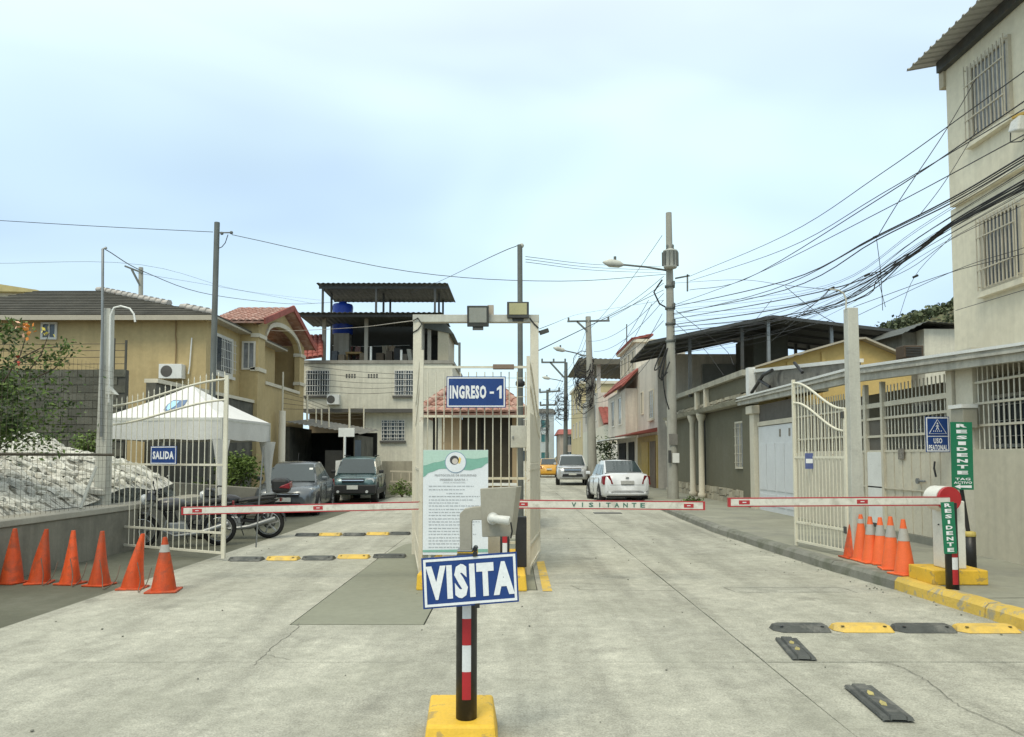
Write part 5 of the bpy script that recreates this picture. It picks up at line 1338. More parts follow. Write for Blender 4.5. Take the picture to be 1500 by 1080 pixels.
obj('lamp_cable', MB().tube([p+Vector((0,0.2,0)), p+Vector((-0.05,0.15,-0.25)), p+Vector((0,-0.05,-0.32)), p+Vector((0.1,-0.2,-0.2))], 0.010, 5), mt_black, lb)

# ================================================================== RIGHT: CREAM FRONTAGE OF THE NEAR HOUSE
FX = 7.0
yx = lambda px: FX*FPX/(px-750.0)
mt_cwall = M('cream_wall', (0.55,0.51,0.395), 0.8, 0.04, 0.6, 0.1, 18, dirt=(0.48,0.43,0.33), dscale=0.8, dpos=0.54, damt=0.4, streak=0.10, world=True)
mt_cmet = M('cream_metal', (0.60,0.555,0.44), 0.55, 0.06, 1.5, 0.05, 20, dirt=(0.36,0.33,0.26), dscale=2, damt=0.4)
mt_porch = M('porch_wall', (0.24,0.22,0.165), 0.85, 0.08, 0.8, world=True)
mt_gw0 = M('grey_render', (0.145,0.137,0.093), 0.85, 0.06, 0.7, 0.1, 18, streak=0.04, world=True)
mt_barw = M('bar_white', (0.70,0.67,0.56), 0.5, 0.08, 3, dirt=(0.45,0.42,0.33), dscale=4, damt=0.4)
fr = thing('walled_frontage', (FX, 14, 0.15), 'cream house frontage with solid wall, bar grilles and metal door along the right pavement', 'house')
y_a = yx(1424)
wz_ = 1.74
obj('wall', MB().box(FX, FX+0.16, 4.0, y_a, 0.10, wz_), mt_cwall, fr, bev=0.008)
obj('pillar', MB().box(FX+0.02, FX+0.30, yx(1425), yx(1400), 0.10, 3.3), mt_cmet, fr)
obj('gate_post', MB().box(FX-0.02, FX+0.06, yx(1397)-0.02, yx(1391)+0.03, 0.15, 3.05), mt_cmet, fr)
bmesh_ = mesh('bar', MB().cyl((0,0,0), (0,0,1.30), 0.0115, 6), mt_barw)
y = 8.4
while y < y_a-0.05:
    inst(bmesh_, fr, (FX+0.08, y, wz_), None, 'bar'); y += 0.118
for z in (2.10, 2.43, 2.75):
    obj('rail', MB().bar((FX+0.06, 8.4, z), (FX+0.06, y_a, z), 0.03, 0.035), mt_cmet, fr)
# gate section with ribbed sheet
y_b, y_c = yx(1392), yx(1252)
k = 0; y = y_b+0.05
sheet_m = mesh('sheet_rib', MB().hull8([(-0.012,-0.072,0),(0.012,-0.072,0),(0.012,0.072,0),(-0.012,0.072,0)], [(-0.012,-0.072,1.44),(0.012,-0.072,1.44),(0.012,0.072,1.44),(-0.012,0.072,1.44)]), mt_cmet)
dr0, dr1 = yx(1291), yx(1270)
while y < y_c-0.05:
    if not (dr0-0.1 < y < dr1+0.1):
        inst(sheet_m, fr, (FX+0.03+(k % 2)*0.010, y+0.075, 0.28), None, 'sheet_rib')
    y += 0.150; k += 1
obj('threshold', MB().box(FX-0.03, FX+0.2, y_b, y_c, 0.10, 0.275), mt_walk, fr)
y = y_b+0.10
bmesh2 = mesh('bar', MB().cyl((0,0,0), (0,0,1.25), 0.0115, 6), mt_barw)
while y < y_c-0.05:
    if not (dr0-0.08 < y < dr1+0.08): inst(bmesh2, fr, (FX+0.06, y, 1.725), None, 'bar')
    y += 0.125
for z in (1.735, 2.02, 2.36, 2.62):
    obj('rail', MB().bar((FX+0.03, y_b, z), (FX+0.03, y_c, z), 0.035, 0.045 if z != 2.62 else 0.09), mt_cmet, fr)
obj('rail', MB().bar((FX+0.0, y_b, 1.05), (FX+0.0, y_c, 1.05), 0.02, 0.025), mt_cmet, fr)
dm = (dr0+dr1)/2
obj('door', MB().box(FX-0.01, FX+0.05, dr0, dr1, 0.36, 1.72), mt_white, fr, bev=0.006)
obj('transom_grille', MB().box(FX+0.05, FX+0.06, dr0, dr1, 1.75, 2.35), M('transom_dim', (0.13,0.12,0.10), 0.8), fr)
for s in (dr0-0.05, dr1+0.05):
    obj('door_jamb', MB().box(FX-0.02, FX+0.06, s-0.04, s+0.04, 0.2, 3.05), mt_cmet, fr)
lk = onx(1350, 705, FX-0.02)
obj('bolt_latch', MB().cyl(lk+Vector((0,-0.10,0)), lk+Vector((0,0.14,0)), 0.018, 8).cyl(lk+Vector((0,0.10,0.0)), lk+Vector((-0.03,0.10,0)), 0.05, 12), mt_metal, fr)
h_ = onx(1371, 688, FX-0.03)
obj('handle', MB().tube([h_+Vector((0,0.03,0.13)), h_+Vector((-0.03,0.0,0.02)), h_+Vector((-0.02,-0.03,-0.12))], 0.016, 8), mt_black, fr)
# house number plates (worn print)
npl = onx(1320, 665, FX-0.004)
obj('number_plate', MB().box(FX-0.012, FX-0.004, npl.y-0.10, npl.y+0.10, npl.z-0.10, npl.z+0.10), M('plate_print', (0.22,0.20,0.17), 0.7, 0.6, 30), fr)
ml = onx(1411, 601, FX-0.12)
mx = obj('meter_box', MB().box(FX-0.22, FX-0.003, ml.y-0.16, ml.y+0.16, 2.06, 2.36), M('meter_taupe', (0.34,0.325,0.26), 0.6), fr, bev=0.008)
obj('box_cap', MB().box(FX-0.25, FX-0.003, ml.y-0.18, ml.y+0.18, 2.362, 2.42), mt_white, mx)
# blue notice hung on the open gate leaf
nt_ = at(1185.5, 675.5, 12.1)
gn_ = plaque('gate_notice', nt_, X_, Z_, 0.125, 0.25, 'small faded blue notice hung on the open pavement gate', 'sign', None, border=False, bg=M('faded_blue', (0.10,0.13,0.30), 0.6, 0.2, 8))
obj('white_band', MB().obox(nt_-Y_*0.002, X_*0.055, Y_*0.001, Z_*0.035), mt_lett, gn_)
# garage bay further along: grille window and white garage door
y_d, y_e, y_f = yx(1166), yx(1110), yx(1093)
obj('wall', MB().box(FX, FX+0.16, y_c+0.06, y_d-0.05, 0.10, 1.72), mt_cmet, fr)
y = y_c+0.12
while y < y_d-0.05:
    inst(bmesh2, fr, (FX+0.06, y, 1.72), None, 'bar'); y += 0.125
for z in (1.74, 2.05, 2.60):
    obj('rail', MB().bar((FX+0.03, y_c, z), (FX+0.03, y_d, z), 0.03, 0.04), mt_cmet, fr)
obj('pier', MB().box(FX-0.02, FX+0.2, y_d-0.05, y_d+0.10, 0.10, 3.1), mt_cmet, fr)
gd = obj('garage_door', MB().box(FX+0.02, FX+0.08, y_d+0.10, y_e, 0.14, 2.48), M('garage_white', (0.66,0.68,0.69), 0.5, 0.04), fr)
yy0, yy1 = y_d+0.14, y_e-0.04; n = 4
for i in range(n):
    a = yy0+(yy1-yy0)*i/n+0.06; b = yy0+(yy1-yy0)*(i+1)/n-0.06
    for z0_, z1_ in ((0.3, 0.62), (0.72, 2.0)):
        obj('door_panel', MB().box(FX+0.004, FX+0.018, a, b, z0_, z1_), M('garage_white', (0.66,0.68,0.69)), gd, bev=0.005)
    if i < 2:
        obj('door_number', MB().box(FX+0.012, FX+0.0185, (a+b)/2-0.06, (a+b)/2+0.06, 2.16, 2.36), M('plate_print', (0.22,0.20,0.17)), gd)
obj('door_header', MB().box(FX-0.01, FX+0.2, y_d+0.10, y_e, 2.50, 2.62), mt_cmet, fr)
obj('transom', MB().box(FX+0.05, FX+0.07, y_d+0.10, y_e, 2.622, 3.1), mt_sill_shade, fr)
obj('column', MB().box(FX-0.10, FX+0.16, y_e+0.04, y_e+0.42, 0.10, 2.86), mt_cmet, fr, bev=0.01)
obj('column_cap', MB().box(FX-0.18, FX+0.2, y_e-0.04, y_e+0.52, 2.862, 3.10), mt_cmet, fr, bev=0.02)
obj('wall', MB().box(FX-0.02, FX+0.16, y_e+0.43, y_f+0.3, 0.10, 3.1), mt_gw0, fr)
# porch behind the bars: back wall, ceiling
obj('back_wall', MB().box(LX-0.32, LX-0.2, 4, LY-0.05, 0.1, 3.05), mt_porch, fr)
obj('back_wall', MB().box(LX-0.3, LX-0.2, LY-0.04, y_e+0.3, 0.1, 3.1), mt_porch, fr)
window(fr, (LX-0.32, 10.4, 2.15), -Y_, 0.9, 0.9, (6,3), sill=None)
window(fr, (LX-0.32, 12.9, 2.25), -Y_, 0.9, 0.8, (6,3), sill=None)
window(fr, (LX-0.30, 15.6, 2.2), -Y_, 0.7, 1.0, (5,3), sill=None)
vbm = mesh('vent_block', MB().box(-0.006,0.006,-0.05,0.05,-0.035,0.035), Memit('open_sky_slot', (0.55,0.62,0.66), 0.0))
ceilz = lambda y: 2.86 if y < 10 else 2.86+(min(y, 14.8)-10)/4.8*0.24
ys_ = [4, 10, 14.8, 18.6, 22.6]; zb_ = [2.74, 2.90, 3.10, 3.13, 3.16]; zt_ = [2.98, 3.14, 3.41, 3.40, 3.40]
gx_ = 6.74
mt_gut = M('gutter_grey', (0.47,0.455,0.39), 0.6, 0.1, 1.5, dirt=(0.25,0.235,0.19), dscale=2.5, dpos=0.5, damt=0.6, streak=0.25, world=True)
for nm, xo, dz0, dz1, mm in (('gutter', gx_, 0.0, 0.45, mt_gut), ('gutter_lip', gx_-0.06, 0.46, 0.62, mt_gut), ('fascia', gx_+0.01, 0.63, 0.82, mt_gut), ('roof_edge', gx_-0.03, 0.83, 1.0, mt_white)):
    mb = MB()
    for i in range(4):
        y0_, y1_ = ys_[i], ys_[i+1]
        A = lambda k, f: zb_[k]+(zt_[k]-zb_[k])*f
        mb.hull8([(xo,y0_,A(i,dz0)),(xo+0.12,y0_,A(i,dz0)),(xo+0.12,y1_,A(i+1,dz0)),(xo,y1_,A(i+1,dz0))], [(xo,y0_,A(i,dz1)),(xo+0.12,y0_,A(i,dz1)),(xo+0.12,y1_,A(i+1,dz1)),(xo,y1_,A(i+1,dz1))])
    obj(nm, mb, mm, fr)
for i in range(3):
    corrugated(fr, (gx_+0.13,ys_[i+1],zt_[i+1]-0.04), (gx_+0.13,ys_[i],zt_[i]-0.04), (LX-0.003,ys_[i],zt_[i]+0.14), (LX-0.003,ys_[i+1],zt_[i+1]+0.14), mt_zinc, 0.2, 0.02)
# raw parapet of the flat roof over the garage, white splashed top
rp_ = thing('roof_parapet', (7.4, 19, 3.4), 'raw grey parapet with white splashed top above the garage door', 'parapet')
obj('parapet_wall', MB().hull8([(7.2,15.9,3.42),(7.36,15.9,3.42),(7.36,22.3,3.42),(7.2,22.3,3.42)], [(7.2,15.9,3.62),(7.36,15.9,3.62),(7.36,22.3,4.12),(7.2,22.3,4.12)]), M('raw_parapet', (0.22,0.21,0.18), 0.9, 0.3, 2, 0.4, 12, dirt=(0.05,0.05,0.045), dscale=1.8, dpos=0.5, damt=0.8), rp_)
obj('parapet_cap', MB().hull8([(7.15,15.9,3.622),(7.42,15.9,3.622),(7.42,22.3,4.122),(7.15,22.3,4.122)], [(7.15,15.9,3.70),(7.42,15.9,3.70),(7.42,22.3,4.22),(7.15,22.3,4.22)]), mt_white, rp_)
obj('corner_post', MB().box(7.0, 7.2, 22.32, 22.6, 3.42, 4.28), mt_white, rp_)
br = MB().tube([(6.98,22.0,3.5),(6.96,20.9,3.9),(6.97,20.2,3.95)], 0.05, 6).tube([(6.97,21.3,3.8),(6.97,20.4,3.52)], 0.045, 6).tube([(6.97,18.6,3.95),(6.97,18.1,3.65)], 0.04, 6)
obj('broken_bracket', br, mt_black, rp_)

# ================================================================== GREY HOUSE with columns and stone plinth
mt_gw = M('grey_render', (0.145,0.137,0.093), 0.85, 0.06, 0.7, 0.1, 18, dirt=(0.115,0.11,0.08), dscale=0.8, damt=0.4, streak=0.12, world=True)
mt_fst = M('field_stone', (0.36,0.325,0.24), 0.85, 0.15, 4, 0.3, 20, dirt=(0.22,0.18,0.12), dscale=3, damt=0.6, rnd=0.25)
mt_ledge = M('ledge_concrete', (0.40,0.385,0.31), 0.85, 0.12, 2, 0.3, 15, dirt=(0.22,0.22,0.16), dscale=3, damt=0.6, streak=0.25)
GX = 7.1
gh = thing('grey_house', (GX, 28, 0.15), 'grey house with white columns and tan stone plinth beyond the white garage door', 'house')
g0, g1 = 22.9, 33.5
obj('wall', MB().box(GX, GX+3, g0, g1, 0.1, 3.2), mt_gw, gh)
obj('upper_wall', MB().box(GX+0.05, GX+2.5, g0, g1, 3.62, 4.10), mt_gw, gh)
obj('ledge', MB().hull8([(GX-0.35,g0-0.2,3.22),(GX+0.3,g0-0.2,3.22),(GX+0.3,g1,3.22),(GX-0.35,g1,3.22)], [(GX-0.45,g0-0.3,3.34),(GX+0.3,g0-0.3,3.34),(GX+0.3,g1,3.34),(GX-0.45,g1,3.34)]), mt_ledge, gh)
obj('top_beam', MB().box(GX-0.12, GX+0.3, g0, g1, 4.105, 4.28), mt_ledge, gh)
rr = random.Random(21)
for (z0_, z1_, x_, step) in ((0.12, 0.62, GX-0.06, 0.36), (3.345, 3.62, GX-0.02, 0.5)):
    y = g0+0.05
    while y < g1-0.1:
        w = step*rr.uniform(0.7, 1.3); zz = z0_; 
        while zz < z1_-0.05:
            hh = min((z1_-z0_)*rr.uniform(0.4, 0.62), z1_-zz)
            d = 0.06+rr.uniform(0, 0.02)
            obj('plinth_stone', MB().hull8([(x_-d+0.06,y+0.01,zz),(x_+0.055,y+0.01,zz),(x_+0.055,y+w-0.015,zz),(x_-d+0.06,y+w-0.015,zz)], [(x_-d+0.07,y+0.03*rr.random(),zz+hh-0.015),(x_+0.055,y+0.01,zz+hh-0.015),(x_+0.055,y+w-0.015,zz+hh-0.015),(x_-d+0.07,y+w-0.02,zz+hh-0.015-0.03*rr.random())]), mt_fst, gh)
            zz += hh
        y += w
for y in (24.2, 27.55, 28.9, 33.1):
    if y > 24.5: obj('column', MB().lathe([(0.0,0.14),(0.15,0.14),(0.15,0.3),(0.11,0.34),(0.10,2.92),(0.12,2.96),(0.18,3.12),(0.18,3.21),(0,3.21)], (GX-0.22,y,0), 14), mt_trim, gh)
    if 25 < y < 32: obj('upper_column', MB().box(GX-0.10, GX+0.06, y-0.10, y+0.10, 3.345, 4.10), mt_trim, gh)
obj('dark_doorway', MB().box(GX-0.02, GX+0.05, 27.8, 28.7, 0.15, 3.1), mt_dark, gh)
wi = window(gh, (GX, 23.55, 2.0), -Y_, 0.75, 1.35, (4,5), frame=mt_cmet, sill=None, barmat=mt_cmet, pane=mt_curt)

# ================================================================== SECOND ROW, RIGHT
mt_ygab = M('yellow_render', (0.58,0.42,0.16), 0.8, 0.06, 0.8, 0.1, 15, dirt=(0.46,0.33,0.13), dscale=1, damt=0.4, world=True)
yg = thing('yellow_gable_house', (10.5, 24, 0), 'low yellow gabled wall behind the grey and cream frontages', 'house')
YG = 24.6
pts = [(1102,541),(1112,538),(1150,526),(1240,500.5),(1262,499),(1335,530),(1335,600),(1102,600)]
P = [at(a, b, YG) for a, b in pts]
obj('gable_wall', MB().add(P+[p+Y_*0.3 for p in P], [tuple(range(7,-1,-1)), tuple(range(8,16))]+[(i, (i+1)%8, 8+(i+1)%8, 8+i) for i in range(8)]), mt_ygab, yg, recalc=True)
mb = MB()
for (a, b) in ((0,1),(1,2),(2,3),(3,4),(4,5)):
    mb.bar(P[a]+Vector((0,-0.05,0.04)), P[b]+Vector((0,-0.05,0.04)), 0.5, 0.06)
obj('verge', mb, mt_eave, yg)
for px in (1157, 1208, 1262):
    x_ = xat(px, YG); obj('pilaster', MB().box(x_-0.06, x_+0.06, YG-0.05, YG-0.002, 2.9, at(px, 530 if px < 1160 else 516 if px < 1220 else 506, YG).z), mt_ygab, yg)
obj('roof_slope', MB().hull8([P[4]+Vector((0,0.35,0.02)), P[5]+Vector((0,0.35,0)), P[5]+Vector((0,5,0)), P[4]+Vector((0,5,0.02))], [P[4]+Vector((0,0.35,0.1)), P[5]+Vector((0,0.35,0.08)), P[5]+Vector((0,5,0.08)), P[4]+Vector((0,5,0.1))]), mt_sheet, yg)
# big dark canopy on the roof behind
ck = thing('roof_canopy', (10, 30, 4), 'wide dark sheet canopy on posts above the grey house', 'canopy')
KY, KY2 = 29.5, 36.0
a0, a1, a2 = at(950, 500, KY), at(1132, 462, KY), at(1338, 486, KY)
b0, b1, b2 = a0+Vector((0.3,KY2-KY,0.05)), a1+Vector((0.3,KY2-KY,0.05)), a2+Vector((0.3,KY2-KY,0.05))
corrugated(ck, a0, b0, b1, a1, mt_sheetd, 0.3, 0.03)
corrugated(ck, b2, a2, a1, b1, mt_sheetd, 0.3, 0.03)
rid = lambda px: (a0.lerp(a1, (px-950)/182.0) if px < 1132 else a1.lerp(a2, (px-1132)/206.0))
for px, dy in ((1089,0.4),(1104,3.5),(1128,0.4),(1168,5.5),(1187,5.5),(1221,0.4),(1012,0.4)):
    x_ = xat(px, KY+dy); z_ = rid(px).z
    obj('post', MB().box(x_-0.06, x_+0.06, KY+dy-0.06, KY+dy+0.06, 4.0, z_-0.03), mt_metal if px in (1128,1221) else mt_dmetal, ck)
for k in range(5):
    t = k/4
    p, q = a0.lerp(b0, t)-Z_*0.07, a1.lerp(b1, t)-Z_*0.07
    obj('rafter', MB().bar(p, q, 0.08, 0.10), mt_dmetal, ck); p, q = a1.lerp(b1, t)-Z_*0.07, a2.lerp(b2, t)-Z_*0.07
    obj('rafter', MB().bar(p, q, 0.08, 0.10), mt_dmetal, ck)
obj('parapet', MB().box(xat(1087,KY), xat(1330,KY), KY+5.9, KY+6.1, 3.6, 6.0), M('canopy_back', (0.20,0.20,0.18), 0.9), ck)
obj('dark_room', MB().box(xat(1106,KY+2), xat(1157,KY+2), KY+2, KY+4.5, 4.0, zat(491,KY+2)), M('dark_room_wall', (0.05,0.05,0.038), 0.9), ck)
obj('base_slab', MB().box(xat(1050,KY), xat(1330,KY), KY, KY2, 3.4, 4.0), mt_slab, ck)
# house peeping beside the tall block, its wall of boards
bh = thing('board_house', (16, 27, 0), 'pale house with dark sheet roof peeping beside the tall block', 'house')
obj('wall', MB().box(xat(1358,27), xat(1420,27), 27, 30, 0, zat(482,27)), mt_wh, bh)
obj('board_wall', MB().box(xat(1325,27.5), xat(1358,27.5), 27.5, 30, 0, zat(487,27.5)), M('grey_boards', (0.22,0.21,0.17), 0.9, 0.25, 2, streak=0.3), bh)
corrugated(bh, at(1322,489,26.7), at(1358,471,26.7), at(1358,471,26.7)+Vector((0,3.5,0.1)), at(1322,489,26.7)+Vector((0,3.5,0.1)), mt_sheetd, 0.2, 0.02)
corrugated(bh, at(1358,471,26.7), at(1425,476,26.7), at(1425,476,26.7)+Vector((0,3.5,0.1)), at(1358,471,26.7)+Vector((0,3.5,0.1)), mt_sheetd, 0.2, 0.02)
cd = thing('condenser', at(1343,522,22), 'rusty brown air conditioning box on the low roof beside the yellow gable', 'air conditioner')
obj('casing', MB().box(xat(1328,22), xat(1357,22), 22, 22.5, zat(524,22), zat(506,22)), M('rust_brown', (0.09,0.065,0.045), 0.8), cd, bev=0.02)
for k in range(6): obj('slat', MB().box(xat(1331,21.98), xat(1354,21.98), 21.975, 21.998, zat(521-2.4*k,22), zat(522-2.4*k,22)), mt_dmetal, cd)

# ================================================================== STREET HOUSES, RIGHT, FURTHER ON
mt_pink = M('pale_pink_render', (0.60,0.55,0.47), 0.85, 0.06, 0.6, dirt=(0.46,0.41,0.34), dscale=0.8, damt=0.5, streak=0.2, world=True)
hc = thing('awning_house', (9, 43, 0), 'white and pink house with red tiled awning behind the white sedan', 'house')
obj('wall', MB().box(6.95, 11.5, 36, 50, 0.1, 6.55), mt_pink, hc)
obj('turret', MB().box(7.15, 10.0, 43.5, 49.8, 6.552, 8.25), mt_pink, hc)
obj('turret_cornice', MB().box(6.95, 10.2, 43.3, 50, 8.252, 8.42), mt_trim, hc)
tile_roof(hc, (6.9,50.1,8.42), (6.9,43.2,8.42), (8.2,43.6,8.75), (8.2,49.7,8.75), mt_tile2, 0.3, 0.35)
for y in (44.4, 45.9, 47.4, 48.8):
    window(hc, (7.15, y, 7.35), -Y_, 0.7, 1.0, None, frame=mt_trim, sill=None)
tile_roof(hc, (6.05,49.8,5.55), (6.05,41.5,5.55), (6.95,41.5,6.5), (6.95,49.8,6.5), mt_tile2, 0.3, 0.35)
obj('bay', MB().box(6.3, 6.945, 42, 49.5, 2.9, 5.45), mt_pink, hc)
window(hc, (6.3, 44, 4.3), -Y_, 1.2, 1.5, None, sill=None); window(hc, (6.3, 47, 4.3), -Y_, 1.2, 1.5, None, sill=None)
window(hc, (6.95, 37.6, 4.25), -Y_, 1.1, 1.35, (5,3), frame=mt_trim, sill=mt_trim); window(hc, (6.95, 40.3, 4.5), -Y_, 0.6, 1.1, None, frame=mt_trim, sill=None)
obj('awning', MB().hull8([(5.7,36.2,2.72),(6.95,36.2,2.85),(6.95,41.8,2.85),(5.7,41.8,2.72)], [(5.7,36.2,2.78),(6.95,36.2,3.05),(6.95,41.8,3.05),(5.7,41.8,2.78)]), mt_tile2, hc)
obj('awning', MB().hull8([(5.5,42.5,2.62),(6.95,42.5,2.75),(6.95,49.8,2.75),(5.5,49.8,2.62)], [(5.5,42.5,2.68),(6.95,42.5,2.88),(6.95,49.8,2.88),(5.5,49.8,2.68)]), mt_white, hc)
obj('ochre_door_wall', MB().box(6.90, 6.947, 36.1, 41.7, 0.15, 2.7), M('ochre_tile', (0.34,0.25,0.09), 0.7, 0.2, 2), hc)
obj('door', MB().box(6.86, 6.898, 38.3, 40.2, 0.15, 2.4), M('yellow_door', (0.40,0.27,0.05), 0.6), hc)
obj('door', MB().box(6.86, 6.898, 36.4, 37.8, 0.15, 2.4), M('brown_door', (0.12,0.085,0.055), 0.7), hc)
obj('shop_opening', MB().box(6.90, 6.947, 43, 45, 0.15, 2.5), mt_dark, hc); obj('shop_opening', MB().box(6.90, 6.947, 46.2, 49, 0.15, 2.5), mt_dark, hc)
# house with sheet-roofed terrace
hd = thing('sheet_roof_house', (9, 62, 0), 'further house with open terrace under a flat brown sheet roof', 'house')
obj('lower_wall', MB().box(6.9, 12, 54, 74, 0, 4.0), mt_wh, hd)
obj('upper_wall', MB().box(6.9, 12, 60.5, 74, 4.002, 6.8), mt_pink, hd)
tile_roof(hd, (6.5,53.8,4.0), (12,53.8,4.0), (12,60.4,5.6), (6.9,60.4,5.6), mt_tile2, 0.4, 0.5)
corrugated(hd, (5.3,60,9.5), (12.5,60,9.3), (12.5,73,9.1), (5.3,73,9.3), M('brown_sheet', (0.13,0.12,0.09), 0.7), 0.4, 0.04)
obj('fascia', MB().box(5.3, 12.5, 59.85, 59.98, 9.0, 9.42), M('brown_sheet', (0.13,0.12,0.09)), hd)
for x_, y in ((7.0,61),(7.0,65),(7.0,70),(9.5,61),(11.5,61)):
    obj('column', MB().box(x_-0.15, x_+0.15, y-0.15, y+0.15, 6.8, 9.15), mt_pink, hd)
for y in (62.5, 66, 70): window(hd, (6.9, y, 5.3), -Y_, 1.2, 1.3, None, sill=None)
for x_ in (7.6, 9.0, 10.4): obj('gate_panel', MB().box(x_-0.6, x_+0.6, 53.9, 53.98, 0, 2.6), mt_white, hd)
# narrow yellowish house and closing houses at the street end
he = thing('narrow_house', (8, 84, 0), 'narrow yellow house far along the right of the street', 'house')
obj('wall', MB().box(7.2, 12, 78, 92, 0, 9.2), M('pale_yellow', (0.50,0.42,0.24), 0.85, 0.08, 0.5), he)
obj('cornice', MB().box(7.0, 12.1, 77.8, 92.2, 9.202, 9.5), mt_trim, he)
for z in (4.6, 7.4):
    for y in (80, 84, 88): window(he, (7.2, y, z), -Y_, 1.3, 1.6, None, sill=None)
    window(he, (8.6, 78, z), X_, 1.3, 1.6, None, sill=None)
ends = [('pale teal-glazed house closing the end of the street', -2.0, 7.0, 126, 9.0, (0.42,0.47,0.47)), ('white house left of the street end', -9, 3.2, 96, 5.6, (0.60,0.58,0.52)), ('low tan shop front at the street end', 7.5, 13, 118, 5.2, (0.40,0.34,0.28)), ('pale grey house at the far right of the street', 9.2, 18, 100, 8.0, (0.50,0.48,0.44))]
for k, (lab, xa, xb, y, h, c_) in enumerate(ends):
    t = thing('far_house', ((xa+xb)/2, y, 0), lab, 'house', 'houses at the far end of the street')
    mm = M('far_house_%d' % k, c_, 0.85, 0.08, 0.4)
    obj('wall', MB().box(xa, xb, y, y+10, 0, h), mm, t)
    obj('roof', MB().hull8([(xa-0.4,y-0.4,h+0.002),(xb+0.4,y-0.4,h+0.002),(xb+0.4,y+10.4,h+0.002),(xa-0.4,y+10.4,h+0.002)], [(xa,y+3,h+0.9),(xb,y+3,h+0.9),(xb,y+7,h+0.9),(xa,y+7,h+0.9)]), mt_oldroof if k != 2 else mt_tile2, t)
    n = max(2, int((xb-xa)/2.4))
    for i in range(n):
        for z in ([1.8, 4.8, 7.2] if h > 7 else [1.8, 4.2]):
            window(t, (xa+(xb-xa)*(i+0.5)/n, y, z), X_, 1.3, 1.3, None, sill=None, pane=M('teal_pane', (0.05,0.16,0.17), 0.15, 0.3) if k == 0 else mt_pane)

# ================================================================== VEHICLES (local frame: front toward -Y, wheels on z = 0)
mt_tyre = M('tyre', (0.018,0.018,0.018), 0.85, 0.2, 12)
mt_rim = M('alloy_rim', (0.42,0.43,0.44), 0.3, 0.05, 5, metal=0.7)
mt_cglass = M('car_glass', (0.035,0.05,0.052), 0.06, 0.1, 1, spec=0.7)
mt_trimb = M('car_black_trim', (0.02,0.02,0.02), 0.55, 0.1, 5)
mt_chrome = M('chrome', (0.6,0.6,0.6), 0.15, 0.02, 5, metal=1.0)
mt_seam = M('panel_seam', (0.015,0.015,0.015), 0.8)
mt_hlamp = M('headlamp_clear', (0.55,0.57,0.57), 0.12, 0.35, 14, spec=0.7)
mt_tlamp = M('tail_lamp_red', (0.20,0.012,0.018), 0.15, 0.2, 8, spec=0.6)
mt_platec = M('plate_white', (0.55,0.56,0.52), 0.5, 0.1, 20)
def paint(name, c, metal=0.0): return M(name, c, 0.28, 0.03, 1, metal=metal, coat=0.6, spec=0.5, fine=0.02, dirt=tuple(x*0.6+0.06 for x in c), dscale=2.5, dpos=0.6, damt=0.0, rvar=0.015)
def section(y, w, zl, zt, crown=0.03):
    half = [(0,zl),(w*0.55,zl),(w*0.93,zl+0.01),(w*0.985,zl+0.10),(w,zl+(zt-zl)*0.45),(w*0.985,zl+(zt-zl)*0.72),(w*0.95,zt-0.07),(w*0.89,zt-0.015),(w*0.6,zt+crown*0.7),(0,zt+crown)]
    return [(-x, y, z) for x, z in half[:0:-1]] + [(x, y, z) for x, z in half]
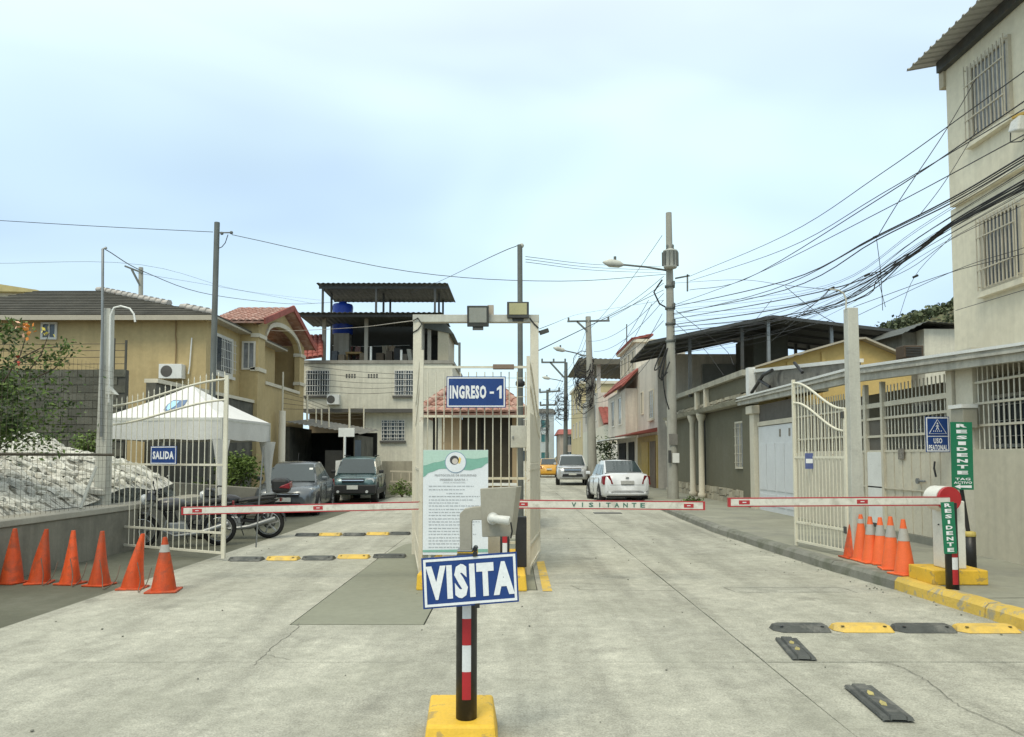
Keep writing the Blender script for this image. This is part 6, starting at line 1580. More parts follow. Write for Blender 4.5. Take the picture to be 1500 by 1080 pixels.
def car(label, group, col, st, gp, belt, wr, wheels, W, loc, rz, front=None, rear=None, side_win=None, crown=0.03, bumper=None, mirror=True, arch=None, extra=None, pillar=None):
    t = thing('parked_car', (0,0,0), label, 'car', group)
    body = MB(); vs = []
    for s in st: vs += section(*s, crown)
    n = len(section(0, 1, 0, 1))
    body.add(vs, [(i*n+k, (i+1)*n+k, (i+1)*n+(k+1)%n, i*n+(k+1)%n) for i in range(len(st)-1) for k in range(n)], 0, True)
    body.add(vs[:n], [tuple(range(n))]); body.add(vs[-n:], [tuple(range(n-1,-1,-1))])
    obj('body', body, col, t, recalc=True)
    # greenhouse
    g = MB(); top = []
    for (y, z, hw) in gp:
        for s in (-1, -0.6, 0, 0.6, 1): top.append((hw*s, y, z+0.035*(1-s*s)))
    g.add(top, [(i*5+k, i*5+k+1, (i+1)*5+k+1, (i+1)*5+k) for i in range(len(gp)-1) for k in range(4)], 0, True)
    base_w = gp[0][2]
    for s in (-1, 1):
        sv = []
        for (y, z, hw) in gp: sv += [(s*hw, y, z), (s*max(hw, base_w), y, belt-0.02)]
        g.add(sv, [(2*i, 2*i+1, 2*i+3, 2*i+2) for i in range(len(gp)-1)], 0, False)
    obj('cabin', g, col, t, recalc=True)
    def pane(name, quad, off, mm=mt_cglass, inset=0.06, parent=t):
        q = [Vector(p) for p in quad]; c = sum(q, Vector())/len(q)
        q = [c+(p-c)*(1-inset) for p in q]; nrm = (q[1]-q[0]).cross(q[2]-q[0]).normalized()
        if nrm.dot(Vector(off)) < 0: nrm = -nrm
        m_ = len(q)
        mb = MB().add([p+nrm*0.042 for p in q]+[p-nrm*0.01 for p in q], [tuple(range(m_)), tuple(range(2*m_-1, m_-1, -1))]+[(i, m_+i, m_+(i+1)%m_, (i+1)%m_) for i in range(m_)])
        return obj(name, mb, mm, parent, recalc=True)
    (y0, z0, w0), (y1, z1, w1) = gp[0], gp[1]; (y2, z2, w2), (y3, z3, w3) = gp[-2], gp[-1]
    pane('windscreen', [(-w0,y0,z0),(w0,y0,z0),(w1,y1,z1),(-w1,y1,z1)], (0,-1,1))
    pane('rear_window', [(-w3,y3,z3),(w3,y3,z3),(w2,y2,z2),(-w2,y2,z2)], (0,1,1))
    for s in (-1, 1):
        for (a, b, c, d) in side_win:       # bottom y a-b, top y c-d
            hwf = lambda y, z: None
            zt = min(z1, z2)-0.07; wt = (w1+w2)/2; zb = belt+0.03
            wt2 = wt+(base_w-wt)*0.12; wb2 = wt+(base_w-wt)*0.92
            q = [Vector((s*wb2,a,zb)), Vector((s*wb2,b,zb)), Vector((s*wt2,d,zt)), Vector((s*wt2,c,zt))]
            nrm = Vector((s, 0, 0.3)).normalized()
            mb = MB().add([p+nrm*0.022 for p in q]+[p-nrm*0.02 for p in q], [(0,1,2,3),(7,6,5,4)]+[(i, 4+i, 4+(i+1)%4, (i+1)%4) for i in range(4)])
            obj('side_window', mb, mt_cglass, t, recalc=True)
    # wheels
    for (y, r) in wheels:
        for s in (-1, 1):
            x = s*(W/2-0.005)
            obj('wheel_arch', MB().cyl((x-s*0.2, y, r+0.02), (x+s*0.006, y, r+0.02), r+0.055, 22), arch or mt_trimb, t)
            wo = obj('wheel', MB().lathe([(r*0.62,-0.09),(r*0.95,-0.10),(r,-0.07),(r,0.07),(r*0.95,0.10),(r*0.62,0.09)], (x-s*0.075, y, r), 24, axis='x'), mt_tyre, t, recalc=True)
            rim = MB().cyl((x-s*0.05, y, r), (x+s*0.010, y, r), r*0.64, 20)
            obj('rim', rim, mt_trimb, wo)
            sp = MB()
            for k in range(5):
                a = k*2*math.pi/5+0.3; d = Vector((0, math.cos(a), math.sin(a)))
                sp.bar(Vector((x+s*0.016,y,r))+d*0.02, Vector((x+s*0.016,y,r))+d*r*0.62, r*0.20, 0.012, up=(1,0,0))
            sp.cyl((x+s*0.008,y,r), (x+s*0.028,y,r), r*0.16, 10)
            obj('spokes', sp, mt_rim, wo)
    for s in (-1, 1):                      # door seams and handles on the flanks
        for y in (side_win[0][0]-0.05, side_win[0][1]+0.025, side_win[-1][1]-0.1):
            obj('door_seam', MB().box(s*(W/2-0.012), s*(W/2+0.004), y-0.005, y+0.005, 0.34, belt-0.06), mt_seam, t)
        obj('door_handle', MB().box(s*(W/2-0.02), s*(W/2+0.022), side_win[0][1]-0.16, side_win[0][1]-0.02, belt-0.13, belt-0.10), col, t)
    if mirror:
        ym = gp[0][0]+0.28
        for s in (-1, 1):
            obj('mirror', MB().obox((s*(W/2+0.07), ym, belt+0.08), (0.085,0,0), (0,0.05,0), (0,0,0.06)), extra.get('mirror', col) if extra else col, t, bev=0.03)
    for k, (nm, quad, off, mm) in enumerate((front or [])+(rear or [])):
        pane(nm, quad, off, mm, 0.0)
    for (nm, b, mm) in (bumper or []):
        obj(nm, MB().box(*b), mm, t, bev=0.04)
    t.location = loc; t.rotation_euler = (0, 0, rz)
    return t
def sym(nm, q, off, mm):            # a lamp on both sides
    return [(nm, q, off, mm), (nm, [(-x, y, z) for x, y, z in q], (-off[0], off[1], off[2]), mm)]
def plate_txt(t, txt, c, u, w, h):
    obj('plate_lettering', text_mb(txt, c, u, Z_, w, h, 0.01, 0.003), mt_trimb, t)

# grey saloon/hatch facing the camera
st = [(-2.13,0.60,0.30,0.55),(-2.10,0.70,0.24,0.66),(-2.0,0.77,0.21,0.74),(-1.75,0.815,0.20,0.80),(-1.35,0.84,0.19,0.86),(-1.0,0.845,0.19,0.92),(0,0.845,0.19,0.93),(1.1,0.845,0.19,0.95),(1.65,0.83,0.21,0.97),(1.98,0.79,0.24,0.94),(2.1,0.72,0.30,0.84),(2.13,0.6,0.36,0.6)]
gp = [(-1.08,0.90,0.73),(-0.38,1.40,0.57),(0.1,1.475,0.57),(0.75,1.45,0.56),(1.62,0.96,0.66)]
grey = paint('car_grey', (0.115,0.13,0.14), 0.4)
ft = sym('headlight', [(0.42,-2.06,0.55),(0.70,-1.93,0.60),(0.80,-1.66,0.74),(0.74,-1.80,0.755),(0.46,-2.02,0.66)], (0.3,-1,0.3), mt_hlamp)
ft += [('grille', [(-0.44,-2.125,0.54),(0.44,-2.125,0.54),(0.46,-2.09,0.64),(-0.46,-2.09,0.64)], (0,-1,0.1), mt_trimb), ('grille_bar', [(-0.44,-2.15,0.60),(0.44,-2.15,0.60),(0.44,-2.145,0.625),(-0.44,-2.145,0.625)], (0,-1,0.1), mt_chrome),
       ('air_intake', [(-0.55,-2.145,0.28),(0.55,-2.145,0.28),(0.48,-2.15,0.40),(-0.48,-2.15,0.40)], (0,-1,0), mt_trimb), ('number_plate', [(-0.24,-2.175,0.42),(0.24,-2.175,0.42),(0.24,-2.175,0.53),(-0.24,-2.175,0.53)], (0,-1,0), mt_platec)]
c1 = car('grey hatchback with chrome grille bar parked behind the tent', 'cars parked behind the barrier', grey, st, gp, 0.93, 0.57, [(-1.32,0.30),(1.25,0.30)], 1.69, (-6.4, 22.7, 0), R(5), ft,
    sym('tail_lamp', [(0.55,2.08,0.7),(0.78,1.98,0.72),(0.78,1.95,0.9),(0.6,2.05,0.92)], (0.2,1,0), mt_tlamp), [(-0.88,-0.02,-0.60,-0.02),(0.03,0.78,0.03,0.62),(0.83,1.35,0.70,0.85)])
obj('sticker', MB().obox((0.50,-0.63,1.27), (0.05,0,0), (0,0.01,0.0), (0,0.028,0.045)), mt_white, c1)
obj('wiper', MB().bar((-0.05,-1.08,0.955), (0.38,-0.98,0.985), 0.015), mt_trimb, c1); obj('wiper', MB().bar((-0.55,-1.08,0.955), (-0.05,-0.99,0.98), 0.015), mt_trimb, c1)
obj('antenna', MB().cyl((0,0.0,1.5), (0,0.12,1.75), 0.008, 5), mt_trimb, c1)
# teal small SUV
st = [(-1.93,0.58,0.36,0.72),(-1.90,0.70,0.32,0.82),(-1.78,0.76,0.30,0.90),(-1.4,0.79,0.29,0.95),(-0.98,0.80,0.29,1.01),(0,0.80,0.29,1.02),(1.2,0.80,0.29,1.03),(1.8,0.79,0.31,1.03),(1.93,0.76,0.34,0.98),(1.96,0.68,0.42,0.8)]
gp = [(-1.05,1.00,0.71),(-0.42,1.54,0.60),(0.1,1.63,0.60),(1.4,1.62,0.59),(1.88,1.04,0.68)]
teal = paint('car_teal', (0.075,0.135,0.14), 0.3)
ft = sym('headlight', [(0.42,-1.88,0.70),(0.70,-1.82,0.70),(0.735,-1.74,0.80),(0.68,-1.80,0.86),(0.44,-1.86,0.86)], (0.1,-1,0.1), mt_hlamp)
ft += [('grille', [(-0.38,-1.93,0.74),(0.38,-1.93,0.74),(0.40,-1.90,0.87),(-0.40,-1.90,0.87)], (0,-1,0.1), mt_trimb), ('grille_bar', [(-0.38,-1.965,0.79),(0.38,-1.965,0.79),(0.38,-1.96,0.82),(-0.38,-1.96,0.82)], (0,-1,0.1), mt_chrome)]
c2 = car('small dark teal four wheel drive car with black bumper facing the camera', 'cars parked behind the barrier', teal, st, gp, 1.02, 0.6, [(-1.22,0.335),(1.18,0.335)], 1.60, (-5.72, 28.6, 0), R(4), ft,
    sym('tail_lamp', [(0.6,1.95,0.7),(0.74,1.9,0.7),(0.74,1.9,0.95),(0.62,1.94,0.95)], (0.2,1,0), mt_tlamp), [(-0.85,-0.02,-0.62,-0.02),(0.03,0.8,0.03,0.78),(0.88,1.6,0.86,1.42)],
    bumper=[('front_bumper', (-0.80,0.80,-2.04,-1.80,0.34,0.66), mt_trimb), ('rear_bumper', (-0.79,0.79,1.85,2.02,0.36,0.62), mt_trimb), ('side_cladding', (-0.825,-0.78,-1.75,1.75,0.30,0.50), mt_trimb), ('side_cladding', (0.78,0.825,-1.75,1.75,0.30,0.50), mt_trimb)], extra={'mirror': mt_trimb})
obj('number_plate', MB().box(-0.19, 0.19, -2.06, -2.042, 0.50, 0.64), mt_platec, c2)
obj('fog_lamp', MB().cyl((0.5,-2.05,0.42), (0.5,-2.03,0.42), 0.05, 10), mt_hlamp, c2); obj('fog_lamp', MB().cyl((-0.5,-2.05,0.42), (-0.5,-2.03,0.42), 0.05, 10), mt_hlamp, c2)
obj('roof_rail', MB().bar((-0.55,-0.2,1.69), (-0.55,1.4,1.69), 0.03), mt_trimb, c2); obj('roof_rail', MB().bar((0.55,-0.2,1.69), (0.55,1.4,1.69), 0.03), mt_trimb, c2)
# white saloon seen from behind (turned round)
st = [(-2.13,0.58,0.30,0.55),(-2.08,0.70,0.24,0.68),(-1.8,0.81,0.20,0.80),(-1.35,0.845,0.19,0.88),(-1.0,0.85,0.19,0.93),(0,0.855,0.19,0.95),(1.1,0.855,0.19,0.99),(1.6,0.84,0.21,1.04),(1.95,0.81,0.24,1.05),(2.10,0.78,0.27,1.0),(2.16,0.74,0.32,0.80),(2.19,0.70,0.36,0.58),(2.17,0.62,0.36,0.45)]
gp = [(-1.05,0.93,0.73),(-0.35,1.42,0.58),(0.15,1.50,0.58),(0.80,1.47,0.58),(1.58,1.06,0.68)]
whitep = paint('car_white', (0.66,0.67,0.68))
rt = []
rt += [('number_plate', [(-0.23,2.175,0.68),(0.23,2.175,0.68),(0.23,2.155,0.80),(-0.23,2.155,0.80)], (0,1,0), M('plate_dim', (0.36,0.36,0.34), 0.5, 0.2, 20)), ('badge', [(-0.06,2.14,0.90),(0.06,2.14,0.90),(0.05,2.135,0.93),(-0.05,2.135,0.93)], (0,1,0), mt_chrome)]
c3 = car('white saloon with red tail lamps parked below the concrete pole, seen from behind', 'cars parked along the street', whitep, st, gp, 0.95, 0.58, [(-1.3,0.305),(1.2,0.305)], 1.71, (3.90, 28.6, 0), R(183),
    None, rt, [(-0.85,-0.02,-0.58,-0.02),(0.03,0.75,0.03,0.62),(0.8,1.3,0.7,0.9)], bumper=[('bumper_shadow', (-0.72,0.72,2.02,2.12,0.22,0.34), mt_trimb)])
for s in (-1, 1):
    b_ = [(s*0.50,2.20,0.69),(s*0.84,2.075,0.66),(s*0.868,1.86,0.72),(s*0.50,1.9,0.72)]; t_ = [(s*0.60,2.155,0.99),(s*0.80,2.06,0.97),(s*0.862,1.90,0.95),(s*0.60,1.9,0.99)]
    obj('tail_lamp', MB().hull8(b_, t_), mt_tlamp, c3, bev=0.012, recalc=True)
obj('boot_seam', MB().box(-0.60, 0.60, 2.13, 2.186, 0.655, 0.663), mt_seam, c3)
# silver pickup facing the camera
st = [(-2.6,0.66,0.45,0.80),(-2.56,0.78,0.38,0.95),(-2.4,0.87,0.34,1.04),(-1.9,0.91,0.33,1.10),(-1.35,0.92,0.33,1.15),(0,0.93,0.33,1.16),(0.8,0.93,0.33,1.17),(2.4,0.92,0.36,1.17),(2.55,0.88,0.42,1.14),(2.6,0.8,0.5,0.9)]
gp = [(-1.4,1.13,0.80),(-0.75,1.68,0.66),(-0.2,1.77,0.66),(0.65,1.75,0.66),(0.95,1.17,0.78)]
silver = paint('car_silver', (0.50,0.51,0.52), 0.3)
ft = sym('headlight', [(0.50,-2.56,0.86),(0.78,-2.48,0.88),(0.86,-2.30,1.0),(0.80,-2.40,1.05),(0.52,-2.53,1.0)], (0.2,-1,0.2), mt_hlamp)
ft += [('grille', [(-0.48,-2.60,0.80),(0.48,-2.60,0.80),(0.50,-2.565,0.98),(-0.50,-2.565,0.98)], (0,-1,0.1), mt_trimb), ('grille_bar', [(-0.48,-2.64,0.87),(0.48,-2.64,0.87),(0.48,-2.635,0.91),(-0.48,-2.635,0.91)], (0,-1,0), mt_chrome),
       ('air_intake', [(-0.6,-2.62,0.50),(0.6,-2.62,0.50),(0.55,-2.62,0.66),(-0.55,-2.62,0.66)], (0,-1,0), mt_trimb), ('number_plate', [(-0.22,-2.66,0.60),(0.22,-2.66,0.60),(0.22,-2.66,0.72),(-0.22,-2.66,0.72)], (0,-1,0), mt_platec)]
c4 = car('silver pickup facing the camera beside the second utility pole', 'cars parked along the street', silver, st, gp, 1.16, 0.66, [(-1.6,0.37),(1.5,0.37)], 1.86, (3.62, 46.3, 0), R(-3), ft, None, [(-1.1,-0.15,-0.85,-0.15),(-0.08,0.75,-0.08,0.6)])
obj('sun_shade', MB().obox((-0.3,-1.02,1.37), (0.26,0,0), (0,0.15,0.14), (0,0.012,-0.012)), mt_white, c4); obj('sun_shade', MB().obox((0.3,-1.02,1.37), (0.26,0,0), (0,0.15,0.14), (0,0.012,-0.012)), mt_white, c4)
# yellow taxi and the dark car beyond it
st0 = [(-2.1,0.58,0.30,0.55),(-2.05,0.70,0.24,0.68),(-1.8,0.81,0.20,0.80),(-1.0,0.85,0.19,0.93),(0,0.85,0.19,0.95),(1.2,0.85,0.19,0.99),(1.9,0.81,0.24,1.0),(2.08,0.74,0.30,0.85),(2.1,0.66,0.36,0.5)]
gp0 = [(-1.05,0.93,0.73),(-0.35,1.42,0.58),(0.15,1.50,0.58),(1.1,1.47,0.58),(1.75,1.0,0.68)]
rt0 = sym('tail_lamp', [(0.55,2.09,0.72),(0.74,2.03,0.72),(0.76,1.97,0.90),(0.60,2.05,0.92)], (0.2,1,0), mt_tlamp)+[('number_plate', [(-0.2,2.12,0.62),(0.2,2.12,0.62),(0.2,2.11,0.74),(-0.2,2.11,0.74)], (0,1,0), mt_platec)]
car('yellow taxi seen from behind far down the street', 'cars parked along the street', paint('taxi_yellow', (0.62,0.32,0.03)), st0, gp0, 0.95, 0.58, [(-1.3,0.3),(1.2,0.3)], 1.70, (2.95, 62.5, 0), R(180), None, rt0, [(-0.85,-0.02,-0.58,-0.02),(0.03,0.9,0.03,0.85)])
car('dark grey car standing beyond the yellow taxi', 'cars parked along the street', paint('car_dark', (0.06,0.06,0.065)), st0, gp0, 0.95, 0.58, [(-1.3,0.3),(1.2,0.3)], 1.70, (2.75, 71, 0), R(180), None, rt0, [(-0.85,-0.02,-0.58,-0.02),(0.03,0.9,0.03,0.85)])

# ================================================================== MOTORCYCLES (front toward -X)
def motorcycle(label, body_m, box, loc, rz, lean=0.08):
    t = thing('motorcycle', (0,0,0), label, 'motorcycle', 'motorcycles parked behind the exit gate')
    r = 0.30
    for x in (-0.66, 0.64):
        w = MB(); n, k = 26, 8; R0, r0 = r-0.045, 0.047
        vs = [((R0+r0*math.cos(b))*math.cos(a)+x, r0*math.sin(b)*0.9, (R0+r0*math.cos(b))*math.sin(a)+r) for a in [2*math.pi*i/n for i in range(n)] for b in [2*math.pi*j/k for j in range(k)]]
        w.add(vs, [(i*k+j, i*k+(j+1)%k, ((i+1)%n)*k+(j+1)%k, ((i+1)%n)*k+j) for i in range(n) for j in range(k)], 0, True)
        wo = obj('wheel', w, mt_tyre, t, recalc=True)
        sp = MB().cyl((x,-0.06,r), (x,0.06,r), 0.05, 12)
        for i in range(6):
            a = i*math.pi/3+0.2; d = Vector((math.cos(a), 0, math.sin(a)))
            sp.bar(Vector((x,0,r))+d*0.04, Vector((x,0,r))+d*(r-0.085), 0.03, 0.035, up=(0,1,0))
        sp.lathe([(r-0.09,-0.035),(r-0.075,-0.04),(r-0.075,0.04),(r-0.09,0.035)], (x,0,r), 24, axis='y')
        obj('rim', sp, mt_rim, wo)
        obj('brake_disc', MB().lathe([(0.05,0.058),(0.12,0.058),(0.12,0.062),(0.05,0.062)], (x,0,r), 18, axis='y'), mt_metal, wo)
    for s in (-0.09, 0.09):
        obj('fork_leg', MB().tube([(-0.66,s,0.30),(-0.46,s,0.86)], 0.022, 8), mt_metal, t)
        obj('swing_arm', MB().bar((0.64,s,0.30), (0.12,s*0.9,0.38), 0.035, 0.05), mt_trimb, t)
        obj('shock_absorber', MB().tube([(0.56,s,0.36),(0.42,s,0.70)], 0.028, 8), mt_trimb, t)
        obj('grip', MB().tube([(-0.44,s,0.97),(-0.40,s*3.2,1.02),(-0.34,s*4.2,1.0)], 0.015, 8), mt_trimb, t)
        obj('mirror', MB().tube([(-0.42,s*2.6,1.01),(-0.45,s*3.2,1.16)], 0.008, 5).ball((-0.45,s*3.4,1.20), 0.055, 10, sc=(0.25,1,0.7)), mt_trimb, t)
        obj('foot_peg', MB().cyl((0.12,s*1.2,0.34), (0.12,s*2.6,0.34), 0.015, 6), mt_metal, t)
    obj('frame_tube', MB().tube([(-0.44,0,0.86),(-0.25,0,0.55),(-0.18,0,0.30),(0.15,0,0.28),(0.2,0,0.55),(0.75,0,0.72)], 0.028, 8), mt_trimb, t)
    eng = MB().hull8([(-0.2,-0.13,0.24),(0.14,-0.13,0.24),(0.14,0.13,0.24),(-0.2,0.13,0.24)], [(-0.22,-0.10,0.46),(0.10,-0.10,0.46),(0.10,0.10,0.46),(-0.22,0.10,0.46)])
    eo = obj('engine', eng, mt_metal, t, bev=0.03)
    obj('cylinder_head', MB().hull8([(-0.24,-0.08,0.44),(-0.06,-0.08,0.47),(-0.06,0.08,0.47),(-0.24,0.08,0.44)], [(-0.27,-0.08,0.62),(-0.12,-0.08,0.64),(-0.12,0.08,0.64),(-0.27,0.08,0.62)]), mt_trimb, t, bev=0.015)
    obj('exhaust', MB().tube([(-0.24,-0.1,0.5),(-0.30,-0.13,0.32),(-0.1,-0.15,0.22),(0.3,-0.16,0.26),(0.80,-0.17,0.42)], [0.02,0.02,0.025,0.05,0.055], 10), mt_metal, t)
    def tank(s, v):
        a = v*2*math.pi; x = -0.42+0.52*s; f = math.sin(math.pi*(0.12+0.85*s))**0.6
        return (x, 0.135*f*math.cos(a), 0.76+0.02*s+0.125*f*math.sin(a))
    obj('fuel_tank', MB().grid(tank, 12, 16), body_m, t)
    obj('seat', MB().hull8([(0.06,-0.12,0.73),(0.78,-0.10,0.80),(0.78,0.10,0.80),(0.06,0.12,0.73)], [(0.06,-0.10,0.80),(0.80,-0.08,0.90),(0.80,0.08,0.90),(0.06,0.10,0.80)]), mt_trimb, t, bev=0.035)
    obj('tail_fairing', MB().hull8([(0.2,-0.11,0.62),(0.78,-0.06,0.74),(0.78,0.06,0.74),(0.2,0.11,0.62)], [(0.2,-0.12,0.725),(0.86,-0.08,0.80),(0.86,0.08,0.80),(0.2,0.12,0.725)]), body_m, t, bev=0.02)
    obj('side_panel', MB().hull8([(0.05,-0.13,0.45),(0.3,-0.12,0.5),(0.3,0.12,0.5),(0.05,0.13,0.45)], [(0.0,-0.13,0.72),(0.38,-0.12,0.70),(0.38,0.12,0.70),(0.0,0.13,0.72)]), body_m, t, bev=0.02)
    obj('headlamp', MB().tube([(-0.52,0,0.87),(-0.62,0,0.86),(-0.66,0,0.855)], [0.08,0.105,0.09], 14), mt_hlamp, t)
    obj('headlamp_cowl', MB().hull8([(-0.62,-0.13,0.84),(-0.40,-0.12,0.84),(-0.40,0.12,0.84),(-0.62,0.13,0.84)], [(-0.56,-0.09,1.03),(-0.40,-0.10,1.0),(-0.40,0.10,1.0),(-0.56,0.09,1.03)]), body_m, t, bev=0.03)
    obj('handlebar', MB().tube([(-0.44,-0.3,1.0),(-0.44,0,0.95),(-0.44,0.3,1.0)], 0.014, 8), mt_trimb, t)
    def fender(x, a0, a1):
        return lambda s, v: (x+0.335*math.cos(a0+(a1-a0)*s), 0.065*(2*v-1), r+0.335*math.sin(a0+(a1-a0)*s)+0.012*(1-(2*v-1)**2))
    obj('front_fender', MB().grid(fender(-0.66, R(30), R(150)), 12, 5), body_m, t); obj('rear_fender', MB().grid(fender(0.64, R(5), R(120)), 12, 5), mt_trimb, t)
    obj('side_stand', MB().tube([(0.05,0.12,0.28),(0.10,0.26,0.02)], 0.012, 6), mt_metal, t)
    obj('tail_lamp', MB().obox((0.875,0,0.78), (0.02,0,0), (0,0.07,0), (0,0,0.035)), mt_tlamp, t, bev=0.01)
    if box:
        bo = obj('top_box', MB().hull8([(0.72,-0.17,0.93),(1.06,-0.19,0.93),(1.06,0.19,0.93),(0.72,0.17,0.93)], [(0.70,-0.15,1.20),(1.02,-0.17,1.20),(1.02,0.17,1.20),(0.70,0.15,1.20)]), mt_trimb, t, bev=0.05)
        obj('box_reflector', MB().hull8([(0.86,-0.196,1.03),(1.075,-0.196,1.01),(1.075,0.196,1.01),(0.86,0.196,1.03)], [(0.9,-0.19,1.07),(1.065,-0.19,1.13),(1.065,0.19,1.13),(0.9,0.19,1.07)]), M('box_red', (0.20,0.012,0.02), 0.3), bo, bev=0.015)
        obj('carrier', MB().bar((0.5,0,0.88), (1.0,0,0.92), 0.2, 0.02), mt_metal, t)
    t.location = loc; t.rotation_euler = (lean, 0, rz)
    return t
motorcycle('black motorcycle with red and black top box half behind the exit gate', M('moto_black', (0.02,0.02,0.022), 0.25, 0.1, 4, coat=0.4), True, (-5.52, 15.25, 0.0), R(8))
motorcycle('dark silver motorcycle wholly behind the exit gate bars near the wall', M('moto_dark_silver', (0.055,0.055,0.06), 0.3, 0.1, 4, coat=0.4), False, (-6.02, 13.9, 0.0), R(20))
# ladder resting on blocks by the terrace house
ld = thing('wooden_ladder', (xat(590,33), 33, 0), 'pale wooden ladder lying on edge right of the teal car', 'ladder')
for dz in (0.55, 1.0):
    obj('ladder_rail', MB().bar((xat(572,33),33,dz+0.02), (xat(640,33),33.6,dz-0.05), 0.04, 0.07), M('ladder_wood', (0.50,0.44,0.33), 0.8), ld)
for k in range(6):
    x = xat(575+12*k,33); obj('rung', MB().bar((x,33.05+0.1*k,0.55), (x,33.05+0.1*k,1.0), 0.04, 0.04), M('ladder_wood', (0.50,0.44,0.33)), ld)
lg = tag(obj('low_garden_wall', MB().box(xat(560,33.8), xat(640,33.8), 33.8, 34.1, 0, 1.45), M('garden_wall', (0.36,0.33,0.25), 0.9, 0.12, 1, 0.2, 12, streak=0.2), loc=(-5, 34, 0)), 'low dull tan wall in front of the terrace house', 'wall')

# ================================================================== POLES
mt_pole = M('pole_concrete', (0.36,0.35,0.30), 0.9, 0.08, 1.5, 0.25, 20, dirt=(0.26,0.25,0.21), dscale=2, damt=0.5, streak=0.15)
mt_poled = M('pole_dark', (0.14,0.15,0.14), 0.7, 0.15, 2, metal=0.2)
mt_cable = M('cable_black', (0.022,0.022,0.022), 0.6, 0.1, 2)
MY = 27.0
def street_lamp(parent, root, tip, r=0.035):
    root, tip = Vector(root), Vector(tip); d = (tip-root)
    obj('lamp_arm', MB().tube([root, root.lerp(tip, 0.5)+Z_*0.03, tip], r, 6), mt_poled, parent)
    dn = d.normalized(); e = tip+dn*0.75
    obj('lamp_head', MB().tube([tip, tip+dn*0.15, tip+dn*0.5, e], [0.05,0.13,0.15,0.03], 10), mt_wgrey, parent)
    obj('photocell', MB().cyl(tip+dn*0.3+Z_*0.12, tip+dn*0.3+Z_*0.26, 0.05, 8), mt_poled, parent)
mp = thing('utility_pole', (xat(985, MY), MY, 0.15), 'tall concrete utility pole with transformer and street lamp above the white car', 'utility pole', 'utility poles')
p0, p1 = Vector((xat(985,MY), MY, 0.15)), at(979.5, 312, MY)
obj('pole', MB().tube([p0, p0.lerp(p1, 0.5), p1], [0.20, 0.155, 0.105], 14), mt_pole, mp)
ax = lambda py: p0.lerp(p1, (at(980,py,MY).z-p0.z)/(p1.z-p0.z))
tr = MB(); c = ax(383)+Vector((-0.03,-0.28,0))
obj('transformer', MB().lathe([(0,-0.32),(0.22,-0.32),(0.24,-0.28),(0.24,0.26),(0.26,0.27),(0.26,0.31),(0.1,0.37),(0,0.37)], tuple(c), 16), mt_wgrey, mp)
for k in range(6):
    a = k*math.pi/5+math.pi
    obj('cooling_rib', MB().obox(c+Vector((0.26*math.cos(a), 0.26*math.sin(a), 0)), Vector((0.04*math.cos(a),0.04*math.sin(a),0)), Vector((-0.012*math.sin(a),0.012*math.cos(a),0)), Z_*0.25), mt_poled, mp)
for k in (-1, 1):
    obj('bushing', MB().lathe([(0.03,0.36),(0.05,0.40),(0.03,0.44),(0.05,0.48),(0.02,0.54)], (c.x+0.1*k, c.y, c.z), 8), mt_poled, mp)
street_lamp(mp, ax(397), at(913, 388, MY))
for py in (420, 452, 475, 500):
    q = ax(py); obj('clamp_band', MB().lathe([(0.15,-0.05),(0.185,-0.04),(0.185,0.04),(0.15,0.05)], tuple(q), 12), mt_poled, mp)
    obj('insulator', MB().cyl(q+Vector((0.1,-0.18,0.0)), q+Vector((0.1,-0.18,0.16)), 0.05, 8), mt_poled, mp)
obj('cross_arm', MB().bar(ax(404)+Vector((0.2,0,-0.1)), at(1010,404,MY), 0.05, 0.05), mt_poled, mp)
obj('rack', MB().bar(at(1007,402,MY), at(1007,427,MY), 0.05, 0.05), mt_poled, mp)
obj('riser_cable', MB().tube([at(970,410,MY-0.2), at(963,420,MY-0.2), at(958,428,MY-0.2), at(966,445,MY-0.2), at(975,450,MY-0.2)], 0.03, 5), mt_cable, mp)
for k, (pa, pb, pc) in enumerate([((976,512),(953,575),(978,545)), ((978,510),(957,595),(981,530)), ((975,520),(966,560),(980,600)), ((974,505),(947,560),(968,535))]):
    A, B, C = at(*pa, MY-0.3), at(*pb, MY-0.4), at(*pc, MY-0.3)
    pts = [A*(1-t)**2+B*2*t*(1-t)+C*t*t for t in [i/8 for i in range(9)]]
    obj('slack_coil', MB().tube(pts, 0.025, 5), mt_cable, mp)
obj('notice_plate', MB().box(xat(984,MY)-0.14, xat(984,MY)+0.16, MY-0.215, MY-0.195, zat(652,MY), zat(636,MY)), M('plate_grey', (0.18,0.17,0.15), 0.7), mp)
obj('notice_paper', MB().box(xat(987,MY)-0.10, xat(987,MY)+0.14, MY-0.22, MY-0.195, zat(678,MY), zat(664,MY)), mt_white, mp)
obj('meter', MB().box(xat(981,MY)-0.10, xat(981,MY), MY-0.25, MY-0.195, zat(678,MY), zat(660,MY)), mt_dmetal, mp)
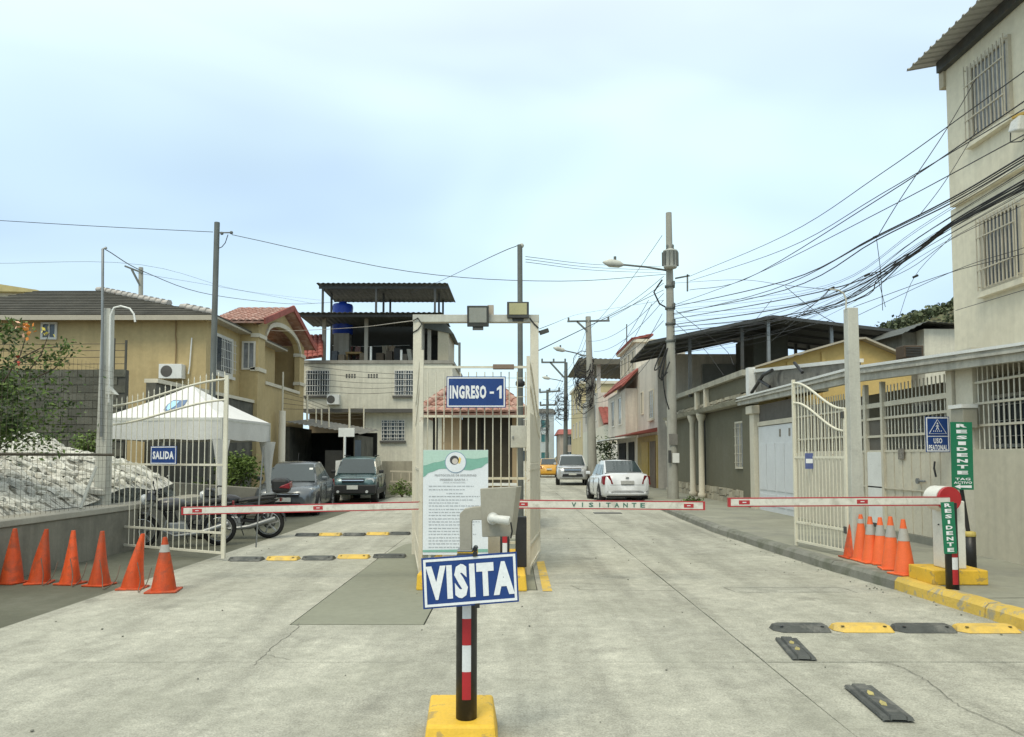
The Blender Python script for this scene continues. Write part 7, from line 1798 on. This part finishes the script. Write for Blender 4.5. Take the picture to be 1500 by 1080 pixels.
def pole2(label, px, ptop, Y, r0, r1, arm=None, lamp=None, tangle=0, mm=None, seed=1, z0=0.0):
    x = xat(px[0], Y); t = thing('utility_pole', (x, Y, z0), label, 'utility pole', 'utility poles')
    a, b = Vector((x, Y, z0)), at(px[1], ptop, Y)
    obj('pole', MB().tube([a, b], [r0, r1], 10), mm or mt_pole, t)
    for (x0, y0, x1, y1) in (arm or []):
        obj('cross_arm', MB().bar(at(x0,y0,Y-0.1), at(x1,y1,Y-0.1), 0.10*Y/45, 0.10*Y/45), mt_poled, t)
        if abs(y1-y0) < 8:
            for s in (0.03, 0.5, 0.97):
                q = at(x0+(x1-x0)*s, y0+(y1-y0)*s, Y-0.1); obj('insulator', MB().cyl(q, q+Z_*0.22*Y/45, 0.06*Y/45, 6), mt_poled, t)
    for (x0, y0, x1, y1) in (lamp or []): street_lamp(t, at(x0,y0,Y), at(x1,y1,Y), 0.04)
    rr = random.Random(seed)
    if tangle:
        mb = MB()
        for k in range(tangle):
            q = a.lerp(b, rr.uniform(0.48, 0.72)); rad = rr.uniform(0.25, 0.7)
            ph = rr.uniform(0, 6.28); pts = []
            for i in range(9):
                an = ph+i/8*rr.uniform(4, 6.2); pts.append(q+Vector((rad*math.cos(an)-0.35, 0.3*math.sin(an)-0.2, rad*1.3*math.sin(an))))
            mb.tube(pts, 0.02, 4)
        obj('cable_tangle', mb, mt_cable, t, kind='stuff')
    return t
pole2('concrete pole with wide cross arm and cable tangle beside the silver pickup', (868,861.5), 464, 45, 0.30, 0.16, [(831,471,893,470),(845,471,861,486)], [(858,522,828,514)], 34, seed=2)
pole2('darker pole with one-sided bracket arm behind the pickup', (828,829), 531, 66, 0.22, 0.15, [(793,531,829,531),(806,531,826,553)], [(825,559,806,555)], 22, mt_poled, 3)
pole2('most distant street pole above the taxi', (801,802), 571, 95, 0.22, 0.16, [(790,575,820,573),(791,594,815,593)], None, 18, mt_poled, 4)
pole2('short pole with slanted cross arm above the dark roof at left', (206,206.5), 392, 42, 0.14, 0.12, [(183,390,209,400),(193,395,205,418)], None, 0, mt_pole, 5)
dp = pole2('dark steel pole rising behind the tent', (309,318), 326, 21, 0.085, 0.075, None, None, 0, mt_poled, 6)
obj('bracket', MB().bar(at(318,341,21), at(340,341,21), 0.03, 0.03), mt_poled, dp); obj('insulator', MB().ball(at(325,342,21), 0.05, 8).ball(at(339,341,21), 0.05, 8), mt_poled, dp)
obj('loose_wire', MB().tube([at(334,344,21), at(330,356,21), at(325,362,21), at(320,364,21)], 0.012, 5), mt_cable, dp)
sp = pole2('grey steel pole behind the central portal carrying a wire', (763,761.5), 359, 14.6, 0.058, 0.052, None, None, 0, mt_poled, 7)
obj('pole_cap', MB().ball(at(764,360,14.6), 0.05, 8), mt_wgrey, sp)
obj('cable_wrap', MB().lathe([(0.06,-0.06),(0.09,-0.03),(0.09,0.03),(0.06,0.06)], tuple(at(762,562,14.6)), 10), mt_cable, sp)
for k, (px, y0, y1, Y) in enumerate([(673,545,502,33),(918,505,475,49)]):
    tag(obj('antenna_mast', MB().tube([at(px,y0,Y), at(px,y1,Y)], 0.06 if k == 0 else 0.04, 6), mt_poled, loc=at(px,y0,Y)), ['dark stub mast right of the terrace house', 'thin antenna mast on the red tiled turret'][k], 'mast')
wl_ = thing('wall_flood', at(793,486,12.9), 'small flood light on a bracket at the right portal post', 'flood light')
obj('arm', MB().bar(at(788,486,12.85), at(796,486,12.85), 0.03, 0.03), mt_dmetal, wl_); obj('head', MB().obox(at(797,486,12.85), Vector((0.075,0,0.025)), Y_*0.05, Vector((-0.01,0,0.03))), mt_dmetal, wl_)

# ================================================================== OVERHEAD CABLES
ORD = ['first','second','third','fourth','fifth','sixth','seventh','eighth','ninth','tenth','eleventh','twelfth']
def cable(pts, r, label, group='overhead cables', sag=0.0, n=14, mm=None):
    P = [at(*p) for p in pts]
    if pts[-1][0] >= 1495 or pts[-1][0] < 0: P.append(P[-1]+(P[-1]-P[-2])*1.6)          # runs on to the next pole out of the frame
    if pts[0][0] < 0: P.insert(0, P[0]+(P[0]-P[1])*1.2)
    if len(P) == 2:
        A, B = P; out = [A.lerp(B, i/n)-Z_*sag*4*(i/n)*(1-i/n) for i in range(n+1)]
    else:                    # Catmull-Rom through the points
        out = []
        Q = [P[0]*2-P[1]]+P+[P[-1]*2-P[-2]]
        for i in range(1, len(Q)-2):
            for k in range(6):
                t = k/6; a, b, c, d = Q[i-1], Q[i], Q[i+1], Q[i+2]
                out.append(0.5*((2*b)+(c-a)*t+(2*a-5*b+4*c-d)*t*t+(3*b-3*c+d-a)*t**3))
        out.append(P[-1])
    return tag(obj('overhead_cable', MB().tube(out, r*0.7, 5), mm or mt_cable, loc=P[0]), label, 'cable', group)
cr = 'cables sweeping from the concrete pole to the upper right'
NY = 9.0          # distance at which they leave the frame on the right
cable([(1010,405,MY),(1150,345,18),(1290,255,13),(1500,105,NY)], 0.011, 'topmost single cable sweeping up to the tall block', cr)
cable([(1010,412,MY),(1150,365,18),(1290,285,13),(1500,160,NY)], 0.011, 'second highest cable sweeping up right from the pole rack', cr)
cable([(1010,425,MY),(1090,410,20),(1290,290,13),(1510,142,NY)], 0.013, 'dark cable crossing just below the second highest', cr)
cable([(985,448,MY),(1100,405,20),(1290,310,13),(1505,195,NY)], 0.011, 'fourth cable from the top sweeping right from the pole', cr)
thick = [((985,450,MY),(1150,412,17),(1282,347,12.5),(1395,290,10.8),(1510,222,NY),0.017), ((985,460,MY),(1150,425,17),(1284,352,12.5),(1395,297,10.8),(1510,230,NY),0.015), ((985,462,MY),(1130,425,17),(1280,350,12.4),(1395,293,10.8),(1510,226,NY),0.012),
         ((985,468,MY),(1200,428,15),(1320,378,12.0),(1395,325,10.8),(1510,258,NY),0.016), ((985,476,MY),(1180,445,15),(1320,382,12.0),(1395,328,10.8),(1510,262,NY),0.018), ((985,480,MY),(1190,455,15),(1330,378,12.0),(1395,330,10.8),(1510,267,NY),0.015),
         ((985,486,MY),(1200,458,15),(1335,375,12.0),(1395,331,10.8),(1510,270,NY),0.013), ((985,492,MY),(1165,465,16),(1300,398,12.6),(1400,322,10.8),(1510,264,NY),0.012), ((985,498,MY),(1220,450,15),(1290,405,12.6),(1370,345,11.4),(1510,273,NY),0.012)]
names = ['thick upper bundle cable reaching the tall block at its ledge', 'second cable of the upper bundle', 'third cable of the upper bundle', 'upper edge cable of the lower thick bundle', 'heaviest cable in the lower thick bundle', 'third cable of the lower thick bundle', 'fourth cable of the lower thick bundle', 'sagging cable under the lower thick bundle', 'lowest sagging cable joining the lower thick bundle']
for t, nm in zip(thick, names): cable(t[:5], t[5], nm+' right of the pole', cr)
rrc = random.Random(4)
for k in range(12):
    s = 446+6.5*k; e = 232+4.5*k+rrc.uniform(-4, 4); b_ = rrc.uniform(-8, 8)
    cable([(986, s, MY), (1110, s-8-2.2*k*0.3+b_*0.4, 20), (1230, 418+3.2*k+b_, 14.5), (1345, 338+3.6*k+b_*0.6, 11.8), (1510, e, NY)], rrc.uniform(0.004, 0.007), '%s highest of twelve thin cables fanning from the pole into the right bundle' % ORD[k], cr)
cf = 'thin service drops crossing the sky at right'
DROPS = ['thin wire running nearly level right of the pole rack', 'upper of three thin wires rising from the pole above the dark canopy', 'middle of three thin wires rising from the pole above the dark canopy', 'lowest of three thin wires rising from the pole above the dark canopy',
  'wire slanting down right from the concrete pole to the yellow gable', 'wire slanting down right from the pole to the grey house roof', 'wire slanting down from the upper bundle toward the right gate post', 'short wire hanging down left from the upper bundle', 'steep wire crossing the bundles up to the upper barred window',
  'steep wire from the clamp on the upper bundle to the tall block', 'longer wire hanging straight down from the upper bundle clamp', 'shorter wire hanging beside the one below the bundle clamp', 'wire rising gently right to below the lower barred window', 'curving thin wire behind the lower bundle to the lower barred window', 'long thin wire passing in front of the lower barred window',
  'short wire low on the tall beige wall', 'wire from the gate post top back to the dark canopy ridge', 'second wire from the gate post top down to the dark canopy', 'short wire linking the gate post top with the lower bundle', 'faint wire rising from the hill to the tall block corner']
for k, (pts, r) in enumerate([([(985,415,MY),(1080,410,22),(1150,418,17),(1222,425,11.15)], 0.008), ([(990,505,MY),(1100,470,20),(1200,440,15)], 0.009), ([(990,512,MY),(1110,480,20),(1240,420,14)], 0.009), ([(990,520,MY),(1110,495,20),(1215,470,15)], 0.010),
        ([(990,455,MY),(1060,510,26),(1075,535,25)], 0.014), ([(985,470,MY),(1030,510,27),(1060,550,26)], 0.014), ([(1150,420,17),(1200,460,15.5),(1240,480,15)], 0.010), ([(1130,440,17),(1090,490,20)], 0.008), ([(1284,349,12.5),(1320,290,12.2),(1385,192,12.2),(1430,115,13.2)], 0.010),
        ([(1345,318,11.6),(1385,265,12.0),(1432,188,13.2)], 0.008), ([(1284,350,12.6),(1290,400,12.8),(1293,455,13)], 0.008), ([(1284,400,12.8),(1297,450,13)], 0.007), ([(1250,450,14),(1390,400,12),(1500,372,10)], 0.008), ([(1250,430,14),(1330,395,12.5),(1395,350,11.5),(1500,300,10)], 0.007),
        ([(1240,470,14),(1395,398,12),(1510,360,10)], 0.007), ([(1400,455,12.6),(1500,425,10)], 0.007), ([(1215,424,11.1),(1200,440,13),(1150,475,18)], 0.008), ([(1215,424,11.1),(1190,448,13),(1130,500,20)], 0.008), ([(1225,428,11.1),(1270,402,12.3),(1300,398,12.5)], 0.010), ([(1315,470,14),(1340,405,13),(1395,345,12)], 0.006)]):
    cable(pts, r, DROPS[k], cf)
cl_ = 'cables left of the concrete pole'
cable([(975,402,MY),(820,412,22),(600,398,21),(340,344,21)], 0.013, 'long single wire from dark steel pole across to the concrete pole', cl_)
cable([(312,340,21),(150,332,21),(-20,322,21)], 0.013, 'single wire leaving the left picture edge for the dark steel pole', cl_)
cable([(152,364,12.9),(215,400,16),(310,432,22),(420,445,34),(470,444,37),(545,438,38)], 0.012, 'wire running from the left gate conduit to the terrace house', cl_)
cable([(758,360,14.6),(720,376,16),(640,414,30),(600,430,36)], 0.011, 'wire dropping from the central steel pole toward the terrace house', cl_)
for k, (a, b) in enumerate([(376,391),(380,396),(384,400)]):
    cable([(770,a,14.6),(870,(a+b)/2+4,20),(968,b,MY)], 0.008, '%s of three thin parallel wires between central steel pole and concrete pole' % ['upper','middle','lower'][k], cl_)
cable([(-20,386,42),(206,388,42),(350,425,60),(470,440,80)], 0.012, 'far thin line over the short pole at left', cl_)
cable([(200,400,42),(320,420,50),(460,445,60)], 0.012, 'second far thin line beyond the ochre house', cl_)
for k, (pa, pb, Y2, sg) in enumerate([((972,405),(861,472),45,0.3), ((972,430),(861,500),45,0.5), ((972,440),(870,515),45,0.5), ((972,415),(885,470),45,0.1), ((970,345),(866,480),45,0.2), ((950,440),(863,560),45,0.4), ((955,445),(868,575),45,0.5), ((970,460),(872,585),45,0.6),
        ((972,498),(872,590),45,0.6), ((972,425),(780,518),14,-0.0), ((972,503),(790,572),70,0.5), ((972,470),(868,535),45,0.5)]):
    cable([(*pa, MY), (*pb, Y2)], 0.014, 'cable running down the street from the concrete pole, %s from the top' % ORD[k], 'cables along the street', sg)
for k in range(7):
    cable([(861,476+14*k,45), (828,545+9*k,66)], 0.016, '%s highest of seven cables between the two poles behind the parked cars' % ORD[k], 'cables along the street', 0.5)
    cable([(828,540+9*k,66), (802,580+6*k,95)], 0.018, '%s highest of seven cables between the last two street poles' % ORD[k], 'cables along the street', 0.6)
for k in range(5):
    cable([(795,585+7*k,60), (870,586+6*k,46)], 0.018, '%s highest of five level cables crossing the far street' % ORD[k], 'cables along the street', 0.1)
for k in range(5):
    cable([(447,536+9*k,37.5), (530,545+8*k,37), (605,549+6*k,36)], 0.014, '%s highest of five slack cables in front of the terrace house' % ORD[k], 'cables before the terrace house')
cable([(790,482,12.8),(850,460,40),(972,440,MY)], 0.008, 'thin wire from right portal post to the concrete pole', cl_)
cable([(605,470,12.75),(520,480,24),(420,485,27),(390,483,27)], 0.012, 'pale cable from the portal beam to the balcony house', cl_, mm=M('cable_pale', (0.4,0.36,0.3), 0.7))
for k, (px, py, Y) in enumerate([(1270,403,12.5),(1218,423,11.3),(1341,405,12.9),(1283,347,12.5),(263-0,0,0)][:4]):
    tag(obj('splice_box', MB().obox(at(px,py,Y), Vector((0.045,0,0.02)), Y_*0.02, Vector((-0.008,0,0.018))), mt_cable, loc=at(px,py,Y), bev=0.01), ['black cable splice on the lower bundle', 'black cable splice above the right gate post', 'small splice hanging in front of the sky by the tall block', 'black clamp on the upper cable bundle'][k], 'cable splice')

# ================================================================== VEGETATION
mt_leafs = [M('leaf_%d' % i, c, 0.6, 0.25, 3, spec=0.3) for i, c in enumerate([(0.055,0.095,0.022),(0.09,0.14,0.03),(0.13,0.19,0.045),(0.035,0.06,0.018)])]
mt_bark = M('bark', (0.10,0.075,0.05), 0.9, 0.2, 5, 0.4, 20)
def leaf(mb, p, d, L, W, m, rr):
    d = Vector(d).normalized(); s = d.cross(Vector((rr.uniform(-1,1), rr.uniform(-1,1), rr.uniform(0.2,1)))).normalized(); n = s.cross(d)
    mb.add([p, p+d*L*0.45+s*W/2+n*L*0.05, p+d*L, p+d*L*0.45-s*W/2+n*L*0.05], [(0,1,2,3)], m)
def bush(name, label, cat, c, rad, n, L, seed, mix=(0,1,2,3), stems=6, ground_z=0.0, clumps=26, flowers=0, group=None):
    c = Vector(c); rr = random.Random(seed)
    t = thing(name, (c.x, c.y, ground_z), label, cat, group)
    mb = MB(); st = MB()
    cen = []
    for k in range(clumps):
        while True:
            q = Vector((rr.uniform(-1,1), rr.uniform(-1,1), rr.uniform(-1,1)))
            if 0.25 < q.length < 1: break
        cen.append((c+Vector((q.x*rad[0], q.y*rad[1], q.z*rad[2])), rr.uniform(0.14, 0.32), rr.choice(mix)))
    for k in range(n):
        q, s, mi = rr.choice(cen)
        p = q+Vector((rr.gauss(0, s*rad[0]), rr.gauss(0, s*rad[1]), rr.gauss(0, s*rad[2]*0.8)))
        leaf(mb, p, (rr.gauss(0,1), rr.gauss(0,1), rr.gauss(-0.1,0.7)), L*rr.uniform(0.6,1.3), L*rr.uniform(0.35,0.55), mi if rr.random() < 0.75 else rr.choice(mix), rr)
    base = Vector((c.x, c.y, ground_z))
    for k in range(min(stems, clumps)):
        e = cen[k][0]; st.tube([base+Vector((rr.uniform(-.1,.1)*rad[0], 0, 0)), base.lerp(e, 0.5)+Vector((rr.uniform(-.1,.1), rr.uniform(-.1,.1), 0.1)), e], [0.02, 0.013, 0.006], 5)
    obj('stems', st, mt_bark, t, kind='stuff'); obj('foliage', mb, mt_leafs, t, kind='stuff')
    return t
b1 = bush('flowering_bush', 'leafy bush with orange blossoms at the left edge above the white stones', 'bush', (-7.75, 11.25, 2.35), (0.62, 0.6, 0.75), 2600, 0.10, 4, (0,1,3,0,3), 10, embz(-7.75, 11.25), 30)
mtf = M('blossom_orange', (0.70,0.26,0.05), 0.6, 0.15, 9); mtf2 = M('blossom_yellow', (0.72,0.60,0.12), 0.6)
rr = random.Random(9)
for (px, py, mm, n) in ((40,484,mtf,16), (36,478,M('blossom_peach', (0.75,0.45,0.30), 0.6),6), (70,486,mtf2,7), (25,530,M('blossom_red', (0.45,0.06,0.03), 0.6),4)):
    mb = MB(); q = at(px, py, 10.9)
    for k in range(n): leaf(mb, q+Vector((rr.gauss(0,0.04), rr.gauss(0,0.04), rr.gauss(0,0.04))), (rr.gauss(0,1), -0.6, rr.gauss(0,1)), 0.075, 0.05, 0, rr)
    obj('blossom', mb, mm, b1)
tw = MB()
for k, pts in enumerate([[(5,560),(30,520),(40,486)], [(30,560),(60,520),(72,488)], [(20,530),(60,510),(95,508)], [(40,560),(80,540),(100,520)], [(10,540),(45,525),(80,530)]]):
    tw.tube([at(a, b, 10.95) for a, b in pts], [0.012, 0.009, 0.005], 5)
obj('twig', tw, mt_bark, b1, kind='stuff')
lv = MB()
for (px, py, n, s) in ((95,508,70,0.10),(45,525,90,0.13),(75,527,90,0.10),(15,480,120,0.12),(8,495,140,0.14),(60,555,150,0.22),(40,610,250,0.3),(15,570,250,0.3),(70,590,120,0.2),(20,640,260,0.28),(70,640,120,0.2)):
    q = at(px, py, 10.95)
    for k in range(n): leaf(lv, q+Vector((rr.gauss(0,s), rr.gauss(0,s), rr.gauss(0,s*0.7))), (rr.gauss(0,1), rr.gauss(0,1), rr.gauss(0,0.7)), rr.uniform(0.05,0.10), rr.uniform(0.025,0.05), rr.choice((0,1,1,2,3)), rr)
obj('outer_foliage', lv, mt_leafs, b1, kind='stuff')
bush('small_shrub', 'small light green shrub above the white stones beside the left gate post', 'bush', (-9.2, 16.6, 2.0), (0.42, 0.4, 0.35), 700, 0.10, 12, (1,2,2), 6, 1.2, 14)
bush('yellow_shrub', 'yellow-green shrub in the planter behind the tent', 'bush', (-7.85, 21.2, 1.1), (0.8, 0.55, 0.55), 1700, 0.13, 13, (1,2,2,2), 8, 0.3, 22)
bush('verge_grass_clump', 'yellowish weed clump right of the teal car', 'bush', (xat(590,31), 31, 0.35), (0.5, 0.4, 0.3), 500, 0.12, 14, (2,2,1), 4, 0.0, 10)
bush('street_bush', 'dark green bush before the further houses behind the white sedan', 'bush', (xat(893,50), 50, 1.6), (0.8, 0.9, 1.5), 1300, 0.22, 15, (0,3,1), 6, 0.0, 18)
bush('kerb_tuft', 'grass tuft at the kerb beside the concrete pole', 'grass tuft', (xat(1003,26.2), 25.2, 0.2), (0.35, 0.4, 0.08), 200, 0.10, 16, (0,1), 3, 0.15, 8)
# wooded hill far right
def hillz(x, y): 
    t = max(0, min(1, (x-20)/140)); return 2 + 50*(t*t*(3-2*t)) + 1.5*math.sin(x*0.09)+1.5*math.sin(y*0.05+x*0.03) - max(0, (y-300))*0.05
hill = obj('hill', MB().grid(lambda u, v: (10+u*320, 205+v*200, -4 if (v == 0 or u == 0) else hillz(10+u*320, 205+v*200)*min(1, v*5)), 34, 26), M('hill_scrub', (0.19,0.18,0.11), 0.95, 0.25, 0.05, dirt=(0.12,0.13,0.07), dscale=0.06, damt=0.7, world=True), kind='structure')  # scrub tone lightened, painting in slight distance haze
mb = MB(); rr = random.Random(31)
mt_hl = [M('hill_leaf_%d' % i, c, 0.8, 0.2, 1) for i, c in enumerate([(0.09,0.11,0.055),(0.13,0.145,0.075),(0.07,0.085,0.045)])]  # greens lightened to put distance haze into the colour
for k in range(1700):
    x, y = rr.uniform(85, 190), rr.uniform(222, 285); z = hillz(x, y)*min(1, (y-205)/200*5); h = rr.uniform(1.4, 3.4)
    mi = rr.choice((0,1,2))
    for q in range(13):
        p = Vector((x+rr.gauss(0,h*0.35), y+rr.gauss(0,h*0.35), z+h*rr.uniform(0.3,1.1)))
        leaf(mb, p, (rr.gauss(0,1), rr.gauss(0,1), rr.gauss(0,0.6)), h*0.5, h*0.4, mi, rr)
tag(obj('hillside_wood', mb, mt_hl), 'dark scrubby woodland covering the far hill beside the tall block', 'woodland', kind='stuff')
